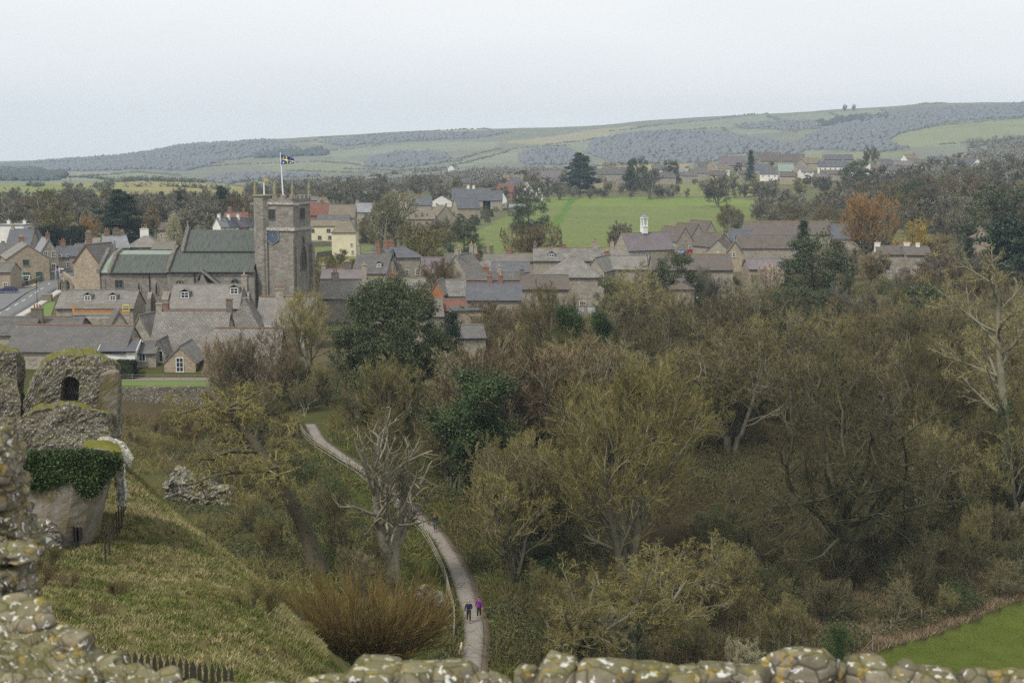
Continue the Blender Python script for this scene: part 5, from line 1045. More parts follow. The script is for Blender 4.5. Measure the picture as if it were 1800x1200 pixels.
zone([(1020, 290), (1210, 282), (1210, 300), (1020, 300)], TAN, 1150, 1700); zone([(1420, 284), (1600, 272), (1600, 262), (1420, 272)], (0.19, 0.21, 0.13), 1200, 1900); zone([(1660, 275), (1790, 255), (1900, 250), (1900, 268), (1700, 282)], (0.22, 0.21, 0.11), 700, 1800)
lf = (0.2, 0.222, 0.185); lt = (0.255, 0.245, 0.18); lg = (0.19, 0.21, 0.15)  # far field tones, also paled to carry painted haze
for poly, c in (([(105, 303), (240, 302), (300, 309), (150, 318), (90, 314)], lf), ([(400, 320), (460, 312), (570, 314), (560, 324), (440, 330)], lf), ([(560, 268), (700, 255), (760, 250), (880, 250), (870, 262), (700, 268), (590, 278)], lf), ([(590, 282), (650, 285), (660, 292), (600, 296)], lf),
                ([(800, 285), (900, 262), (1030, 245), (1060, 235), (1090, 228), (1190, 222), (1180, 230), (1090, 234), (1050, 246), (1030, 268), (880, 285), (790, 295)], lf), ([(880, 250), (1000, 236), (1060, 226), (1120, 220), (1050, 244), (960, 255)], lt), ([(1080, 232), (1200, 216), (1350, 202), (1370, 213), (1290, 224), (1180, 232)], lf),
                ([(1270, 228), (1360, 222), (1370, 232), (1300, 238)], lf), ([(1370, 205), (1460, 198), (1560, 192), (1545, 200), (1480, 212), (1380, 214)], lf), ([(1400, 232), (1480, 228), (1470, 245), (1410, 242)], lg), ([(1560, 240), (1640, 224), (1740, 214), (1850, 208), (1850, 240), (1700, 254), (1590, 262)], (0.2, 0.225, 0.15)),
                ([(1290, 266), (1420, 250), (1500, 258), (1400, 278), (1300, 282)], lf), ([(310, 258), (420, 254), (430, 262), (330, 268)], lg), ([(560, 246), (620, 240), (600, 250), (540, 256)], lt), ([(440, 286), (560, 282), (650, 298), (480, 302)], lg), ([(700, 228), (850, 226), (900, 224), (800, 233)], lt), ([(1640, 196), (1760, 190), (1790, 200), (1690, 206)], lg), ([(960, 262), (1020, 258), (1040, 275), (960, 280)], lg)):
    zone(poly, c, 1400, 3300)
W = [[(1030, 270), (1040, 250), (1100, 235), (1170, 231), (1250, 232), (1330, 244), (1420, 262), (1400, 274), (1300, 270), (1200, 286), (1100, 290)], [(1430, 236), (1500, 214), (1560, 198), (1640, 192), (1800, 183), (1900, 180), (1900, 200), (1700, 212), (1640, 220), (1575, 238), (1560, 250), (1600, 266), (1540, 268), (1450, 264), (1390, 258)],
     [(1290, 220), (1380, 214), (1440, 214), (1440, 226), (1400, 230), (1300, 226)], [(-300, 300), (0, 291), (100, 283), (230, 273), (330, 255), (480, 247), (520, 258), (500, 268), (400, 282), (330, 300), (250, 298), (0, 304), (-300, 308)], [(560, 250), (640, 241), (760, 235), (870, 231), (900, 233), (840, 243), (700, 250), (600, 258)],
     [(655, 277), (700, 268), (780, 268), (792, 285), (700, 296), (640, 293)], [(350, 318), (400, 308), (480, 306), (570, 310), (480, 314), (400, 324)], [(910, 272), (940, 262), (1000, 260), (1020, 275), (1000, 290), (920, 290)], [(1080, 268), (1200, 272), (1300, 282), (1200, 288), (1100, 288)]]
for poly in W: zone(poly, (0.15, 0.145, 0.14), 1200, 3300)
MEDGE = lambda px: np.interp(px, [1380, 1440, 1500, 1600, 1700, 1800, 1950], [70, 100, 107, 113, 118.5, 123.5, 130])
mm = (YG < MEDGE(PX)) & (YG > 50) & (PX > 1400); C0[mm] = (0.095, 0.12, 0.026)
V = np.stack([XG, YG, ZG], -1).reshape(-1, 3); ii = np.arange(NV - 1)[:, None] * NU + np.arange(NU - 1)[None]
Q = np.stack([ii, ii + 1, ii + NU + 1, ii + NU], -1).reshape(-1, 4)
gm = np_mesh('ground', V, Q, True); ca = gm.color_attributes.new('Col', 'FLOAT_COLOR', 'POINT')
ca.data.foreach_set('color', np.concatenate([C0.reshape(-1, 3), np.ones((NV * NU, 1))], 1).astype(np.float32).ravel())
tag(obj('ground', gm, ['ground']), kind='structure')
def strip(name, pts, widths, mat, lift=.06, kind='structure', smooth=3, drape=True, cross=5):
    """ribbon over the terrain through world points"""
    pts = [Vector(p) for p in pts]
    for _ in range(smooth):
        q, w = [pts[0]], [widths[0]]
        for i in range(len(pts) - 1): q += [pts[i] * .75 + pts[i + 1] * .25, pts[i] * .25 + pts[i + 1] * .75]; w += [widths[i] * .75 + widths[i + 1] * .25, widths[i] * .25 + widths[i + 1] * .75]
        q.append(pts[-1]); w.append(widths[-1]); pts, widths = q, w
    V, Q = [], []
    for i, p in enumerate(pts):
        t = (pts[min(i + 1, len(pts) - 1)] - pts[max(i - 1, 0)]); n = Vector((-t.y, t.x, 0)).normalized()
        zc = max(G(p.x + n.x * widths[i] * k / 2, p.y + n.y * widths[i] * k / 2) for k in (-1, -.5, 0, .5, 1)) if drape else p.z
        for k in range(cross): u = k / (cross - 1) - .5; q = p + n * u * widths[i]; V.append((q.x, q.y, zc + lift - abs(u) * .04))
        # skirts so that the edge meets the ground
    nC = cross
    for i in range(len(pts) - 1):
        for k in range(nC - 1): a = i * nC + k; Q.append((a, a + 1, a + nC + 1, a + nC))
    off = len(V)
    for side in (0, nC - 1):
        b = len(V)
        for i in range(len(pts)): v = V[i * nC + side]; V.append((v[0], v[1], v[2] - .6))
        for i in range(len(pts) - 1): Q.append((i * nC + side, (i + 1) * nC + side, b + i + 1, b + i))
    return tag(obj(name, np_mesh(name, np.array(V), np.array(Q), True), [mat]), kind=kind), pts
pathpx = [(812, 1260), (826, 1180), (836, 1110), (822, 1050), (800, 995), (765, 950), (722, 905), (672, 858), (615, 815), (562, 775), (545, 750)]
pdist = [88, 98, 107, 117, 127, 137, 145, 152, 159, 168, 178]
ppts = [ground_at(px, d) for (px, py), d in zip(pathpx, pdist)]
for (px, py), d, p in zip(pathpx, pdist, ppts): print('path', px, py, d, 'proj', [round(float(v)) for v in proj_np(p.x, p.y, p.z)])
pth, pathline = strip('path', ppts, [1.5] * 11, 'path_earth', .05)
verge, _ = strip('path_verge', ppts, [2.5] * 11, 'mud', -.14) if 'mud' in MT else (None, None)
# road through the village and the car park
def gp(px, py, lift=0, dmin=200):
    p = hit(px, py, dmin); return Vector((p.x, p.y, G(p.x, p.y)))
rp = [gp(-130, 620), gp(-40, 573), gp(30, 537), gp(75, 508), gp(104, 488), gp(120, 476), gp(128, 466)]
strip('road', rp, [7.0, 7.0, 6.6, 6.4, 6.2, 6.0, 5.5], 'asphalt', .22)
def offset(pts, o):
    r = []
    for i, p in enumerate(pts):
        t = pts[min(i + 1, len(pts) - 1)] - pts[max(i - 1, 0)]; n = Vector((-t.y, t.x, 0)).normalized(); r.append(p + n * o)
    return r
strip('road_edge_line', offset(rp, 3.0)[:6], [.35] * 6, 'yellow_line', .25); strip('pavement', offset(rp, -4.4)[:6], [1.7] * 6, 'kerb_stone', .34); strip('pavement', offset(rp[3:], 4.0), [1.5] * 4, 'kerb_stone', .34)
_, cl = strip('road_survey', rp, [.1] * 7, 'asphalt', .1); bpy.data.objects.remove(_)
dash = MB(); acc = 0
for i in range(len(cl) - 1):
    a, b = cl[i], cl[i + 1]; L = (b - a).length; acc += L
    if int(acc / 4.5) % 2 == 0 and b.y > 240:
        t = (b - a).normalized(); n = Vector((-t.y, t.x, 0)) * .09; z = max(G(a.x + s * 3, a.y) for s in (-1, 0, 1)) + .26; z2 = max(G(b.x + s * 3, b.y) for s in (-1, 0, 1)) + .26
        dash.quad((a.x - n.x, a.y - n.y, z), (b.x - n.x, b.y - n.y, z2), (b.x + n.x, b.y + n.y, z2), (a.x + n.x, a.y + n.y, z))
tag(dash.build('road_centre_line', ['white_line']), kind='structure')
carpark = [gp(-140, 520), gp(-60, 575), gp(8, 545), gp(45, 518), gp(68, 506), gp(10, 503), gp(-80, 500)]
cpb = MB(); cpb.face([(p.x, p.y, max(q.z for q in carpark) + .1) for p in carpark]); tag(cpb.build('car_park', ['asphalt']), kind='structure')
zcp = max(q.z for q in carpark) + .1
# lawns
def patch(name, poly, mat, lift=.08, dmin=150, flatz=None):
    pts = [gp(px, py, 0, dmin) for px, py in poly]; zz = flatz if flatz is not None else max(p.z for p in pts) + lift; mb = MB(); mb.face([(p.x, p.y, zz) for p in pts]); mb.slab([(p.x, p.y, zz - .01) for p in pts], .8); return tag(mb.build(name, [mat]), kind='structure'), zz
patch('churchyard_lawn', [(64, 560), (88, 560), (98, 530), (80, 528)], 'lawn', .1, 215)
wt = P(300, 678, 195).z
def flat(name, mat, q, z):
    m = MB(); P4 = [ground_at(px, d) for px, d in q]; m.slab([(p.x, p.y, z) for p in P4], .9); tag(m.build(name, [mat]), kind='structure')
flat('garden_lawn', 'lawn', [(204, 195.6), (386, 195.4), (384, 199.2), (206, 199.4)], wt - .02)
flat('terrace_paving', 'path_earth', [(200, 199.5), (392, 199.3), (400, 203), (196, 203)], wt + .12)
# ------------------------------------------------------------------ castle ruins, parapet, banks
def rough_block(name, corners, h0, mat, res=.22, amp=.28, seed=1, lean=(0, 0), topf=None, parent=None, freq=1.3, stone=.13):
    """rubble block: plan polygon corners (world x,y), base z, top z(s) -> displaced closed mesh"""
    bm = bmesh.new(); n = len(corners); per = []
    for i in range(n):
        a, b = Vector(corners[i]), Vector(corners[(i + 1) % n]); k = max(2, int((b - a).length / res))
        for j in range(k): per.append(a.lerp(b, j / k))
    cen = sum(per, Vector((0, 0))) / len(per); tops = [topf(p) for p in per]; hz = max(2, int((max(tops) - h0) / res)); rings = []
    for r in range(hz + 1):
        t = r / hz; rings.append([bm.verts.new((p.x + lean[0] * t, p.y + lean[1] * t, h0 + (tp - h0) * t)) for p, tp in zip(per, tops)])
    kk = max(3, int(max((p - cen).length for p in per) / res)); prev = rings[-1]
    for r in range(1, kk):
        t = r / kk; ring = []
        for p in per:
            q = p.lerp(cen, t); ring.append(bm.verts.new((q.x + lean[0], q.y + lean[1], topf(q) + .25 * math.sin(t * 1.5))))
        rings.append(ring)
    cv = bm.verts.new((cen.x + lean[0], cen.y + lean[1], topf(cen) + .25)); m_ = len(per)
    for a, b in zip(rings[:-1], rings[1:]):
        for i in range(m_): bm.faces.new((a[i], a[(i + 1) % m_], b[(i + 1) % m_], b[i]))
    for i in range(m_): bm.faces.new((rings[-1][i], rings[-1][(i + 1) % m_], cv))
    bm.normal_update()
    for v in bm.verts:
        p = v.co * freq + Vector((seed * 7.1, 0, 0)); big = mnoise.fractal(p * .45, 1.0, 2.0, 3); d_, _p = mnoise.voronoi(Vector((p.x * 1.9, p.y * 1.9, p.z * 3.2)))
        v.co += v.normal * (big * amp + (d_[1] - d_[0]) * stone - .03)
    me = bpy.data.meshes.new(name); bm.to_mesh(me); bm.free(); o = obj(name, me, [mat] if isinstance(mat, str) else mat, parent); return o
def plan(pxs, ds): return [tuple(P(px, 700, d).xy) for px, d in zip(pxs, ds)]
def ztop(profile, d):
    """profile: list of (px, py) of the skyline; returns z as a function of plan position"""
    xs = [p[0] for p in profile]; ys = [p[1] for p in profile]
    def f(q): px = 900 + F * q.x / q.y; return P(px, float(np.interp(px, xs, ys)), q.y).z
    return f
# leaning ruin with the barred window
rA = thing('ruined_wall', 'leaning rubble ruin capped with moss and pierced by a small barred arched window', 'castle ruin', P(118, 790, 84))
b = rough_block('masonry', plan([26, 190, 204, 72], [82, 82.5, 86.5, 87.5]), P(100, 850, 84).z, 'ruin_stone', res=.14, amp=.3, seed=3, lean=(.35, .2), topf=ztop([(20, 700), (45, 655), (62, 636), (100, 624), (140, 622), (175, 634), (206, 650)], 84), stone=.17)
cut = MB(); wc = P(117, 708, 82); wd, n = .52, 8
pts = [(-wd, 0)] + [(-wd * math.cos(PI * i / n), 1.0 + .52 * math.sin(PI * i / n)) for i in range(n + 1)] + [(wd, 0)]
Rm = Matrix.Translation(wc) @ Matrix.Rotation(R(8), 4, 'Y') 
fr = [Rm @ Vector((x, -2.5, z)) for x, z in pts]; bk = [Rm @ Vector((x, 1.6, z)) for x, z in pts]
cut.face(fr); cut.face(list(reversed(bk)))
for i in range(len(pts)): j = (i + 1) % len(pts); cut.face((fr[j], fr[i], bk[i], bk[j]))
cb = bmesh.new(); 
cme = cut.mesh('cutter'); cb.from_mesh(cme); bmesh.ops.remove_doubles(cb, verts=cb.verts, dist=.001); bmesh.ops.recalc_face_normals(cb, faces=cb.faces); cb.to_mesh(cme); cb.free()
co_ = obj('cutter', cme, []); md = b.modifiers.new('b', 'BOOLEAN'); md.object = co_; md.operation = 'DIFFERENCE'; md.solver = 'EXACT'
dg = bpy.context.evaluated_depsgraph_get(); dg.update(); nm = bpy.data.meshes.new_from_object(b.evaluated_get(dg)); b.modifiers.clear(); b.data = nm; bpy.data.objects.remove(co_)
if not nm.materials: nm.materials.append(MT['ruin_stone'])
b.parent = rA; b.matrix_parent_inverse = Matrix.Translation(rA.location).inverted()
def adopt(c, par): c.parent = par; c.matrix_parent_inverse = Matrix.Translation(par.location).inverted()
bars = MB()
for k in (-1, 0, 1): bars.tube(Rm @ Vector((k * .2, .9, .05)), Rm @ Vector((k * .2, .9, 1.45)), .035, k=5)
for z in (.5, 1.0): bars.tube(Rm @ Vector((-.5, .9, z)), Rm @ Vector((.5, .9, z)), .03, k=5)
adopt(bars.build('window_bars', ['iron']), rA)
sl = MB(); sl.box((0, -.1, -.1), (1.25, 1.7, .2), M=Rm); adopt(sl.build('window_sill', ['ruin_smooth']), rA)
aj = MB(); aj.box(P(182, 720, 82.1), (.55, .5, 3.0)); aj.box(P(150, 700, 81.8), (.35, .5, 1.6))
adopt(rough_block('smooth_pier', plan([168, 203, 206, 176], [81.6, 81.9, 84, 84]), P(180, 745, 83).z, 'ruin_smooth', res=.16, amp=.08, seed=8, lean=(.25, 0), topf=ztop([(160, 660), (206, 650)], 83), stone=.06), rA)
# the ledge in front of it
rl = rough_block('ruined_ledge', plan([28, 190, 196, 40], [80.5, 80.5, 82.2, 82.2]), P(100, 850, 81).z, 'ruin_stone', res=.15, amp=.3, seed=5, topf=ztop([(20, 735), (60, 715), (100, 712), (190, 728)], 81), stone=.17)
tag(rl, 'rough stone ledge with mossy top at the foot of the leaning window ruin', 'castle ruin')
rb = rough_block('ruined_wall_end', plan([-70, 34, 44, -60], [84, 84, 88, 88]), P(0, 800, 85).z, 'ruin_stone', res=.16, amp=.3, seed=9, topf=ztop([(-70, 615), (20, 618), (38, 632), (46, 660)], 85), stone=.16)
tag(rb, 'broken rubble wall end cut by the left edge, beside the window ruin', 'castle ruin')
# ivy-clad tilted slab tower
rC = thing('ivy_covered_ruin', 'tilted block of smooth curved castle masonry wrapped in dark ivy, white stones along its top', 'castle ruin', P(120, 950, 66))
xs = [-30, 50, 90, 122, 144, 156, 158, 110, -20]; ds = [64.5, 63.9, 63.9, 64.3, 65.2, 66.4, 68, 69, 69]
blk = rough_block('masonry', plan(xs, ds), P(120, 990, 65).z, 'ruin_smooth', res=.16, amp=.1, seed=12, lean=(1.25, -.1), topf=ztop([(-40, 800), (10, 806), (60, 800), (105, 788), (135, 790), (165, 806)], 66), stone=.05, freq=.8)
adopt(blk, rC)
rg = np.random.RandomState(5); 
cp = rough_block('coping_stones', [tuple(Vector(p) + Vector((.72, 0))) for p in plan([128, 152, 196, 205, 190, 150], [66.5, 66.8, 65.2, 66.5, 68.2, 68.6])], P(170, 800, 66).z - .25, 'rock_white', res=.12, amp=.18, seed=2, topf=lambda q: P(180, 786, 66.5).z + .1 - .45 * max(0, (q.x - P(170, 786, 66).x)), stone=.2); adopt(cp, rC)
mossp = rough_block('moss_cap', [tuple(Vector(p) + Vector((.7, 0))) for p in plan([112, 150, 186, 178, 120], [65.4, 65.0, 65.0, 66.8, 67.4])], P(150, 796, 66).z - .3, 'moss', res=.16, amp=.12, seed=4, topf=lambda q: P(150, 787, 66).z + .05, stone=.03); adopt(mossp, rC)
# ivy curtain on the front face
n = 15000; u = rg.rand(n); pxl = 30 + u * 178; low = np.interp(pxl, [30, 60, 100, 128, 150, 165, 205], [838, 856, 850, 840, 868, 868, 815]); top = np.interp(pxl, [30, 70, 120, 150, 180, 208], [798, 796, 796, 792, 800, 806]); py = top + (low + rg.normal(0, 4, n) - top) * rg.rand(n)
IV = np.array([tuple(P(a, b_, 64.05 + rg.uniform(-.28, .12) + (1.2 * max(0, (a - 168) / 37) ** 1.5))) for a, b_ in zip(pxl, py)])
Vv, Qv = leaves(rg, IV, 4, .1, .062); adopt(obj('ivy', np_mesh('ivy', Vv, Qv), ['leaf_ivy']), rC)
cr = MB(); cr.box(P(136, 944, 64.1), (.06, .5, 1.0)); cr.box(P(131, 936, 64.1), (.04, .4, .7)); cr.box(P(142, 938, 64.1), (.05, .4, .6)); adopt(cr.build('fissure', ['dark_paint']), rC)
sm = rough_block('tall_stone_stub', plan([198, 213, 216, 200], [68, 68, 70.5, 70.5]), P(205, 880, 69).z, 'rock_white', res=.14, amp=.2, seed=19, topf=ztop([(195, 808), (206, 800), (216, 812)], 69), stone=.16)
tag(sm, 'narrow stub of yellow-lichened stone standing behind the ivy-clad block', 'castle ruin')
rl = rough_block('stone_pile', plan([36, 100, 96, 40], [62.6, 62.8, 64.3, 64.3]), P(60, 970, 63.5).z, 'rock', res=.12, amp=.3, seed=33, topf=ztop([(30, 918), (60, 925), (100, 938)], 63.5), stone=.2)
tag(rl, 'heap of white rubble stones at the foot of the ivy-clad block', 'stone heap')
rr = rough_block('rock_outcrop', plan([285, 325, 395, 400, 305], [146, 144, 143, 148, 149]), P(320, 905, 147).z, 'rock', res=.22, amp=.8, seed=13, topf=ztop([(280, 842), (300, 826), (345, 848), (420, 868)], 147), stone=.6)
tag(rr, 'pale broken rock outcrop on the ditch bank above the ivy-hung thicket', 'rock outcrop')
rr = rough_block('rock_outcrop', plan([728, 752, 782, 776, 738], [113, 111, 111, 115, 116]), P(750, 1090, 113).z, 'rock', res=.2, amp=.4, seed=14, topf=ztop([(725, 1036), (742, 1028), (765, 1044), (785, 1064)], 113), stone=.3)
tag(rr, 'small white rock outcrop on the bank beside the path railing', 'rock outcrop')
# garden retaining wall
rw = rough_block('retaining_wall', [tuple(ground_at(204, 194.4).xy), tuple(ground_at(386, 193.6).xy), tuple(ground_at(389, 195.4).xy), tuple(ground_at(206, 196).xy)], P(300, 735, 195).z, 'rubble_moss', res=.35, amp=.1, seed=21, topf=ztop([(200, 681), (390, 679)], 195), stone=.1, freq=.9)
tag(rw, 'high mossy rubble retaining wall below the cottage lawn', 'wall')
# ---------------------------------------------------------- foreground parapet
rg = np.random.RandomState(9)
edge = [(-60, 1062, 3.9), (0, 1048, 3.9), (60, 1078, 3.8), (125, 1106, 3.75), (165, 1134, 3.7), (200, 1148, 3.7), (270, 1170, 3.65), (330, 1190, 3.6), (420, 1200, 3.6), (560, 1196, 3.6), (640, 1185, 3.6), (1900, 1180, 3.6)]
def parapet():
    bm = bmesh.new()
    def stone(c, s, sd, sub=3, disp=.34):
        r = bmesh.ops.create_icosphere(bm, subdivisions=sub, radius=1.0); pls = [(Vector((rnd.gauss(0, 1), rnd.gauss(0, 1), rnd.gauss(0, 1))).normalized(), rnd.uniform(.6, .85)) for _ in range(8)] + [(Vector((0, 0, 1)), .72)]; rot = Matrix.Rotation(rnd.uniform(-.5, .5), 3, 'X') @ Matrix.Rotation(rnd.random() * 3, 3, 'Z')
        for v in r['verts']:
            n = v.co.copy(); vd = mnoise.voronoi(n * 1.7 + Vector((sd, 0, 0)))[0]; f = 1.12 + disp * .6 * mnoise.fractal(n * 1.2 + Vector((sd, 0, 0)), 1, 2, 3) + .09 * mnoise.fractal(n * 5 + Vector((sd, 3, 0)), 1, 2, 3) + .06 * (vd[1] - vd[0])
            q = n * f
            for pn, pd in pls:
                e_ = q.dot(pn) - pd
                if e_ > 0: q = q - pn * e_ * .92
            q = rot @ Vector((q.x * s[0], q.y * s[1], q.z * s[2])); v.co = q + Vector(c)
    sd = 0
    # far edge skyline stones from left to right
    sky = [(20, 1043, 60), (62, 1062, 62), (100, 1098, 52), (138, 1108, 60), (150, 1138, 50), (190, 1150, 60), (235, 1168, 60), (285, 1180, 60), (340, 1192, 55), (400, 1200, 50), (470, 1200, 60), (530, 1200, 60), (600, 1186, 70), (655, 1165, 95), (700, 1172, 70), (745, 1166, 80), (790, 1164, 80), (835, 1180, 60), (870, 1182, 55),
           (928, 1168, 50), (972, 1162, 72), (1030, 1176, 60), (1085, 1160, 110), (1140, 1163, 80), (1205, 1172, 85), (1262, 1164, 90), (1330, 1168, 80), (1402, 1138, 92), (1460, 1168, 50), (1530, 1164, 85), (1590, 1172, 70), (1650, 1172, 80), (1712, 1176, 70), (1770, 1176, 80), (1840, 1172, 90), (1900, 1176, 90)]
    for px, py, w in sky:
        d = float(np.interp(px, [e[0] for e in edge], [e[2] for e in edge])); r = w / F * d * .66; h = max(.055, r * rnd.uniform(.75, 1.0)); top = P(px, py, d)
        stone((top.x, top.y, top.z - h * .74), (r, r * 1.1, h), sd); sd += 3.7
    # top surface of the wall toward the camera
    for k in range(420):
        px = rg.uniform(-120, 1950) if k > 160 else rg.uniform(-120, 480); e = float(np.interp(px, [q[0] for q in edge], [q[1] for q in edge])); d0 = float(np.interp(px, [q[0] for q in edge], [q[2] for q in edge])); back = rg.uniform(.05, .75)
        base = P(px, e + 14, d0); r = rg.uniform(.025, .075); stone((base.x * (1 - back / d0), d0 - back, base.z - .04 - back * .06 + rg.uniform(-.03, .01)), (r, r * rg.uniform(.7, 1.2), r * rg.uniform(.5, .8)), sd, 2 if r < .06 else 3); sd += 1.3
    me = bpy.data.meshes.new('parapet_stones'); bm.to_mesh(me); bm.free(); me.polygons.foreach_set('use_smooth', np.full(len(me.polygons), True, bool))
    return me
pw = thing('parapet_wall', 'lichen-spotted rubble parapet along the bottom of the view, nearest of all', 'wall', (0, 3.4, CAMZ - 1.6))
adopt(obj('stones', parapet(), ['parapet_stone']), pw)
# mortar core
bm = bmesh.new(); rows = []
for k in range(420):
    px = -200 + k * 2250 / 419; e = float(np.interp(px, [q[0] for q in edge], [q[1] for q in edge])); d0 = float(np.interp(px, [q[0] for q in edge], [q[2] for q in edge])); b0 = P(px, e + 22, d0); row = []
    for j, (dy, dz) in enumerate([(.12, -1.8), (.1, -.5), (.05, -.1), (0, -.03)] + [(-.8 * q / 40, -.0 - .05 * q / 40) for q in range(1, 41)] + [(-.82, -.5), (-.85, -1.8)]):
        y = d0 + dy; p = Vector((b0.x * y / d0 if dy < 0 else b0.x, y, b0.z + dz)); vd = mnoise.voronoi(p * 11)[0]; nz_ = mnoise.fractal(p * 14, 1, 2, 4) * .02 + (vd[1] - vd[0]) * .04; row.append(bm.verts.new(p + Vector((0, 0, nz_ if dz > -.4 else 0))))
    rows.append(row)
for a, b_ in zip(rows[:-1], rows[1:]):
    for i in range(len(a) - 1): bm.faces.new((a[i], b_[i], b_[i + 1], a[i + 1]))
bmesh.ops.recalc_face_normals(bm, faces=bm.faces); me = bpy.data.meshes.new('core'); bm.to_mesh(me); bm.free(); adopt(obj('mortar_core', me, ['parapet_stone']), pw)
# pillar of stacked stones at the left edge
pl = thing('broken_merlon', 'stack of lichened stones rising at the left edge above the parapet', 'wall', P(0, 1060, 4.6))
bm = bmesh.new()
for (px, py, w, h) in ((-14, 785, 62, 50), (2, 815, 60, 60), (-2, 862, 84, 60), (-30, 800, 90, 90), (12, 905, 66, 50), (18, 930, 70, 46), (-10, 950, 100, 60), (30, 963, 92, 36), (-5, 990, 96, 60), (14, 1012, 66, 60), (-20, 1035, 110, 50), (-40, 900, 110, 120), (-40, 1000, 110, 120), (30, 1045, 56, 34), (-4, 845, 90, 26)):
    r = bmesh.ops.create_icosphere(bm, subdivisions=4, radius=1.0); c = P(px, py, 4.6 + rnd.uniform(-.05, .08)); sx, sz = w / F * 4.6 / 2 * 1.25, h / F * 4.6 / 2 * 1.3
    for v in r['verts']:
        n = v.co.copy(); vd = mnoise.voronoi(n * 1.5 + c * 9)[0]; f = .92 + .25 * mnoise.fractal(n * 1.3 + c * 9, 1, 2, 4) + .25 * (vd[1] - vd[0]); q = Vector((max(-.8, min(.8, n.x)), max(-.8, min(.8, n.y)), max(-.75, min(.75, n.z)))) * f; v.co = Vector((q.x * sx, q.y * .16, q.z * sz)) + c
me = bpy.data.meshes.new('merlon'); bm.to_mesh(me); bm.free(); me.polygons.foreach_set('use_smooth', np.full(len(me.polygons), True, bool)); adopt(obj('stones', me, ['parapet_stone']), pl)
# ------------------------------------------------------------------ fences, posts, walls
def fence(label, pts, post_h=1.1, rails=(.45, .95), gap=2.2, mat='wood_grey', pr=.06, rr=.045, name='rail_fence', cat='fence', group=None, dia=False):
    pts = [Vector((p[0], p[1], G(p[0], p[1]))) for p in pts]; o = thing(name, label, cat, pts[0], 0, group); acc = 0; ps = [pts[0]]
    for i in range(len(pts) - 1):
        a, b = pts[i], pts[i + 1]; L = (b - a).length; t = gap - acc
        while t <= L: q = a.lerp(b, t / L); q.z = G(q.x, q.y); ps.append(q); t += gap
        acc = L - (t - gap)
    for q in ps[:95]:
        m = MB(); m.tube(q - pts[0] + Vector((0, 0, -.3)), q - pts[0] + Vector((rnd.uniform(-.03, .03), 0, post_h)), pr, pr * .9, 6); m.build('post', [mat], o)
    for h in rails:
        m = MB(); m.path([q - pts[0] + Vector((0, 0, h)) for q in ps], rr, 5); m.build('rail', [mat], o)
    return o
ol = offset([Vector(p) for p in pathline], 1.5)
fence('grey timber post-and-rail fence following the curved path', [p for p in ol if 104 < p.y < 176], 1.15, (.4, .75, 1.08), 2.6)
fence('low rail and wire fence on the cottage terrace', [ground_at(px, 200) for px in (206, 250, 300, 350, 385)], 1.1, (.35, .65, 1.0), 2.2, rr=.03, pr=.05)
fence('wire fence posts across the lower end of the green field', [gp(px, py, 0, 300) for px, py in ((785, 446), (840, 441), (880, 437))], 1.4, (), 5, pr=.06, name='post_fence')
fence('short posts along the edge of the bottom meadow', [ground_at(px, d) for px, d in ((1500, 106), (1572, 116), (1660, 121), (1742, 124), (1850, 128))], 1.3, (1.0,), 5.2, rr=.012, pr=.06, name='post_fence')
fence('dark iron mesh barrier on the slope behind the ivy-clad ruin', [ground_at(px, d) for px, d in ((186, 62), (206, 66), (222, 72))], 1.4, (.3, .65, 1.0, 1.35), 1.4, 'wood_dark', .045, .012, name='mesh_barrier')
# pointed palisade
pal = thing('picket_palisade', 'dark pointed picket palisade just beyond the parapet, lower left', 'fence', ground_at(300, 42)); g0 = pal.location.copy()
pks = [(192 + i * 11.3, 1142 + (i * 11.3) * .16 + rnd.uniform(-2, 2)) for i in range(20)]
for i, (px, py) in enumerate(pks):
    d = 38; tp = P(px, py, d); m = MB(); w = .055 if i != 13 else .09; b = tp - g0; lean = rnd.uniform(-.04, .04)
    m.box((b.x, b.y, b.z - .75), (w * 2, .03, 1.3)); m.face([(b.x - w, b.y - .015, b.z - .1), (b.x + w, b.y - .015, b.z - .1), (b.x + lean, b.y, b.z + .12)]); m.face([(b.x + w, b.y + .015, b.z - .1), (b.x - w, b.y + .015, b.z - .1), (b.x + lean, b.y, b.z + .12)])
    m.face([(b.x - w, b.y + .015, b.z - .1), (b.x - w, b.y - .015, b.z - .1), (b.x + lean, b.y, b.z + .12)]); m.face([(b.x + w, b.y - .015, b.z - .1), (b.x + w, b.y + .015, b.z - .1), (b.x + lean, b.y, b.z + .12)])
    m.build('picket', ['wood_dark'], pal)
for dz in (-.5, -1.1):
    m = MB(); a, b = P(pks[0][0] - 40, pks[0][1] - 8, 38.05) - g0, P(pks[-1][0] + 10, pks[-1][1] + 2, 38.05) - g0; m.tube(a + Vector((0, .05, dz)), b + Vector((0, .05, dz)), .035, k=5); m.build('rail', ['wood_dark'], pal)
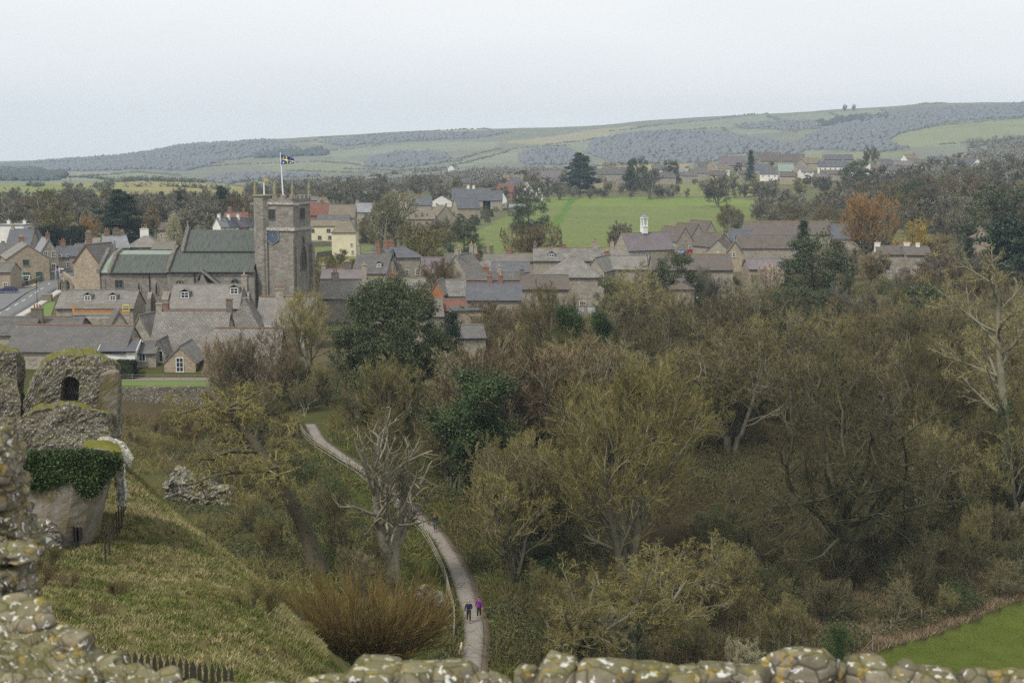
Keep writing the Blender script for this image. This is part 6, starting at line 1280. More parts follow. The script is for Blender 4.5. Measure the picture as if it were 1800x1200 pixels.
def stonewall(label, pxy, h, th=.5, mat='rubble', dmin=200, name='stone_wall', top=None):
    pts = [gp(px, py, 0, dmin) for px, py in pxy]; o = MB(); c0 = pts[0].copy(); K = []
    for i in range(len(pts) - 1):
        n = max(1, int((pts[i + 1] - pts[i]).length / 2)); K += [pts[i].lerp(pts[i + 1], k / n) for k in range(n)]
    K.append(pts[-1])
    for i in range(len(K) - 1):
        a, b = K[i] - c0, K[i + 1] - c0; a.z, b.z = G(K[i].x, K[i].y) - c0.z, G(K[i + 1].x, K[i + 1].y) - c0.z; t = (b - a).normalized(); n = Vector((-t.y, t.x, 0)) * th / 2; z = lambda v, k: v + Vector((0, 0, k))
        for s in (-1, 1): o.quad(z(a + n * s, -.5), z(b + n * s, -.5), z(b + n * s, h), z(a + n * s, h))
        o.quad(z(a - n, h), z(b - n, h), z(b + n, h), z(a + n, h))
    q = o.build(name, [mat], None, c0); tag(q, label, 'wall'); return q
stonewall('low stone wall round the cafe terrace', [(20, 502), (48, 505), (74, 494), (96, 482)], 1.4, .5, 'rubble_dark', 240)
stonewall('garden wall in front of the churchyard hedge by the road arch', [(112, 492), (122, 500), (172, 505)], 2.0, .5, 'rubble_warm', 240)
stonewall('stone wall below the cream house', [(548, 434), (600, 432), (640, 426), (690, 424)], 1.6, .5, 'rubble', 300)
stonewall('curving dry stone wall from the tower towards the cream house', [(552, 470), (556, 452), (590, 447), (622, 434)], 1.5, .5, 'rubble_dark', 300)
stonewall('pale garden wall among the bushes right of the village', [(1240, 583), (1300, 581), (1400, 579)], 1.3, .4, 'rubble_warm', 200)
stonewall('grey stone wall below the shed garden', [(1225, 605), (1290, 603), (1330, 600)], 1.4, .4, 'rubble', 200)
arch = MB(); c = gp(114, 512, 0, 240)
n = 8
for i in range(n):
    a0, a1 = PI * i / n, PI * (i + 1) / n
    for (r0, r1) in ((1.1, 1.7),): arch.quad((r1 * math.cos(a0), -.3, 1.6 + r1 * math.sin(a0)), (r1 * math.cos(a1), -.3, 1.6 + r1 * math.sin(a1)), (r0 * math.cos(a1), -.3, 1.6 + r0 * math.sin(a1)), (r0 * math.cos(a0), -.3, 1.6 + r0 * math.sin(a0))); arch.quad((r1 * math.cos(a0), -.3, 1.6 + r1 * math.sin(a0)), (r1 * math.cos(a0), .3, 1.6 + r1 * math.sin(a0)), (r1 * math.cos(a1), .3, 1.6 + r1 * math.sin(a1)), (r1 * math.cos(a1), -.3, 1.6 + r1 * math.sin(a1)))
for s in (-1, 1): arch.box((s * 1.4, 0, .8), (.6, .6, 1.6))
ag = thing('gate_arch', 'round stone gate arch at the end of the churchyard hedge', 'gate arch', c, R(12)); arch.build('arch_ring', ['rubble'], ag); dm = MB(); dm.box((0, .1, 1.1), (2.1, .1, 2.8)); dm.build('gate', ['wood_dark'], ag)
# ------------------------------------------------------------------ street furniture
def lamp(label, px, py, h, d=None, head=True, name='street_lamp', cat='street lamp', mat='iron'):
    b = gp(px, py, 0, 200) if d is None else ground_at(px, d); o = thing(name, label, cat, b); m = MB(); m.tube((0, 0, -.2), (0, 0, 1.1), .11, .1); m.tube((0, 0, 1.1), (0, 0, h), .07, .05); m.build('pole', [mat], o)
    if head: m = MB(); m.tube((0, 0, h), (.0, 0, h + .12), .16, .2); m.tube((0, 0, h + .12), (0, 0, h + .5), .2, .26, 6); m.tube((0, 0, h + .5), (0, 0, h + .72), .3, .05, 6); m.build('lantern', [mat], o)
    return o
lamp('tall thin lamp post on the pavement nearest the churchyard lawn', 66, 545, 5.4, name='street_lamp'); lamp('lamp post beside the road bend in front of the hedge', 103, 512, 5.2); lamp('utility pole beside the tall slate-roofed house', 106, 482, 8.5, head=False, name='utility_pole', cat='pole', mat='wood_grey'); lamp('second utility pole behind the dark-edged gable', 126, 470, 7.5, head=False, name='utility_pole', cat='pole', mat='wood_grey')
lamp('pale pole leaning beside the summer house', 653, 425, 9, head=False, name='utility_pole', cat='pole', mat='white_paint')
lamp('slim white pole rising from the roofs below the field', 931, 482, 9.5, d=300, head=False, name='roof_pole', cat='pole', mat='wood_grey')
for lb, px, py, hh in (('white finger signpost at the road bend, left one', 98, 492, 2.8), ('white finger signpost at the road bend, right one', 105, 489, 2.6)):
    b = gp(px, py, 0, 240); o = thing('signpost', lb, 'signpost', b); m = MB(); m.tube((0, 0, 0), (0, 0, hh), .16, .14); m.build('pole', ['white_paint'], o); m = MB(); m.box((.5, 0, hh - .3), (1.2, .06, .28)); m.box((-.4, 0, hh - .7), (1.0, .06, .28)); m.build('sign_arm', ['white_paint'], o)
wc_ = gp(83, 531, 0, 220); o = thing('timber_bin_store', 'grey slatted timber bin store on the pavement by the lawn', 'bin store', wc_)
m = MB()
for k in range(9): m.box((-.9 + k * .225, -.55, .75), (.17, .05, 1.5)); m.box((-.9 + k * .225, .55, .75), (.17, .05, 1.5))
m.box((0, 0, .74), (1.7, .9, 1.4)); m.box((0, 0, 1.56), (2.0, 1.3, .1)); m.build('slats', ['wood_grey'], o)
for i, (px, py, lb, mt) in enumerate(((36, 497, 'green cafe table and bench nearest the parked car', 'green_paint'), (47, 496, 'cafe table with a pale cloth beside the green bench', 'white_paint'), (58, 492, 'pale green cafe table on the terrace, middle', 'green_paint'), (69, 488, 'green cafe table with yellow flowers', 'green_paint'), (80, 485, 'green cafe table nearest the signposts', 'green_paint'))):
    b = gp(px, py, 0, 240); b.z += 0; o = thing('cafe_table', lb, 'table', b, rnd.random()); m = MB(); m.box((0, 0, 1.55), (1.8, .9, .07)); m.build('table_top', [mt], o)
    for sx in (-.7, .7): m = MB(); m.box((sx, 0, .75), (.1, .7, 1.5)); m.build('leg', [mt], o)
    for s in (-1, 1): m = MB(); m.box((0, s * .8, 1.1), (1.7, .28, .06)); m.box((-.6, s * .8, .5), (.08, .2, 1.1)); m.box((.6, s * .8, .5), (.08, .2, 1.1)); m.build('bench', [mt], o)
    if i == 3: m = MB(); [m.ball((x, 0, 1.72), .14, 6) for x in (-.4, 0, .4)]; m.build('flowers', ['gold'], o)
# scaffold on the dormered house
sf = thing('scaffold', 'orange and yellow boarded scaffold platform in front of the two-dormer roof', 'scaffold', P(178, 560, 228)); s0 = sf.location.copy()
def sp(px, py, d=228): return P(px, py, d) - s0
for px in (127, 144, 162, 178, 195, 212, 228):
    m = MB()
    for dd in (227, 229): m.tube(sp(px, 600, dd), sp(px, 531, dd), .03, k=5)
    m.build('standard', ['steel'], sf)
for py, mt, nm_ in ((535, 'wood_grey', 'guard_rail'), (539, 'wood_grey', 'guard_rail'), (545.5, 'scaffold_orange', 'toe_board'), (548.5, 'scaffold_orange', 'toe_board')):
    m = MB(); m.box((sp(128, py) + sp(227, py)) / 2, ((sp(227, py) - sp(128, py)).length, .05, .16)); m.build(nm_, [mt], sf)
m = MB(); m.box((sp(128, 551.5) + sp(227, 551.5)) / 2, ((sp(227, py) - sp(128, py)).length, 1.9, .08)); m.build('platform', ['wood_grey'], sf)
m = MB()
for k in range(20): a = 128 + k * 5; m.tube(sp(a, 553, 227), sp(a + 5, 558, 227), .025, k=4); m.tube(sp(a, 558, 227), sp(a + 5, 553, 227), .025, k=4)
m.tube(sp(128, 558, 227), sp(228, 558, 227), .03, k=5); m.build('lattice_beam', ['steel'], sf)
m = MB()
for px in (216, 227):
    for py in (536, 546): m.tube(sp(px, py, 226.8), sp(px + (0 if px > 220 else 11), py, 226.8), .07, k=6)
    m.tube(sp(px, 535, 226.8), sp(px, 548, 226.8), .07, k=6)
m.build('safety_gate', ['scaffold_yellow'], sf); m = MB()
for px in (129,): m.box(sp(px, 541), (.35, .1, 1.6))
m.build('end_panel', ['scaffold_orange'], sf)
# cars -------------------------------------------------------------
def car(label, loc, rz, paintm, kind='car', name='parked_car', scale=1):
    o = thing(name, label, kind, loc, rz); o.scale = (scale,) * 3; L, W_ = (4.3, 1.75)
    if kind == 'van': prof = [(-2.4, .35), (-2.4, 1.1), (-2.25, 2.0), (-1.9, 2.1), (1.1, 2.1), (1.7, 1.35), (2.35, 1.1), (2.45, .7), (2.45, .35)]; gl = [(1.05, 2.02), (1.62, 1.34), (-.3, 1.34), (-.3, 2.02)]
    else: prof = [(-2.15, .35), (-2.18, .85), (-2.05, 1.0), (-1.7, 1.05), (-1.1, 1.42), (.35, 1.45), (1.05, 1.0), (1.9, .88), (2.12, .7), (2.15, .35)]; gl = [(-1.62, 1.04), (-1.08, 1.36), (.33, 1.39), (.95, 1.0)]
    m = MB(); n = len(prof); ins = lambda z: W_ / 2 * (1 - .13 * max(0, (z - .9)))
    for i in range(n - 1):
        a, b = prof[i], prof[i + 1]; m.quad((a[0], -ins(a[1]), a[1]), (a[0], ins(a[1]), a[1]), (b[0], ins(b[1]), b[1]), (b[0], -ins(b[1]), b[1]))
    for s in (-1, 1): m.face([(p[0], s * ins(p[1]), p[1]) for p in (prof if s > 0 else list(reversed(prof)))])
    bd = m.build('body', [paintm], o)
    g = MB()
    for s in (-1, 1): g.face([(p[0], s * (ins(p[1]) + .012), p[1]) for p in gl])
    if kind == 'van': g.quad((1.13, -.75, 2.06), (1.13, .75, 2.06), (1.7, .8, 1.38), (1.7, -.8, 1.38)); g.quad((-2.43, -.7, 1.25), (-2.43, .7, 1.25), (-2.3, .66, 1.9), (-2.3, -.66, 1.9))
    else: g.quad((.4, -.74, 1.44), (.4, .74, 1.44), (1.04, .78, 1.03), (1.04, -.78, 1.03)); g.quad((-1.66, -.74, 1.09), (-1.66, .74, 1.09), (-1.13, .7, 1.43), (-1.13, -.7, 1.43))
    g.build('windows', ['glass'], o)
    for sx in (-1.35, 1.35):
        for s in (-1, 1):
            w = MB(); w.tube((sx, s * .7, .33), (sx, s * .9, .33), .33, k=14); wo = w.build('wheel', ['rubber'], o); w = MB(); w.tube((sx, s * .895, .33), (sx, s * .92, .33), .2, k=10); w.build('rim', ['steel'], wo)
    for s in (-1, 1):
        w = MB(); w.box((2.13 if kind == 'car' else 2.44, s * .6, .78), (.08, .32, .16)); w.build('headlight', ['white_paint'], o); w = MB(); w.box((-2.17 if kind == 'car' else -2.42, s * .66, .85), (.06, .26, .2)); w.build('tail_light', ['car_red'], o)
    return o
def gz(px, py, dmin=200, z=None):
    p = gp(px, py, 0, dmin); p.z = G(p.x, p.y) + .1 if z is None else z; return p
car('dark blue car parked at the left edge by the cafe wall', gz(14, 518, 240, zcp + .01), R(-160), 'car_blue'); car('light blue car outside the stepped stone gables', ground_at(1199, 462), R(250), 'car_light_blue'); car('red car parked beside the light blue one', ground_at(1213, 463), R(185), 'car_red')
car('white van among bushes left of the hipped garage', ground_at(1100, 268), R(8), 'car_white', 'van', 'parked_van', .9); car('pale car just right of the white van', ground_at(1118, 268), R(10), 'car_white'); car('white car in front of the long brown roof', ground_at(1209, 304), R(0), 'car_white')
# summer house
sh = thing('summer_house', 'tiny white summer house with a dark pointed roof beyond the cream house', 'summer house', ground_at(660, 424)); m = MB(); m.box((0, 0, 1.1), (2.6, 2.6, 2.4)); m.build('wall', ['white_paint'], sh)
m = MB(); q = [(-1.7, -1.7), (1.7, -1.7), (1.7, 1.7), (-1.7, 1.7)]
for k in range(4): m.face([(*q[k], 2.3), (*q[(k + 1) % 4], 2.3), (0, 0, 3.7)])
m.build('roof', ['slate_roof'], sh); m = MB(); m.box((0, -1.32, 1.0), (1.0, .05, 1.6)); m.build('door', ['glass'], sh)
# ------------------------------------------------------------------ people and dogs
def skinned(name, verts, edges, radii, mat, parent, sub=1, root=0):
    me = bpy.data.meshes.new(name); me.from_pydata([tuple(v) for v in verts], edges, []); o = obj(name, me, [mat], parent)
    s = o.modifiers.new('skin', 'SKIN'); sv = me.skin_vertices
    if not sv: me.skin_vertices.new() if hasattr(me.skin_vertices, 'new') else None
    if not me.skin_vertices:
        bm = bmesh.new(); bm.from_mesh(me); bm.verts.layers.skin.verify(); bm.to_mesh(me); bm.free()
    for i, r in enumerate(radii):
        r = (r, r) if isinstance(r, (int, float)) else r; me.skin_vertices[0].data[i].radius = r; me.skin_vertices[0].data[i].use_root = (i == root)
    sb = o.modifiers.new('sub', 'SUBSURF'); sb.levels = sb.render_levels = sub; s.use_smooth_shade = True
    dg = bpy.context.evaluated_depsgraph_get(); dg.update(); nm = bpy.data.meshes.new_from_object(o.evaluated_get(dg)); o.modifiers.clear(); o.data = nm
    nm.materials.clear(); nm.materials.append(MT[mat]); return o
for n_, c in (('skin', (0.45, 0.26, 0.19)), ('hair_grey', (0.3, 0.28, 0.26)), ('hair_dark', (0.03, 0.02, 0.018)), ('coat_navy', (0.012, 0.018, 0.045)), ('coat_black', (0.02, 0.02, 0.025)), ('coat_purple', (0.20, 0.03, 0.22)), ('trousers_black', (0.015, 0.015, 0.018)), ('trousers_grey', (0.10, 0.10, 0.11)), ('shoe', (0.03, 0.025, 0.02)), ('dog_cream', (0.5, 0.42, 0.3)), ('dog_brown', (0.07, 0.03, 0.02)), ('scarf_red', (0.35, 0.03, 0.04)), ('bag_black', (0.015, 0.015, 0.015))):
    plain(n_, c, .85, var=.1)
def person(label, loc, rz, coat, trs, hair, lf=.16, arms='swing', H=1.75, hat=None):
    o = thing('person', label, 'person', loc, rz); s = H / 1.75; o.scale = (s, s, s); V, E, Rr = [], [], []
    def add(p, r, par=None):
        V.append(p); Rr.append(r)
        if par is not None: E.append((par, len(V) - 1))
        return len(V) - 1
    pel = add((0, 0, .93), (.15, .11)); sp1 = add((0, .005, 1.1), (.135, .10), pel); ch = add((0, .0, 1.32), (.16, .115), sp1); nb = add((0, .0, 1.46), (.08, .075), ch); nk = add((0, -.015, 1.53), .052, nb); h1 = add((0, -.025, 1.60), (.068, .078), nk); h2 = add((0, -.02, 1.68), (.075, .092), h1); h3 = add((0, -.01, 1.74), (.05, .06), h2)
    A = {}
    for sd in (-1, 1):
        f = lf * sd
        hp = add((sd * .09, 0, .88), .09, pel); kn = add((sd * .10, -f * .55 - .03, .49), .058, hp); an = add((sd * .10, -f + (.05 if f < 0 else 0), .09), .04, kn); ft = add((sd * .11, -f - .13, .035), .035, an)
        sh = add((sd * .19, 0, 1.41), .058, ch); a = f * .8
        if arms == 'bent' or (arms == 'bentL' and sd > 0): el = (sd * .26, .03, 1.14); wr = (sd * .13, -.2, 1.08); hd = (sd * .08, -.25, 1.09)
        else: el = (sd * .27, a * .5, 1.14); wr = (sd * .29, a * 1.1 - .06, .91); hd = (sd * .29, a * 1.3 - .08, .84)
        e_ = add(el, .043, sh); w_ = add(wr, .028, e_); pm = add(hd, (.036, .022), w_); d = Vector(hd) - Vector(wr); d.normalize(); side = d.cross(Vector((0, 1, .3))).normalized(); cur = Vector((0, -.4, -.2)) if arms != 'swing' else Vector((-sd * .3, -.25, 0))
        for k, ln in enumerate((.062, .072, .068, .052)):
            b0 = Vector(hd) + side * (.018 * (k - 1.5)) + d * .025; f1 = b0 + (d + cur * .3).normalized() * ln * .55; f2 = f1 + (d + cur).normalized() * ln * .5; i0 = add(tuple(b0), .0095, pm); i1 = add(tuple(f1), .0085, i0); add(tuple(f2), .007, i1)
        t0 = Vector(hd) - side * .03 - d * .02; i0 = add(tuple(t0), .011, pm); add(tuple(t0 - side * .02 + d * .045), .009, i0); A[sd] = (el, wr, hd, kn, an)
    b = skinned('body', V, E, Rr, 'skin', o)
    fc = MB(); fc.ball((0, -.118, 1.645), .016, 6, sq=(1, 1.2, 1.5)); fc.ball((-.072, -.01, 1.65), .022, 6, sq=(.5, 1, 1.5)); fc.ball((.072, -.01, 1.65), .022, 6, sq=(.5, 1, 1.5)); fc.build('face', ['skin'], o)
    ey = MB(); [ey.ball((x, -.102, 1.675), .011, 6) for x in (-.03, .03)]; ey.box((0, -.105, 1.605), (.04, .02, .008)); ey.build('eyes_and_mouth', ['hair_dark'], o)
    hm = MB(); hm.ball((0, .012, 1.705), .094, 12, sq=(.92, 1.05, .95)); ho = hm.build('hair' if not hat else 'hat', [hair if not hat else hat], o)
    V2 = [(0, 0, .80), (0, 0, .93), (0, .005, 1.1), (0, 0, 1.32), (0, 0, 1.475)]; R2 = [(.185, .145), (.175, .135), (.165, .125), (.19, .14), (.085, .08)]; E2 = [(0, 1), (1, 2), (2, 3), (3, 4)]
    for sd in (-1, 1):
        i = len(V2); V2 += [(sd * .195, 0, 1.41), A[sd][0], tuple(Vector(A[sd][1]) * .9 + Vector(A[sd][0]) * .1)]; R2 += [.075, .062, .05]; E2 += [(3, i), (i, i + 1), (i + 1, i + 2)]
    skinned('coat', V2, E2, R2, coat, o)
    V3 = [(0, 0, .9)]; R3 = [(.16, .125)]; E3 = []
    for sd in (-1, 1):
        i = len(V3); f = lf * sd; V3 += [(sd * .09, 0, .84), (sd * .10, -f * .55 - .03, .49), (sd * .10, -f + (.05 if f < 0 else 0), .13)]; R3 += [.10, .075, .06]; E3 += [(0, i), (i, i + 1), (i + 1, i + 2)]
    skinned('trousers', V3, E3, R3, trs, o)
    for sd in (-1, 1):
        f = lf * sd; y = -f + (.05 if f < 0 else 0); skinned('shoe', [(sd * .10, y + .03, .06), (sd * .105, y - .06, .045), (sd * .11, y - .17, .035)], [(0, 1), (1, 2)], [.052, .05, .038], 'shoe', o)
    return o
def dog(label, loc, rz, fur, s=1.0):
    o = thing('dog', label, 'dog', loc, rz); o.scale = (s, s, s); V = [(0, .3, .50), (0, .1, .48), (0, -.14, .47), (0, -.3, .50), (0, -.4, .62), (0, -.5, .70), (0, -.6, .66), (0, -.68, .635), (0, .42, .55), (0, .56, .70), (0, .60, .82)]
    Rr = [(.095, .10), (.085, .09), (.10, .13), (.10, .14), (.07, .08), (.065, .07), (.04, .042), (.025, .025), (.03, .03), .024, .014]; E = [(0, 1), (1, 2), (2, 3), (3, 4), (4, 5), (5, 6), (6, 7), (0, 8), (8, 9), (9, 10)]
    for sx in (-1, 1):
        i = len(V); st = .05 * sx; V += [(sx * .075, -.27, .36), (sx * .08, -.29 - st, .19), (sx * .08, -.27 - st * 2, .03), (sx * .08, -.32 - st * 2, .02)]; Rr += [.05, .028, .022, .026]; E += [(3, i), (i, i + 1), (i + 1, i + 2), (i + 2, i + 3)]
        i = len(V); V += [(sx * .075, .28, .38), (sx * .08, .22 + st, .26), (sx * .08, .36 + st * 2, .15), (sx * .08, .33 + st * 2, .03), (sx * .08, .28 + st * 2, .02)]; Rr += [.07, .045, .025, .021, .026]; E += [(0, i), (i, i + 1), (i + 1, i + 2), (i + 2, i + 3), (i + 3, i + 4)]
    skinned('body', V, E, Rr, fur, o, 1, 2)
    for sx in (-1, 1): m = MB(); m.face([(sx * .03, -.46, .76), (sx * .07, -.47, .74), (sx * .085, -.5, .64)]); m.ball((sx * .065, -.48, .70), .035, 6, sq=(.5, .8, 1.3)); m.build('ear', [fur], o)
    return o
def onpath(px, d): p = ground_at(px, d); p.z = p.z + .06; return p
def pathz(px, d):
    p = ground_at(px, d); best = min(pathline, key=lambda q: abs(q.y - d)); t = 2.2
    p.z = max(G(best.x + k, best.y) for k in (-1.1, -.5, 0, .5, 1.1)) + .05; return p
person('walker in a navy jacket and black trousers on the lower path, left of the pair', pathz(824, 109), R(3), 'coat_navy', 'trousers_black', 'hair_grey', .15, 'bentL', 1.8)
w2 = person('walker in a purple jacket with a shoulder bag, right of the pair on the path', pathz(842, 110.5), R(-6), 'coat_purple', 'trousers_black', 'hair_dark', -.12, 'swing', 1.66)
m = MB(); m.box((.21, .0, .98), (.12, .26, .2)); bg = m.build('bag', ['bag_black'], w2); m = MB(); m.path([(.2, -.12, 1.08), (.1, -.17, 1.25), (-.06, -.15, 1.42), (-.12, 0, 1.5), (-.05, .13, 1.42), (.1, .16, 1.25), (.2, .1, 1.08)], .014, 5); m.build('strap', ['bag_black'], bg)
person('walker in a dark coat and reddish hat beside a brown dog, higher up the path', pathz(765, 137), R(-8), 'coat_black', 'trousers_grey', 'hair_dark', .13, 'bentL', 1.78, hat='scarf_red')
dog('cream dog walking ahead at the left edge of the lower path', pathz(810, 101.5), R(175), 'dog_cream', 1.0); dog('small brown dog beside the walker in the dark coat', pathz(753, 140), R(20), 'dog_brown', .85)
# ------------------------------------------------------------------ hero trees
OL = 'twig_olive'
tree_px('droop', 'leaning_tree', 'leaning tree with drooping olive twigs on the ditch bank, left of the pale tree', 563, 116, 668, rz=0, sx=1.0)
tree_px('pale', 'pale_tree', 'pale bare tree with broken silvery limbs standing in front of the path', 688, 118, 700, rz=2.1, sx=1.0)
tree('willow', 'willow_shrub', 'huge rounded orange-brown willow shrub just above the parapet', ground_at(648, 84), 7.3, sx=.9, cat='shrub')
tree_px('ivied', 'ivy_clad_tree', 'tree smothered in dark ivy right of the path, its trunk bare below', 812, 150, 645, rz=.5, sx=1.45)
tree_px('dome', 'domed_tree', 'largest olive dome of fine upright twigs in the middle of the wood', 1105, 127, 612, rz=.8, sx=1.0)
tree_px('oak', 'spreading_oak', 'widest dark bare oak with crooked limbs, right of the olive dome', 1475, 128, 590, rz=1.0, sx=1.06)
tree_px('ash', 'ivy_trunk_ash', 'tall open ash with an ivy-wrapped trunk near the right edge', 1775, 150, 432, rz=.2, sx=1.1)
tree_px('spread', 'twisted_tree', 'low twisted tree with ivied trunk just above the parapet, left of its twin', 1018, 98, 972, rz=.3, sx=1.05)
tree_px('spread', 'twisted_tree', 'low twisted tree with ivied trunk just above the parapet, right of its twin', 1110, 99, 960, rz=2.6, sx=1.15)
tree_px('wood_a', 'tall_olive_tree', 'tall olive bare tree standing right of the olive dome, before the oak', 1285, 175, 575, rz=1, cmat=OL, sx=1.1)
tree_px('dome', 'grey_vase_tree', 'broad grey-brown vase-shaped tree between the oak and the ivy-trunked ash', 1640, 168, 585, rz=3, cmat='twig_brown', sx=.9)
tree_px('wood_a', 'bare_tree', 'grey bare tree rising at the lower left of the oak', 1205, 112, 930, rz=1, cmat=OL, sx=1.2)
tree_px('holm', 'holm_oak', 'big dark evergreen oak in front of the village centre', 688, 186, 500, sx=.86)
tree_px('dome', 'bare_tree', 'wide olive bare tree in front of the church tower', 545, 205, 500, rz=2, sx=.95)
tree_px('wood_a', 'birch', 'reddish birch with pale stems left of the olive tree before the tower', 452, 192, 560, rz=1, cmat='twig_red', tmat='bark_pale', sx=.9)
tree_px('wood_b', 'birch', 'thin reddish birch beside the mottled stone roof', 405, 191, 580, rz=2, cmat='twig_red', tmat='bark_pale', sx=.7)
tree_px('wood_b', 'birch', 'reddish birch nearest the garden wall end', 490, 188, 600, rz=3, cmat='twig_red', tmat='bark_pale', sx=.9)
tree_px('wood_a', 'blossom_tree', 'pinkish blossoming tree over the mottled stone roof', 375, 195, 585, rz=3, cmat='twig_pink', sx=.6)
tree_px('wood_c', 'bare_tree', 'tangled tree hanging over the retaining wall end', 440, 170, 668, rz=3, cmat=OL, sx=1.1)
tree_px('wood_b', 'bare_tree', 'upright olive tree right of the evergreen oak foot', 690, 172, 622, rz=1, cmat=OL)
tree_px('spread', 'bare_tree', 'tangled straw-coloured tree below the evergreen oak', 790, 172, 608, rz=1, cmat='twig_pale', sx=1.1)
tree_px('fir', 'small_conifer', 'little pointed conifer between the evergreen oak and the white windows', 796, 205, 548, sx=1.1)
tree_px('dome', 'bare_tree', 'tall open tree with crossed stems in front of the white cottage', 968, 205, 482, rz=4, sx=.75, cmat='twig_brown')
tree_px('ivied', 'ivy_clad_tree', 'ivy-hung tree on the left of the white cottage', 985, 200, 535, rz=2, sx=.8)
tree_px('ivied', 'ivy_clad_tree', 'ivy-hung tree on the right of the white cottage', 1060, 196, 545, rz=3, sx=.8)
tree_px('wood_b', 'reddish_tree', 'reddish-brown upright tree left of the olive dome', 905, 160, 590, rz=1, cmat='twig_red', sx=1.3)
tree_px('wood_b', 'reddish_tree', 'pinkish-brown bushy tree behind the reddish one', 960, 168, 580, rz=2, cmat='twig_red', sx=1.3)
tree_px('wood_a', 'bare_tree', 'mossy bare tree over the white van', 1120, 245, 455, rz=2, cmat=OL, sx=1.15)
tree_px('broad', 'evergreen_tree', 'dark green evergreen left of the long brown roof', 1190, 285, 448, sx=.8)
tree_px('wood_a', 'pale_grey_tree', 'pale grey vase-shaped tree above the white outbuilding', 1308, 262, 482, rz=1, cmat='twig_pale', tmat='bark_pale', sx=.95)
tree_px('wood_b', 'magnolia', 'pink blossoming magnolia before the pink-tinged roof', 1355, 295, 456, cmat='twig_pink', sx=.75)
tree_px('fir', 'bare_fir', 'ragged dark fir standing before the long barn roof', 1410, 345, 388, sx=1.0)
tree_px('broad', 'evergreen_tree', 'mixed green evergreen clump before the barn roof', 1425, 300, 420, sx=1.1)
tree_px('wood_b', 'orange_tree', 'orange crowned tree, the only bright orange one', 1526, 395, 333, cmat='twig_orange', rz=1, sx=.95)
tree_px('wood_c', 'golden_willow', 'golden pollarded willow with dark limbs', 1605, 372, 375, cmat='twig_gold', tmat='bark_dark', rz=1, sx=.8)
tree_px('broad', 'evergreen_oak', 'dark rounded evergreen at the right edge', 1775, 420, 330, sx=1.35)
tree_px('spiky', 'spiky_conifer', 'spiky dark conifer low at the right edge', 1768, 340, 388, sx=1.1)
tree_px('fir', 'small_conifer', 'small green conifer left of the spiky one', 1700, 330, 418, sx=1.0)
tree_px('pine', 'dark_pine', 'great dark pine behind the church roofs', 212, 440, 338, rz=1, sx=1.05)
tree_px('pine', 'dark_pine', 'smaller dark pine left of the church tower', 390, 560, 330, rz=1, sx=.75)
tree_px('fir', 'conifer', 'dark conifer left one of the pair above the low brown house', 285, 620, 337, sx=1.2); tree_px('fir', 'conifer', 'dark conifer right one of the pair above the low brown house', 315, 640, 336, sx=1.4)
tree_px('wood_b', 'copper_tree', 'drooping copper-pink weeping tree left of the great pine', 160, 425, 376, cmat='twig_orange', rz=1, sx=.7)
tree_px('far1', 'tall_bare_tree', 'tall spreading bare tree over the yews left of the great pine', 95, 450, 330, rz=2, sx=1.0, cmat='twig_brown'); tree_px('far0', 'reddish_tree', 'reddish bare tree between the great pine and the tower', 277, 470, 358, rz=2, cmat='twig_red', sx=.9)
tree_px('yew', 'clipped_yew_cone', 'pale slender cone-shaped tree behind the nave roof', 307, 430, 379, sx=.55, cmat='twig_pale')
for i, px in enumerate((58, 78, 92, 104, 128, 141)):
    tree_px('yew', 'yew', ['dark yew at the left end of the yew row', 'second dark yew from the left end of the row', 'tallest yew in the middle of the row', 'yew right of the tallest in the row', 'yew just left of the copper weeping tree', 'yew directly below the copper weeping tree'][i], px, 415 + i, 402 - (i % 3) * 2, sx=1.1, group='yews behind the street')
tree_px('far2', 'tall_bare_tree', 'left one of two tall vase-shaped trees behind the cream house', 672, 455, 337, rz=1, sx=.8, cmat='twig_pale'); tree_px('far2', 'tall_bare_tree', 'right one of two tall vase-shaped trees behind the cream house', 700, 460, 334, rz=2, sx=.8, cmat='twig_pale')
tree_px('far1', 'walnut_tree', 'round bare tree above the slate-hipped farmhouse', 740, 395, 385, rz=2, sx=1.1, cmat=OL)
tree_px('wood_b', 'round_bare_tree', 'rounded brown bare tree alone at the lower edge of the green field', 933, 372, 386, rz=2, sx=1.35, cmat='twig_red')
tree_px('wood_b', 'purple_bush', 'round purple bush among the village roofs', 766, 296, 450, cmat='twig_red', sx=1.1, cat='bush'); tree_px('wood_c', 'bare_bush', 'brown bush right of the tower foot', 585, 300, 440, sx=1.0, cat='bush')
tree_px('far3', 'open_bare_tree', 'delicate bare tree left of the bell turret', 1092, 440, 384, rz=1, sx=.8); tree_px('far0', 'open_bare_tree', 'small bare tree just left of the bell turret post', 1112, 445, 398, rz=2, sx=.7)
tree_px('far3', 'field_tree', 'lone leafless tree in the small yellow-green field', 1262, 780, 305, rz=1, sx=1.0); tree_px('far1', 'field_tree', 'leaning bare tree at the edge of the right-hand field', 1648, 640, 322, rz=2, sx=1.2)
tree_px('far2', 'twin_stem_tree', 'thin tree with two dark stems above the field hedge', 1142, 880, 295, rz=1, sx=.9)
tree_px('pine', 'cypress', 'big dark layered cypress on the village skyline', 1019, 950, 272, rz=1, sx=1.0); tree_px('fir', 'dark_fir', 'dark fir left one of the pair right of the big cypress', 1108, 960, 283, sx=1.2); tree_px('broad', 'dark_fir', 'dark rounded conifer right one of the pair beyond the big cypress', 1120, 960, 279, sx=.7)
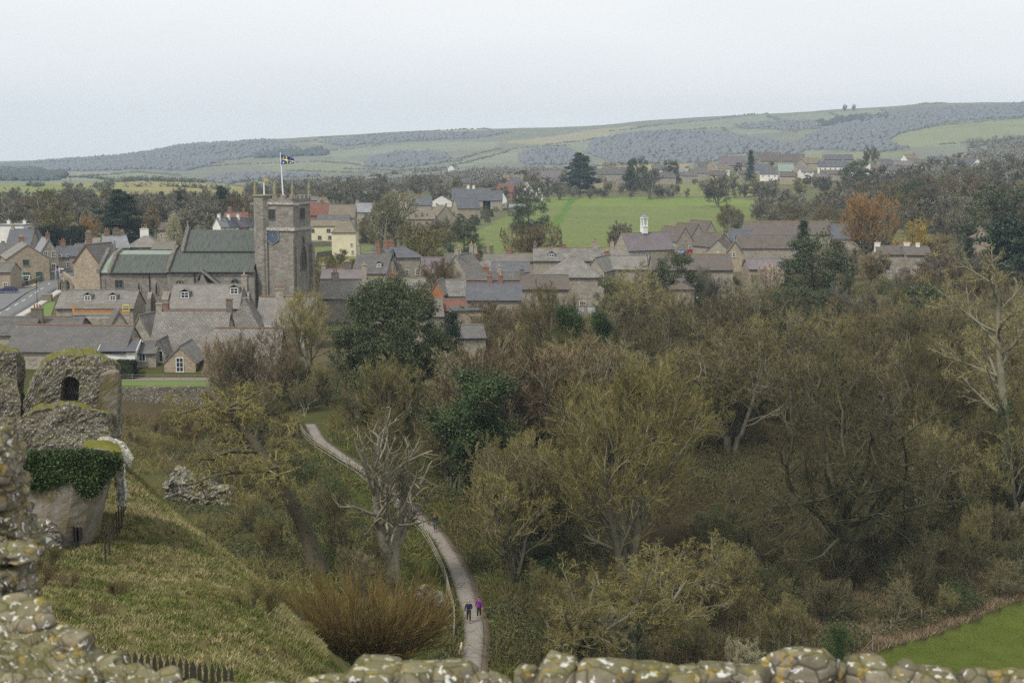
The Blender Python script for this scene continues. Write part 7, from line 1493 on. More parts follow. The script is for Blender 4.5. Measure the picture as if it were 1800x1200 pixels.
tree_px('fir', 'dark_fir', 'pointed fir left of the highest long brown roof', 1319, 1000, 264, sx=.9); tree_px('broad', 'dark_evergreen', 'dark evergreen right of the white terrace', 1508, 900, 284, sx=1.3); tree_px('broad', 'dark_evergreen', 'dark evergreen on the crest above the steep stone gable', 1178, 1010, 284, sx=.8)
tree_px('broad', 'dark_evergreen', 'dark blob of evergreen right of the orange tree field', 1606, 600, 318, sx=1.1); tree_px('broad', 'dark_evergreen', 'evergreen left of the blue-grey shed', 930, 575, 345, sx=.9); tree_px('broad', 'dark_evergreen', 'green bush pair below the tan gable', 815, 440, 395, sx=.9)
tree_px('broad', 'bright_bush', 'bright green bush at the corner of the hipped stone house', 1066, 262, 492, sx=.55, cat='bush'); tree_px('broad', 'green_shrub', 'yellow-green shrub right of the garden shed', 1400, 255, 508, sx=1.2, cat='bush'); tree_px('broad', 'green_shrub', 'paler shrub beside the yellow-green one', 1445, 252, 515, sx=.9, cat='bush')
tree_px('broad', 'dark_evergreen', 'tall dark evergreen mass behind the ash on the right', 1620, 235, 502, sx=.9); tree_px('yew', 'garden_evergreen', 'clipped garden evergreen left of the white outbuilding', 1262, 262, 537, sx=1.0); tree_px('yew', 'garden_evergreen', 'slim garden evergreen right of the white outbuilding', 1318, 262, 540, sx=.7); tree_px('yew', 'garden_evergreen', 'round evergreen below the tall open tree', 1148, 250, 550, sx=1.2)
tree_px('far1', 'skyline_tree', 'small umbrella-shaped tree on the far village crest, left one', 1522, 1090, 254, rz=1, sx=.6, cmat='twig_dark'); tree_px('far1', 'skyline_tree', 'small umbrella-shaped tree on the far village crest, right one', 1538, 1090, 253, rz=2, sx=.5, cmat='twig_dark')
# near-slope shrubs
for px, d, h, lb, kk, cm in ((88, 58, 1.4, 'thin leafless bush with dark stems below the ivy-clad ruin', 'shrub', None), (120, 55, 1.0, 'low brown bramble thicket at the lower left', 'shrub', 'twig_red'), (70, 54, 1.2, 'brown bramble thicket behind the merlon', 'shrub', 'twig_red'), (204, 55, .8, 'small tuft of dead bracken alone on the grass slope', 'shrub', 'twig_red'),
                            (362, 73, 1.9, 'tiny sapling standing alone on the grassy slope', 'sapling', None), (440, 55, 1.6, 'olive scrub behind the palisade, lower centre left', 'shrub', OL), (475, 58, 1.6, 'olive scrub left of the willow shrub', 'shrub', OL), (345, 176, 4.2, 'thin upright brown shrub below the retaining wall', 'shrub', 'twig_red'),
                            (205, 100, 2.4, 'green scrub behind the ivy-clad ruin', 'shrub', OL), (270, 174, 2.2, 'low scrub on the ditch floor below the wall', 'shrub', OL)):
    tree(kk, 'leafless_shrub', lb, ground_at(px, d), h, cmat=cm, cat='shrub')
rs = random.Random(4)
for i in range(34):
    px, d = rs.uniform(60, 540), rs.uniform(46, 84)
    if px < 220 and d > 58: continue
    tree(rs.choice(['shrub', 'bush', 'shrub']), 'scrub_tuft', 'small tuft of scrub dotted on the tawny castle slope', ground_at(px, d), rs.uniform(.25, .7), cmat=rs.choice(['twig_red', OL, None]) , cat='shrub', group='scrub tufts on the slope')
# bottom right small ivy tree in front of the meadow
tree_px('ivied', 'ivy_stump_tree', 'small ivy-covered stump tree just above the parapet by the meadow', 1458, 98, 1098, rz=1, sx=.55)
# ------------------------------------------------------------------ scattered woods (individual trees, shared label per belt)
def scatter(label, group, name, poly, n, keys, hr, dr, seed, cm=(None,), sx=(.8, 1.2), cat='tree', mind=0, avoid=None):
    """poly in photo coordinates of the tree FEET; depths inside dr; keeps a distance mind between trees"""
    rg = random.Random(seed); done = []; tries = 0; xs = [p[0] for p in poly]; ys = [p[1] for p in poly]
    while len(done) < n and tries < n * 60:
        tries += 1; d = dr[0] + (dr[1] - dr[0]) * rg.random(); px = rg.uniform(min(xs), max(xs)); g = ground_at(px, d); qx, qy = proj_np(g.x, g.y, g.z)
        if not inpoly(np.array([float(qx)]), np.array([float(qy)]), poly)[0]: continue
        if any((g - q).length < mind for q in done): continue
        if avoid and avoid(g, px): continue
        done.append(g); k = rg.choice(keys); tree(k, name, label, g, rg.uniform(*hr), rz=rg.random() * 6.28, sx=rg.uniform(*sx), group=group, cmat=rg.choice(cm), cat=cat)
    print('scatter', label, len(done)); return done
def scatter_mass(label, name, poly, n, hr, dr, seed, cm='twig_purple', sx=(.9, 1.3), key='tiny'):
    rg = np.random.RandomState(seed); (pn, me, m1), (cn, ce, m2) = TREEMESH[key][0][:2]; Vs, Qs, off, c = [], [], 0, 0; xs = [p[0] for p in poly]
    tv = []
    for mm in (me, ce):
        v = np.empty(len(mm.vertices) * 3, np.float32); mm.vertices.foreach_get('co', v); q = np.empty(len(mm.polygons) * 4, np.int32); mm.loops.foreach_get('vertex_index', q); tv.append((v.reshape(-1, 3), q.reshape(-1, 4)))
    tries = 0
    while c < n and tries < n * 60:
        tries += 1; d = rg.uniform(*dr); g = ground_at(rg.uniform(min(xs), max(xs)), d); qx, qy = proj_np(g.x, g.y, g.z)
        if not inpoly(np.array([float(qx)]), np.array([float(qy)]), poly)[0]: continue
        c += 1; s_ = rg.uniform(*hr) / TREEMESH[key][1]; a = rg.rand() * 6.28; w_ = rg.uniform(*sx); M3 = np.array([[math.cos(a), -math.sin(a), 0], [math.sin(a), math.cos(a), 0], [0, 0, 1]]) * s_; M3[:2] *= w_
        for v, q in tv: Vs.append(v @ M3.T + np.array(g)); Qs.append(q + off); off += len(v)
    print('mass', name, c); tag(obj(name, np_mesh(name, np.concatenate(Vs), np.concatenate(Qs)), [cm]), label, 'woodland', kind='stuff')
def nearpath(g, px): return any((g.xy - q.xy).length < 4.6 for q in pathline) or (px > 1400 and g.y < MEDGE(px) + 3)
BIG = [(500, 480), (2000, 480), (2000, 1400), (500, 1400)]
OLs = (OL, None, 'twig_brown', OL)
scatter('bare olive-brown tree in the wood between the path and the olive dome', 'trees of the wood beside the path', 'wood_tree', [(780, 640), (1010, 640), (1010, 1060), (860, 1060), (780, 900)], 30, ['wood_a', 'wood_b', 'wood_c'], (7, 12), (122, 200), 1, OLs, mind=4.5, avoid=nearpath)
scatter('bare brown tree in the wood behind the olive dome and the oak', 'trees of the wood behind the oak', 'wood_tree', [(1000, 600), (1750, 600), (1750, 800), (1000, 800)], 62, ['wood_a', 'wood_b', 'wood_c'], (8, 13), (165, 235), 2, (None, 'twig_red', OL, 'twig_brown', 'twig_dark'), mind=3.8)
scatter('low bare tree crowding round the foot of the big oak', 'scrub trees round the oak', 'scrub_tree', [(1240, 880), (1900, 820), (1900, 1090), (1300, 1110)], 46, ['wood_c', 'wood_b', 'wood_a'], (2.5, 5.5), (112, 160), 3, ('twig_dark', 'twig_dark', None, OL), mind=3.6, avoid=nearpath)
scatter('olive-brown bare tree in the wood below the ivy-trunked ash', 'trees of the wood at the right edge', 'wood_tree', [(1600, 640), (2000, 600), (2000, 960), (1600, 960)], 38, ['wood_a', 'wood_b'], (8, 12), (135, 215), 4, (OL, None, OL, None), mind=4.5)
scatter('scrubby bare tree on the left side of the path below the pale tree', 'scrub trees on the bank', 'scrub_tree', [(560, 860), (700, 860), (790, 1040), (700, 1180), (560, 1000)], 9, ['wood_c', 'wood_b'], (2.5, 4.5), (92, 140), 5, OLs, mind=3, avoid=nearpath)
scatter('thicket tree hanging in the ditch below the leaning tree', 'thicket trees in the ditch', 'scrub_tree', [(300, 820), (560, 760), (560, 1000), (420, 980)], 13, ['wood_c', 'wood_b'], (2, 4.2), (118, 162), 6, (OL, OL, 'twig_dark', None), mind=3)
scatter('scrub tree along the left bank where the path meets the village', 'trees behind the upper path', 'wood_tree', [(400, 640), (760, 640), (760, 800), (400, 800)], 24, ['wood_a', 'wood_b', 'wood_c'], (5, 8.5), (160, 196), 7, (OL, None, 'twig_dark', OL), mind=3.6, avoid=nearpath)
scatter('low twiggy tree between the path and the twisted pair', 'scrub trees above the parapet', 'scrub_tree', [(860, 1000), (1420, 1000), (1420, 1230), (860, 1230)], 22, ['wood_c', 'spread', 'wood_b'], (3, 6), (92, 122), 8, (OL, 'twig_pale', OL, None), mind=3.4, avoid=nearpath)
scatter('garden tree among the bushes between the wood and the brown roofs', 'garden trees right of the village', 'garden_tree', [(1070, 520), (1760, 470), (1800, 640), (1070, 620)], 84, ['wood_a', 'wood_b', 'wood_c', 'far0', 'far1'], (4, 8), (225, 320), 9, (None, 'twig_red', OL, None, 'twig_purple'), mind=5)
scatter('leafless tree in the belt before the low brown cottages', 'trees before the low cottages', 'leafless_tree', [(1460, 430), (1900, 420), (1900, 520), (1460, 520)], 46, ['far0', 'far1', 'far2', 'far3'], (5, 9), (280, 400), 10, (None, 'twig_red', 'twig_brown', 'twig_purple'), mind=5)
scatter('bare tree in the belt right of the green field', 'trees of the belt right of the field', 'belt_tree', [(1300, 385), (1480, 368), (1480, 428), (1300, 420), (1230, 398)], 44, ['far0', 'far1', 'far2', 'far3'], (6, 10), (450, 800), 11, (None, 'twig_brown', 'twig_purple', 'twig_red'), mind=8)
scatter('bare tree in the broad purple-brown wood at the right', 'trees of the right-hand wood', 'belt_tree', [(1440, 345), (1900, 335), (1900, 440), (1440, 440)], 60, ['far0', 'far1', 'far2', 'far3'], (9, 13), (400, 760), 12, (None, None, 'twig_brown', 'twig_red'), mind=8)
scatter('leafless tree in the hedge line along the top of the green field', 'hedge trees at the top of the field', 'hedge_tree', [(960, 334), (1420, 334), (1420, 350), (960, 350)], 48, ['far0', 'far1', 'far3'], (4, 7), (880, 1080), 13, (None, 'twig_brown', 'twig_purple'), mind=7)
scatter('bare tree in the wood below the upper village', 'trees below the upper village', 'belt_tree', [(1280, 325), (1520, 325), (1560, 300), (1900, 292), (1900, 350), (1340, 350)], 50, ['far0', 'far1', 'far2', 'far3'], (7, 11), (640, 980), 14, (None, None, 'twig_brown'), mind=9, sx=(1, 1.3))
scatter('bare tree in the grey-brown wood across the left background', 'trees of the left background wood', 'belt_tree', [(-100, 374), (450, 366), (450, 420), (-100, 420)], 60, ['far0', 'far1', 'far2', 'far3'], (9, 14), (500, 900), 15, (None, None, 'twig_purple', 'twig_red'), mind=8, sx=(1, 1.3))
scatter('bare tree in the belt behind the tower and the cream house', 'trees of the belt behind the cream house', 'belt_tree', [(440, 338), (1000, 318), (1000, 352), (860, 365), (440, 375)], 50, ['far0', 'far1', 'far2', 'far3'], (8, 13), (620, 1050), 16, (None, None, 'twig_brown', 'twig_purple'), mind=8, sx=(1, 1.3))
scatter('leafless tree among the houses between the cream house and the field', 'trees beside the green field', 'garden_tree', [(640, 385), (830, 378), (830, 405), (780, 440), (640, 430)], 34, ['far0', 'far1', 'far3', 'broad'], (4, 7.5), (400, 580), 17, ('twig_brown', OL, 'twig_red'), mind=6)
scatter('low tree among the far roofs of the upper village', 'trees of the upper village', 'garden_tree', [(990, 296), (1760, 276), (1760, 320), (990, 335)], 34, ['far0', 'far1', 'far3', 'broad'], (4, 7), (950, 1300), 18, (None, 'twig_brown'), mind=9)
scatter('bare garden tree between the village roofs', 'garden trees in the village', 'garden_tree', [(560, 430), (1080, 470), (1080, 500), (560, 500)], 14, ['far0', 'far3'], (4, 6), (290, 400), 19, ('twig_brown', 'twig_red'), mind=8)
scatter('brown shrub tree between the white cottage and the grey slate roof', 'shrub trees below the slate roof', 'shrub_tree', [(820, 560), (1100, 560), (1100, 640), (820, 640)], 34, ['wood_a', 'wood_b', 'wood_c'], (5, 8.5), (205, 243), 24, (None, OL, 'twig_red'), mind=3.5)
scatter('scrub on the ditch floor below the retaining wall', 'scrub below the retaining wall', 'scrub', [(210, 725), (420, 720), (420, 820), (240, 820)], 16, ['shrub', 'bush'], (1.2, 2.6), (160, 192), 25, ('twig_brown', OL), cat='shrub', mind=3)
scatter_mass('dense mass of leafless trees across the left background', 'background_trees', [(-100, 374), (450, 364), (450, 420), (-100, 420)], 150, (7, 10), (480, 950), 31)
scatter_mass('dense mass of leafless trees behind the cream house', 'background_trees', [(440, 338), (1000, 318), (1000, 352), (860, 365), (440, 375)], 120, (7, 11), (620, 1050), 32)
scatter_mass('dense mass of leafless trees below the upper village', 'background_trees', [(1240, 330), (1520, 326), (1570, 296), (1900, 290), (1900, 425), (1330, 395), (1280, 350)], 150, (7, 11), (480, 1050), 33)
# bushes and undergrowth in view
scatter('mixed evergreen bush on the wood floor', 'evergreen bushes in the wood', 'bush', [(760, 800), (1900, 800), (1900, 1180), (860, 1180)], 60, ['bush'], (1.2, 2.6), (100, 150), 20, (None, 'leaf_ivy', None), cat='bush', mind=2.2, avoid=nearpath)
scatter('dark ivy bush along the ditch', 'ivy bushes in the ditch', 'bush', [(300, 760), (760, 740), (760, 960), (420, 940)], 26, ['bush'], (1.2, 2.6), (115, 175), 21, ('leaf_ivy', None), cat='bush', mind=2.4, avoid=nearpath)
scatter('garden bush among the village plots', 'garden bushes', 'bush', [(1080, 500), (1760, 480), (1760, 600), (1080, 600)], 46, ['bush'], (1.6, 3.4), (235, 330), 22, (None, 'leaf_ivy', 'leaf_bramble'), cat='bush', mind=4)
scatter('field hedge bush on the left of the green field', 'bushes on the field edge', 'bush', [(780, 378), (960, 350), (975, 362), (850, 402), (785, 440), (760, 430)], 30, ['bush', 'broad'], (2.2, 4), (430, 880), 23, (None,), cat='bush', mind=5)
def cube_hedge(label, px, d, size, rz=0, mat='leaf_yew'):
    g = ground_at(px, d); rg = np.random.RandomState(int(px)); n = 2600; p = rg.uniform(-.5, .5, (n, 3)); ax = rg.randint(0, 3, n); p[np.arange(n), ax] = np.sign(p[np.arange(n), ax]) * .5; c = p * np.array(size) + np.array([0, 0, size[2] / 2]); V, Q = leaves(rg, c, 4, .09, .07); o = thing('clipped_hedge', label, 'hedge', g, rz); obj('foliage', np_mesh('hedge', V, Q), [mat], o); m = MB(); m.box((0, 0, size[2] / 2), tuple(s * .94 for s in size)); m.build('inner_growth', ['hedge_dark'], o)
cube_hedge('tall square clipped hedge beside the small cottage', 221, 201.2, (2.8, 2.0, 2.5)); cube_hedge('dark hedge behind the churchyard garden wall', 140, 292, (8, 1.4, 1.6), R(-10)); cube_hedge('pale round-topped bush at the corner of the cafe', 18, 325, (2.0, 1.8, 3.2), 0, 'leaf_dead'); cube_hedge('dark clipped hedge behind the mossy roof by the chancel', 298, 385, (9, 1.5, 3), 0)
# ------------------------------------------------------------------ uncountable growth
rg = np.random.RandomState(77)
TR = [[(218, 84), (232, 78), (262, 72), (285, 66), (300, 58), (330, 50), (345, 42)], [(415, 76), (440, 66), (452, 58), (480, 48)], [(90, 62), (180, 54), (210, 46), (200, 40)]]
def offtrail(px, y):
    ok = np.ones(px.shape, bool)
    for t in TR:
        dd = [p[1] for p in t][::-1]; pp = [p[0] for p in t][::-1]; ok &= ~((np.abs(px - np.interp(y, dd, pp)) < (.13 + .05 * np.sin(y * 3)) * F / y) & (y > dd[0]) & (y < dd[-1]))
    return ok
def grass(name, label, pred, n, x0, x1, y0, y1, hh, w, mat, lean=(0, 0)):
    y = np.sqrt(rg.uniform(y0 ** 2, y1 ** 2, n * 3)); px = rg.uniform(x0, x1, n * 3); x = (px - 900) / F * y; k = pred(px, y); x, y = x[k][:n], y[k][:n]; z = Gn(x, y); N = len(x)
    h = hh * rg.uniform(.4, 1.3, N) * (0.6 + _vnoise(x / 1.3, y / 1.3, 31) + .5); a = rg.rand(N) * 2 * PI; dx, dy = np.cos(a) * w, np.sin(a) * w; ld = rg.normal(0, .7, (N, 2)) + np.array(lean)
    A = np.stack([x - dx, y - dy, z - .03], 1); B = np.stack([x + dx, y + dy, z - .03], 1); T_ = np.stack([x + ld[:, 0] * h, y + ld[:, 1] * h, z + h], 1); V = np.stack([A, B, T_], 1).reshape(-1, 3)
    o = obj(name, np_mesh(name, V, np.arange(len(V)).reshape(-1, 3)), [mat]); tag(o, label, 'grass', kind='stuff'); return o
grass('slope_grass', 'rough tawny grass covering the castle slope', lambda px, y: (px < 560) & offtrail(px, y), 360000, -60, 600, 36, 98, .13, .022, 'grass_blade', (.12, -.1))
grass('slope_herbs', 'green herbs and moss patches in the slope grass', lambda px, y: _vnoise((px - 900) / F * y / 2.2, y / 2.2, 44) > .2, 50000, -60, 600, 36, 110, .13, .03, 'grass_green')
grass('verge_grass', 'green grass and weeds on the banks beside the path', lambda px, y: (np.abs(px - np.interp(y, pdist, [p[0] for p in pathpx])) > .95 * F / y), 150000, 540, 1000, 86, 172, .26, .03, 'grass_green')
grass('dead_bracken', 'brown dead bracken and bramble stems along the meadow edge', lambda px, y: (px > 1100) & ((y > MEDGE(px) - 1.2) | (px < 1400)), 120000, 1100, 1950, 98, 134, .4, .02, 'leaf_dead')
grass('meadow_grass', 'short olive grass of the bottom meadow', lambda px, y: (px > 1400) & (y < MEDGE(px)), 90000, 1400, 1950, 88, 128, .07, .02, 'grass_green')
def litter(name, label, n, x0, x1, y0, y1, mat, size, hmax, pred=None):
    y = np.sqrt(rg.uniform(y0 ** 2, y1 ** 2, n * 2)); px = rg.uniform(x0, x1, n * 2); x = (px - 900) / F * y; k = _vnoise(x / 4, y / 4, 55) + _vnoise(x / 1.5, y / 1.5, 56) * .6 > -.05
    if pred is not None: k &= pred(px, y)
    x, y = x[k][:n], y[k][:n]; hn = np.clip(_vnoise(x / 2.3, y / 2.3, 57) + .5, 0, 1) * hmax; c = np.stack([x, y, Gn(x, y) + rg.rand(len(x)) * hn], 1); V, Q = leaves(rg, c, 1, .05, size); o = obj(name, np_mesh(name, V, Q), [mat]); tag(o, label, 'undergrowth', kind='stuff')
offp = lambda px, y: (np.abs(px - np.interp(y, pdist, [p[0] for p in pathpx])) > 1.1 * F / y)
litter('bramble_undergrowth', 'dark bramble and ivy undergrowth on the wood floor', 210000, 760, 1950, 96, 175, 'leaf_bramble', .09, 1.3, lambda px, y: offp(px, y) & ~((y < MEDGE(px) + 1) & (px > 1400)))
litter('leaf_litter', 'brown leaf litter and dead stems on the wood floor', 120000, 760, 1950, 96, 190, 'leaf_dead', .06, .35, lambda px, y: offp(px, y) & ~((y < MEDGE(px) + .5) & (px > 1400)))
litter('ditch_undergrowth', 'ivy and bramble undergrowth in the castle ditch', 90000, 280, 800, 108, 180, 'leaf_bramble', .08, .8, offp)
# fine brushwood filling the wood: thousands of arching stems nobody could count
def brush(name, label, n, x0, x1, y0, y1, mat, L, pred=None, seed=3, r=.02):
    g_ = np.random.RandomState(seed); y = np.sqrt(g_.uniform(y0 ** 2, y1 ** 2, n * 2)); px = g_.uniform(x0, x1, n * 2); x = (px - 900) / F * y; k = _vnoise(x / 5, y / 5, seed) + _vnoise(x / 1.7, y / 1.7, seed + 1) * .5 > -.12
    if pred is not None: k &= pred(px, y)
    x, y = x[k][:n], y[k][:n]; N = len(x); st = np.stack([x, y, Gn(x, y)], 1); d = unit(g_.normal(size=(N, 3)) * [.7, .7, .3] + [0, 0, 1]); pts, rad = branches(g_, st, d, L * g_.uniform(.5, 1.4, N), np.full(N, r), 3, .25, -.5, .5); V, Q = tubes(pts, rad, 3, g_)
    tag(obj(name, np_mesh(name, V, Q), [mat]), label, 'brushwood', kind='stuff')
brush('brushwood', 'tangled grey-brown brushwood between the trees of the wood', 34000, 780, 1950, 100, 190, 'twig_brown', 2.1, lambda px, y: offp(px, y) & ~((y < MEDGE(px) + 3) & (px > 1400)))
brush('olive_brushwood', 'olive scrub stems filling the banks around the path', 22000, 190, 900, 96, 192, 'twig_olive', 1.3, offp, 9)
brush('village_brushwood', 'low brown scrub between the garden trees', 16000, 820, 1950, 205, 330, 'twig_brown', 2.4, None, 12, .035)
# ------------------------------------------------------------------ far woods and hedges on the hill
def farwood(name, label, polys, mat, step, h, lines=(), dr=(1200, 3200), seed=1, dens=1.0, blob=False):
    g_ = np.random.RandomState(seed); C = []
    m_ = np.zeros(PX.shape, bool)
    for poly in polys: m_ |= inpoly(PX, PY, poly) & (YG > dr[0]) & (YG < dr[1])
    yy, xx = np.where(m_)
    if len(yy):
        area = np.array([ (YY[min(i + 1, NV - 1)] - YY[i]) * YY[i] * (UU[1] - UU[0]) for i in yy]); cnt = g_.poisson(area / step ** 2 * dens)
        for (i, j, c) in zip(yy, xx, cnt):
            for _ in range(c): y = YY[i] + g_.uniform(-.5, .5) * (YY[min(i + 1, NV - 1)] - YY[i]); u = UU[j] + g_.uniform(-.5, .5) * (UU[1] - UU[0]); C.append((u * y, y))
    for ln in lines:
        P3 = [hit(px, py, dr[0], 3300) for px, py in ln]
        for a, b in zip(P3[:-1], P3[1:]):
            L = math.hypot(b.x - a.x, b.y - a.y)
            for k in range(max(2, int(L / (step * .45)))):
                t = g_.rand(); C.append((a.x + (b.x - a.x) * t + g_.normal() * 1.5, a.y + (b.y - a.y) * t + g_.normal() * 1.5))
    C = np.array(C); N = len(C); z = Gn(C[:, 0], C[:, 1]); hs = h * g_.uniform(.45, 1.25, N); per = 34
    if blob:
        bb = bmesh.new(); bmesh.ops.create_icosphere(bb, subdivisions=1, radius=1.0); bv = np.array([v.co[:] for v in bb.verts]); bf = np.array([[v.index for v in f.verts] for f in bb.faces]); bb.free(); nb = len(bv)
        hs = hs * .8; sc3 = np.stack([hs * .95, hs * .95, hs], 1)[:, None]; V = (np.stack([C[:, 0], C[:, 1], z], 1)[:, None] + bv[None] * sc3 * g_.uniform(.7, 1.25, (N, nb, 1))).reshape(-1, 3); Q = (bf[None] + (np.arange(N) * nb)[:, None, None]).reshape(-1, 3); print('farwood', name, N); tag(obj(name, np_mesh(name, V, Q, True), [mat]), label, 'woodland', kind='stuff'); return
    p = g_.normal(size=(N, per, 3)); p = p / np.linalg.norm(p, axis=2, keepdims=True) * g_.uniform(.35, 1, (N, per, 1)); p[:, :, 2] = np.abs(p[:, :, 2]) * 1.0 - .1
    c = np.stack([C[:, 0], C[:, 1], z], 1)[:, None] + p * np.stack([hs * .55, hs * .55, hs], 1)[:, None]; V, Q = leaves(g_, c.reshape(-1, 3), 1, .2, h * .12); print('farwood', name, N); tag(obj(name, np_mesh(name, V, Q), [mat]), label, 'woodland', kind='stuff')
HLn = [[(560, 266), (650, 258), (720, 248), (800, 240)], [(790, 292), (850, 278), (900, 262), (1000, 256)], [(1060, 232), (1120, 226), (1180, 218), (1260, 210), (1350, 200)], [(1180, 231), (1270, 224), (1290, 238), (1280, 250)], [(1350, 203), (1370, 214), (1400, 232)], [(1560, 238), (1640, 222), (1750, 212), (1880, 204)],
       [(430, 262), (500, 252), (560, 246)], [(300, 300), (400, 290), (560, 284), (660, 296)], [(600, 297), (700, 300), (800, 294)], [(90, 314), (240, 303), (320, 309)], [(1460, 198), (1480, 212), (1440, 232)], [(1550, 193), (1560, 204), (1600, 206), (1700, 204)], [(1650, 255), (1740, 250), (1800, 240)], [(980, 300), (1080, 288)], [(960, 255), (1050, 243)], [(500, 300), (620, 304), (760, 300)], [(800, 285), (840, 270), (880, 262)],
       [(0, 290), (60, 285), (160, 279), (240, 270), (330, 256), (400, 251), (480, 246)], [(560, 243), (700, 235), (840, 227), (980, 220), (1100, 214), (1230, 206), (1340, 199), (1480, 188), (1640, 183), (1790, 178)]]
farwood('hill_woodland', 'hazy purple-grey leafless woods on the far hillside', W, 'canopy_far_hazed', 7.5, 5.5, (), seed=2, blob=True)
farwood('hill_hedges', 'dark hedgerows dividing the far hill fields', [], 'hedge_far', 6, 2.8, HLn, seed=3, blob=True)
farwood('conifer_plantation', 'dark blue-green conifer plantation on the far hillside', [[(448, 272), (520, 263), (572, 262), (574, 273), (450, 279)], [(-60, 300), (30, 300), (60, 298), (110, 306), (110, 318), (-60, 318)], [(1440, 216), (1500, 206), (1560, 204), (1560, 210), (1450, 222)]], 'canopy_dark', 8, 7, (), seed=4, blob=True)
farwood('field_scrub', 'dark scrub and hedges in the tan fields at the left', [[(45, 326), (75, 325), (78, 329), (45, 330)], [(110, 327), (142, 326), (145, 330), (112, 330)], [(160, 329), (200, 323), (202, 332), (160, 333)]], 'leaf_bramble', 9, 6, [[(218, 329), (300, 328), (400, 334)], [(0, 345), (120, 340), (200, 336)], [(0, 318), (130, 312), (350, 320), (470, 318), (560, 322)], [(180, 322), (260, 316), (360, 322)]], (900, 2200), 5)
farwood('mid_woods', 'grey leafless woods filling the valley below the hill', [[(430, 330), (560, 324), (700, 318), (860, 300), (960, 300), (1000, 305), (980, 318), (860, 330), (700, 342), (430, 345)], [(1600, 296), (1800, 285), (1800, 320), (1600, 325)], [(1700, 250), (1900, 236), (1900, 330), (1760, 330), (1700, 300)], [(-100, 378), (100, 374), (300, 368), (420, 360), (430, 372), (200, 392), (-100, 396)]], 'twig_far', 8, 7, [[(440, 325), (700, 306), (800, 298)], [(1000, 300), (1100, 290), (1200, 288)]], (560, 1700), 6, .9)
# farm buildings on the hill
house('white farm building on the far hillside at the right edge', 1774, 34, 243, 240, 10, roof='pale_slate_roof', wall='white_render', d=1900, win=[], name='farmhouse', cat='farm'); house('long white shed on the hill left of the flag', 432, 10, 288, 286, 8, roof='pale_slate_roof', wall='white_render', d=2300, win=[], name='farm_shed', cat='shed')

for px, lb in ((1484, 'left one of two tiny tree clumps on the hill skyline'), (1500, 'right one of two tiny tree clumps on the hill skyline')): tree_px('far1', 'skyline_tree_clump', lb, px, 2700, 182.5, rz=1, cmat='twig_far')
# ------------------------------------------------------------------ sky, sun, haze, camera
w = bpy.data.worlds.new('World'); sc.world = w; w.use_nodes = True; nt = w.node_tree; bg = nt.nodes['Background']
sky = nt.nodes.new('ShaderNodeTexSky'); sky.sky_type = 'NISHITA'; sky.sun_disc = False; SE, SR = R(52), R(-140); sky.sun_elevation = SE; sky.sun_rotation = SR; sky.air_density = 1.0; sky.dust_density = 4.0; sky.altitude = 50
hs = nt.nodes.new('ShaderNodeHueSaturation'); hs.inputs['Saturation'].default_value = 0.12; nt.links.new(sky.outputs[0], hs.inputs['Color'])
mx = nt.nodes.new('ShaderNodeMix'); mx.data_type = 'RGBA'; mx.inputs[0].default_value = 0.88; nt.links.new(hs.outputs[0], mx.inputs[6])
tc = nt.nodes.new('ShaderNodeTexCoord'); mp = nt.nodes.new('ShaderNodeMapping'); mp.inputs['Scale'].default_value = (1.0, 1.0, 5.0); nt.links.new(tc.outputs['Generated'], mp.inputs[0]); nz = nt.nodes.new('ShaderNodeTexNoise'); nz.inputs['Scale'].default_value = 1.6; nz.inputs['Detail'].default_value = 4; nt.links.new(mp.outputs[0], nz.inputs['Vector'])
cr_ = nt.nodes.new('ShaderNodeValToRGB'); cr_.color_ramp.elements[0].position = .3; cr_.color_ramp.elements[1].position = .7; cr_.color_ramp.elements[0].color = (6.5, 6.72, 6.9, 1); cr_.color_ramp.elements[1].color = (7.6, 7.72, 7.8, 1); nt.links.new(nz.outputs['Fac'], cr_.inputs[0]); nt.links.new(cr_.outputs[0], mx.inputs[7])
nt.links.new(mx.outputs[2], bg.inputs['Color']); bg.inputs['Strength'].default_value = 0.065
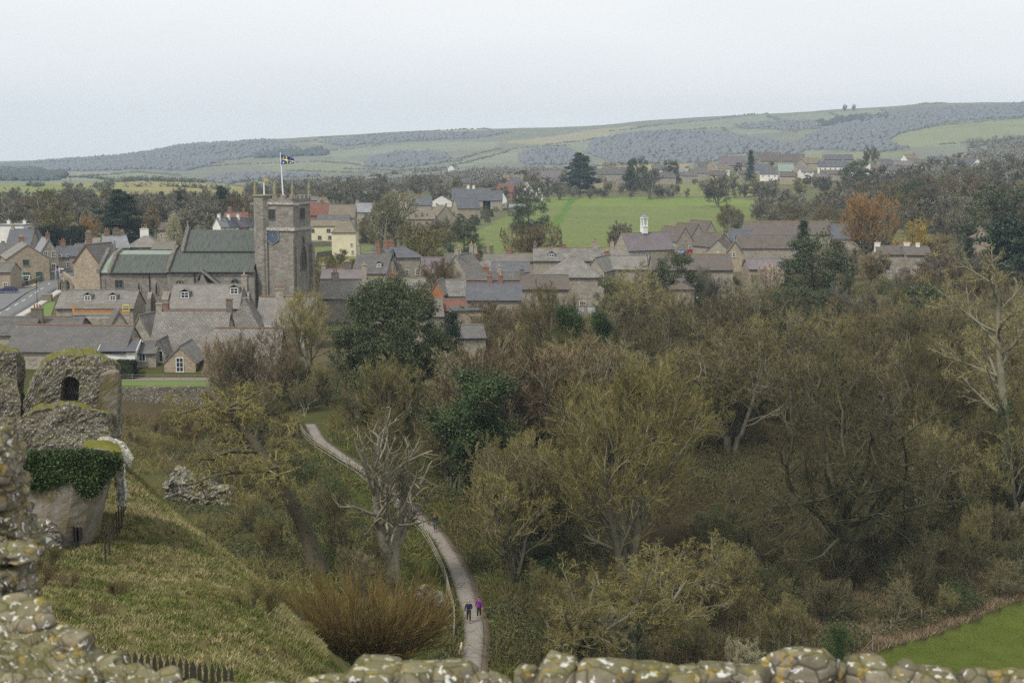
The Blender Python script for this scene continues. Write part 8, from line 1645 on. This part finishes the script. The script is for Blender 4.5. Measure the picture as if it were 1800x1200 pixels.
sl_ = bpy.data.lights.new('Sun', 'SUN'); sl_.energy = 1.5; sl_.angle = R(10); sl_.color = (1, .96, .9); so_ = bpy.data.objects.new('Sun', sl_); col.objects.link(so_)
dirv = Vector((math.sin(SR) * math.cos(SE), math.cos(SR) * math.cos(SE), math.sin(SE))); so_.rotation_euler = (-dirv).to_track_quat('-Z', 'Y').to_euler(); so_.location = (0, 0, 300)
hz = MB(); zlo = float(ZG.min()) - 1.0; hz.box((0, 2108, (zlo + 200) / 2), (7760, 4290, 200 - zlo)); print("haze base", zlo); ho = hz.build('haze', []); ho['kind'] = 'stuff'; ho['label'] = 'pale bluish haze lying over the valley'; ho['category'] = 'haze'
hmz = bpy.data.materials.new('haze_air'); hmz.use_nodes = True; t = hmz.node_tree; t.nodes.clear(); o_ = t.nodes.new('ShaderNodeOutputMaterial'); pv = t.nodes.new('ShaderNodeVolumePrincipled'); pv.inputs['Color'].default_value = (.66, .84, 1.0, 1); pv.inputs['Density'].default_value = HAZE; pv.inputs['Anisotropy'].default_value = 0.1; t.links.new(pv.outputs[0], o_.inputs['Volume']); ho.data.materials.append(hmz)
cd = bpy.data.cameras.new('Camera'); cam = bpy.data.objects.new('Camera', cd); col.objects.link(cam); cam.location = (0, 0, CAMZ); cam.rotation_euler = (PI / 2 - PITCH, 0, 0); cd.lens = 50; cd.sensor_width = 36; cd.clip_start = .05; cd.clip_end = 9000; sc.camera = cam
cd.dof.use_dof = True; cd.dof.focus_distance = 120; cd.dof.aperture_fstop = 8
sc.view_settings.view_transform = 'Standard'; sc.view_settings.look = 'None'; sc.view_settings.exposure = 1.06; sc.view_settings.gamma = 1
sc.cycles.max_bounces = 5; sc.cycles.diffuse_bounces = 2; sc.cycles.glossy_bounces = 2; sc.cycles.volume_bounces = 0; sc.cycles.transparent_max_bounces = 8; sc.cycles.sample_clamp_indirect = 3; sc.cycles.use_adaptive_sampling = False
sc.cycles.use_denoising = DENOISE
for o in list(sc.objects):
    if o.type == 'EMPTY' and not o.children: bpy.data.objects.remove(o)
print('objects', len(sc.objects), 'polys', sum(len(m.polygons) for m in bpy.data.meshes))
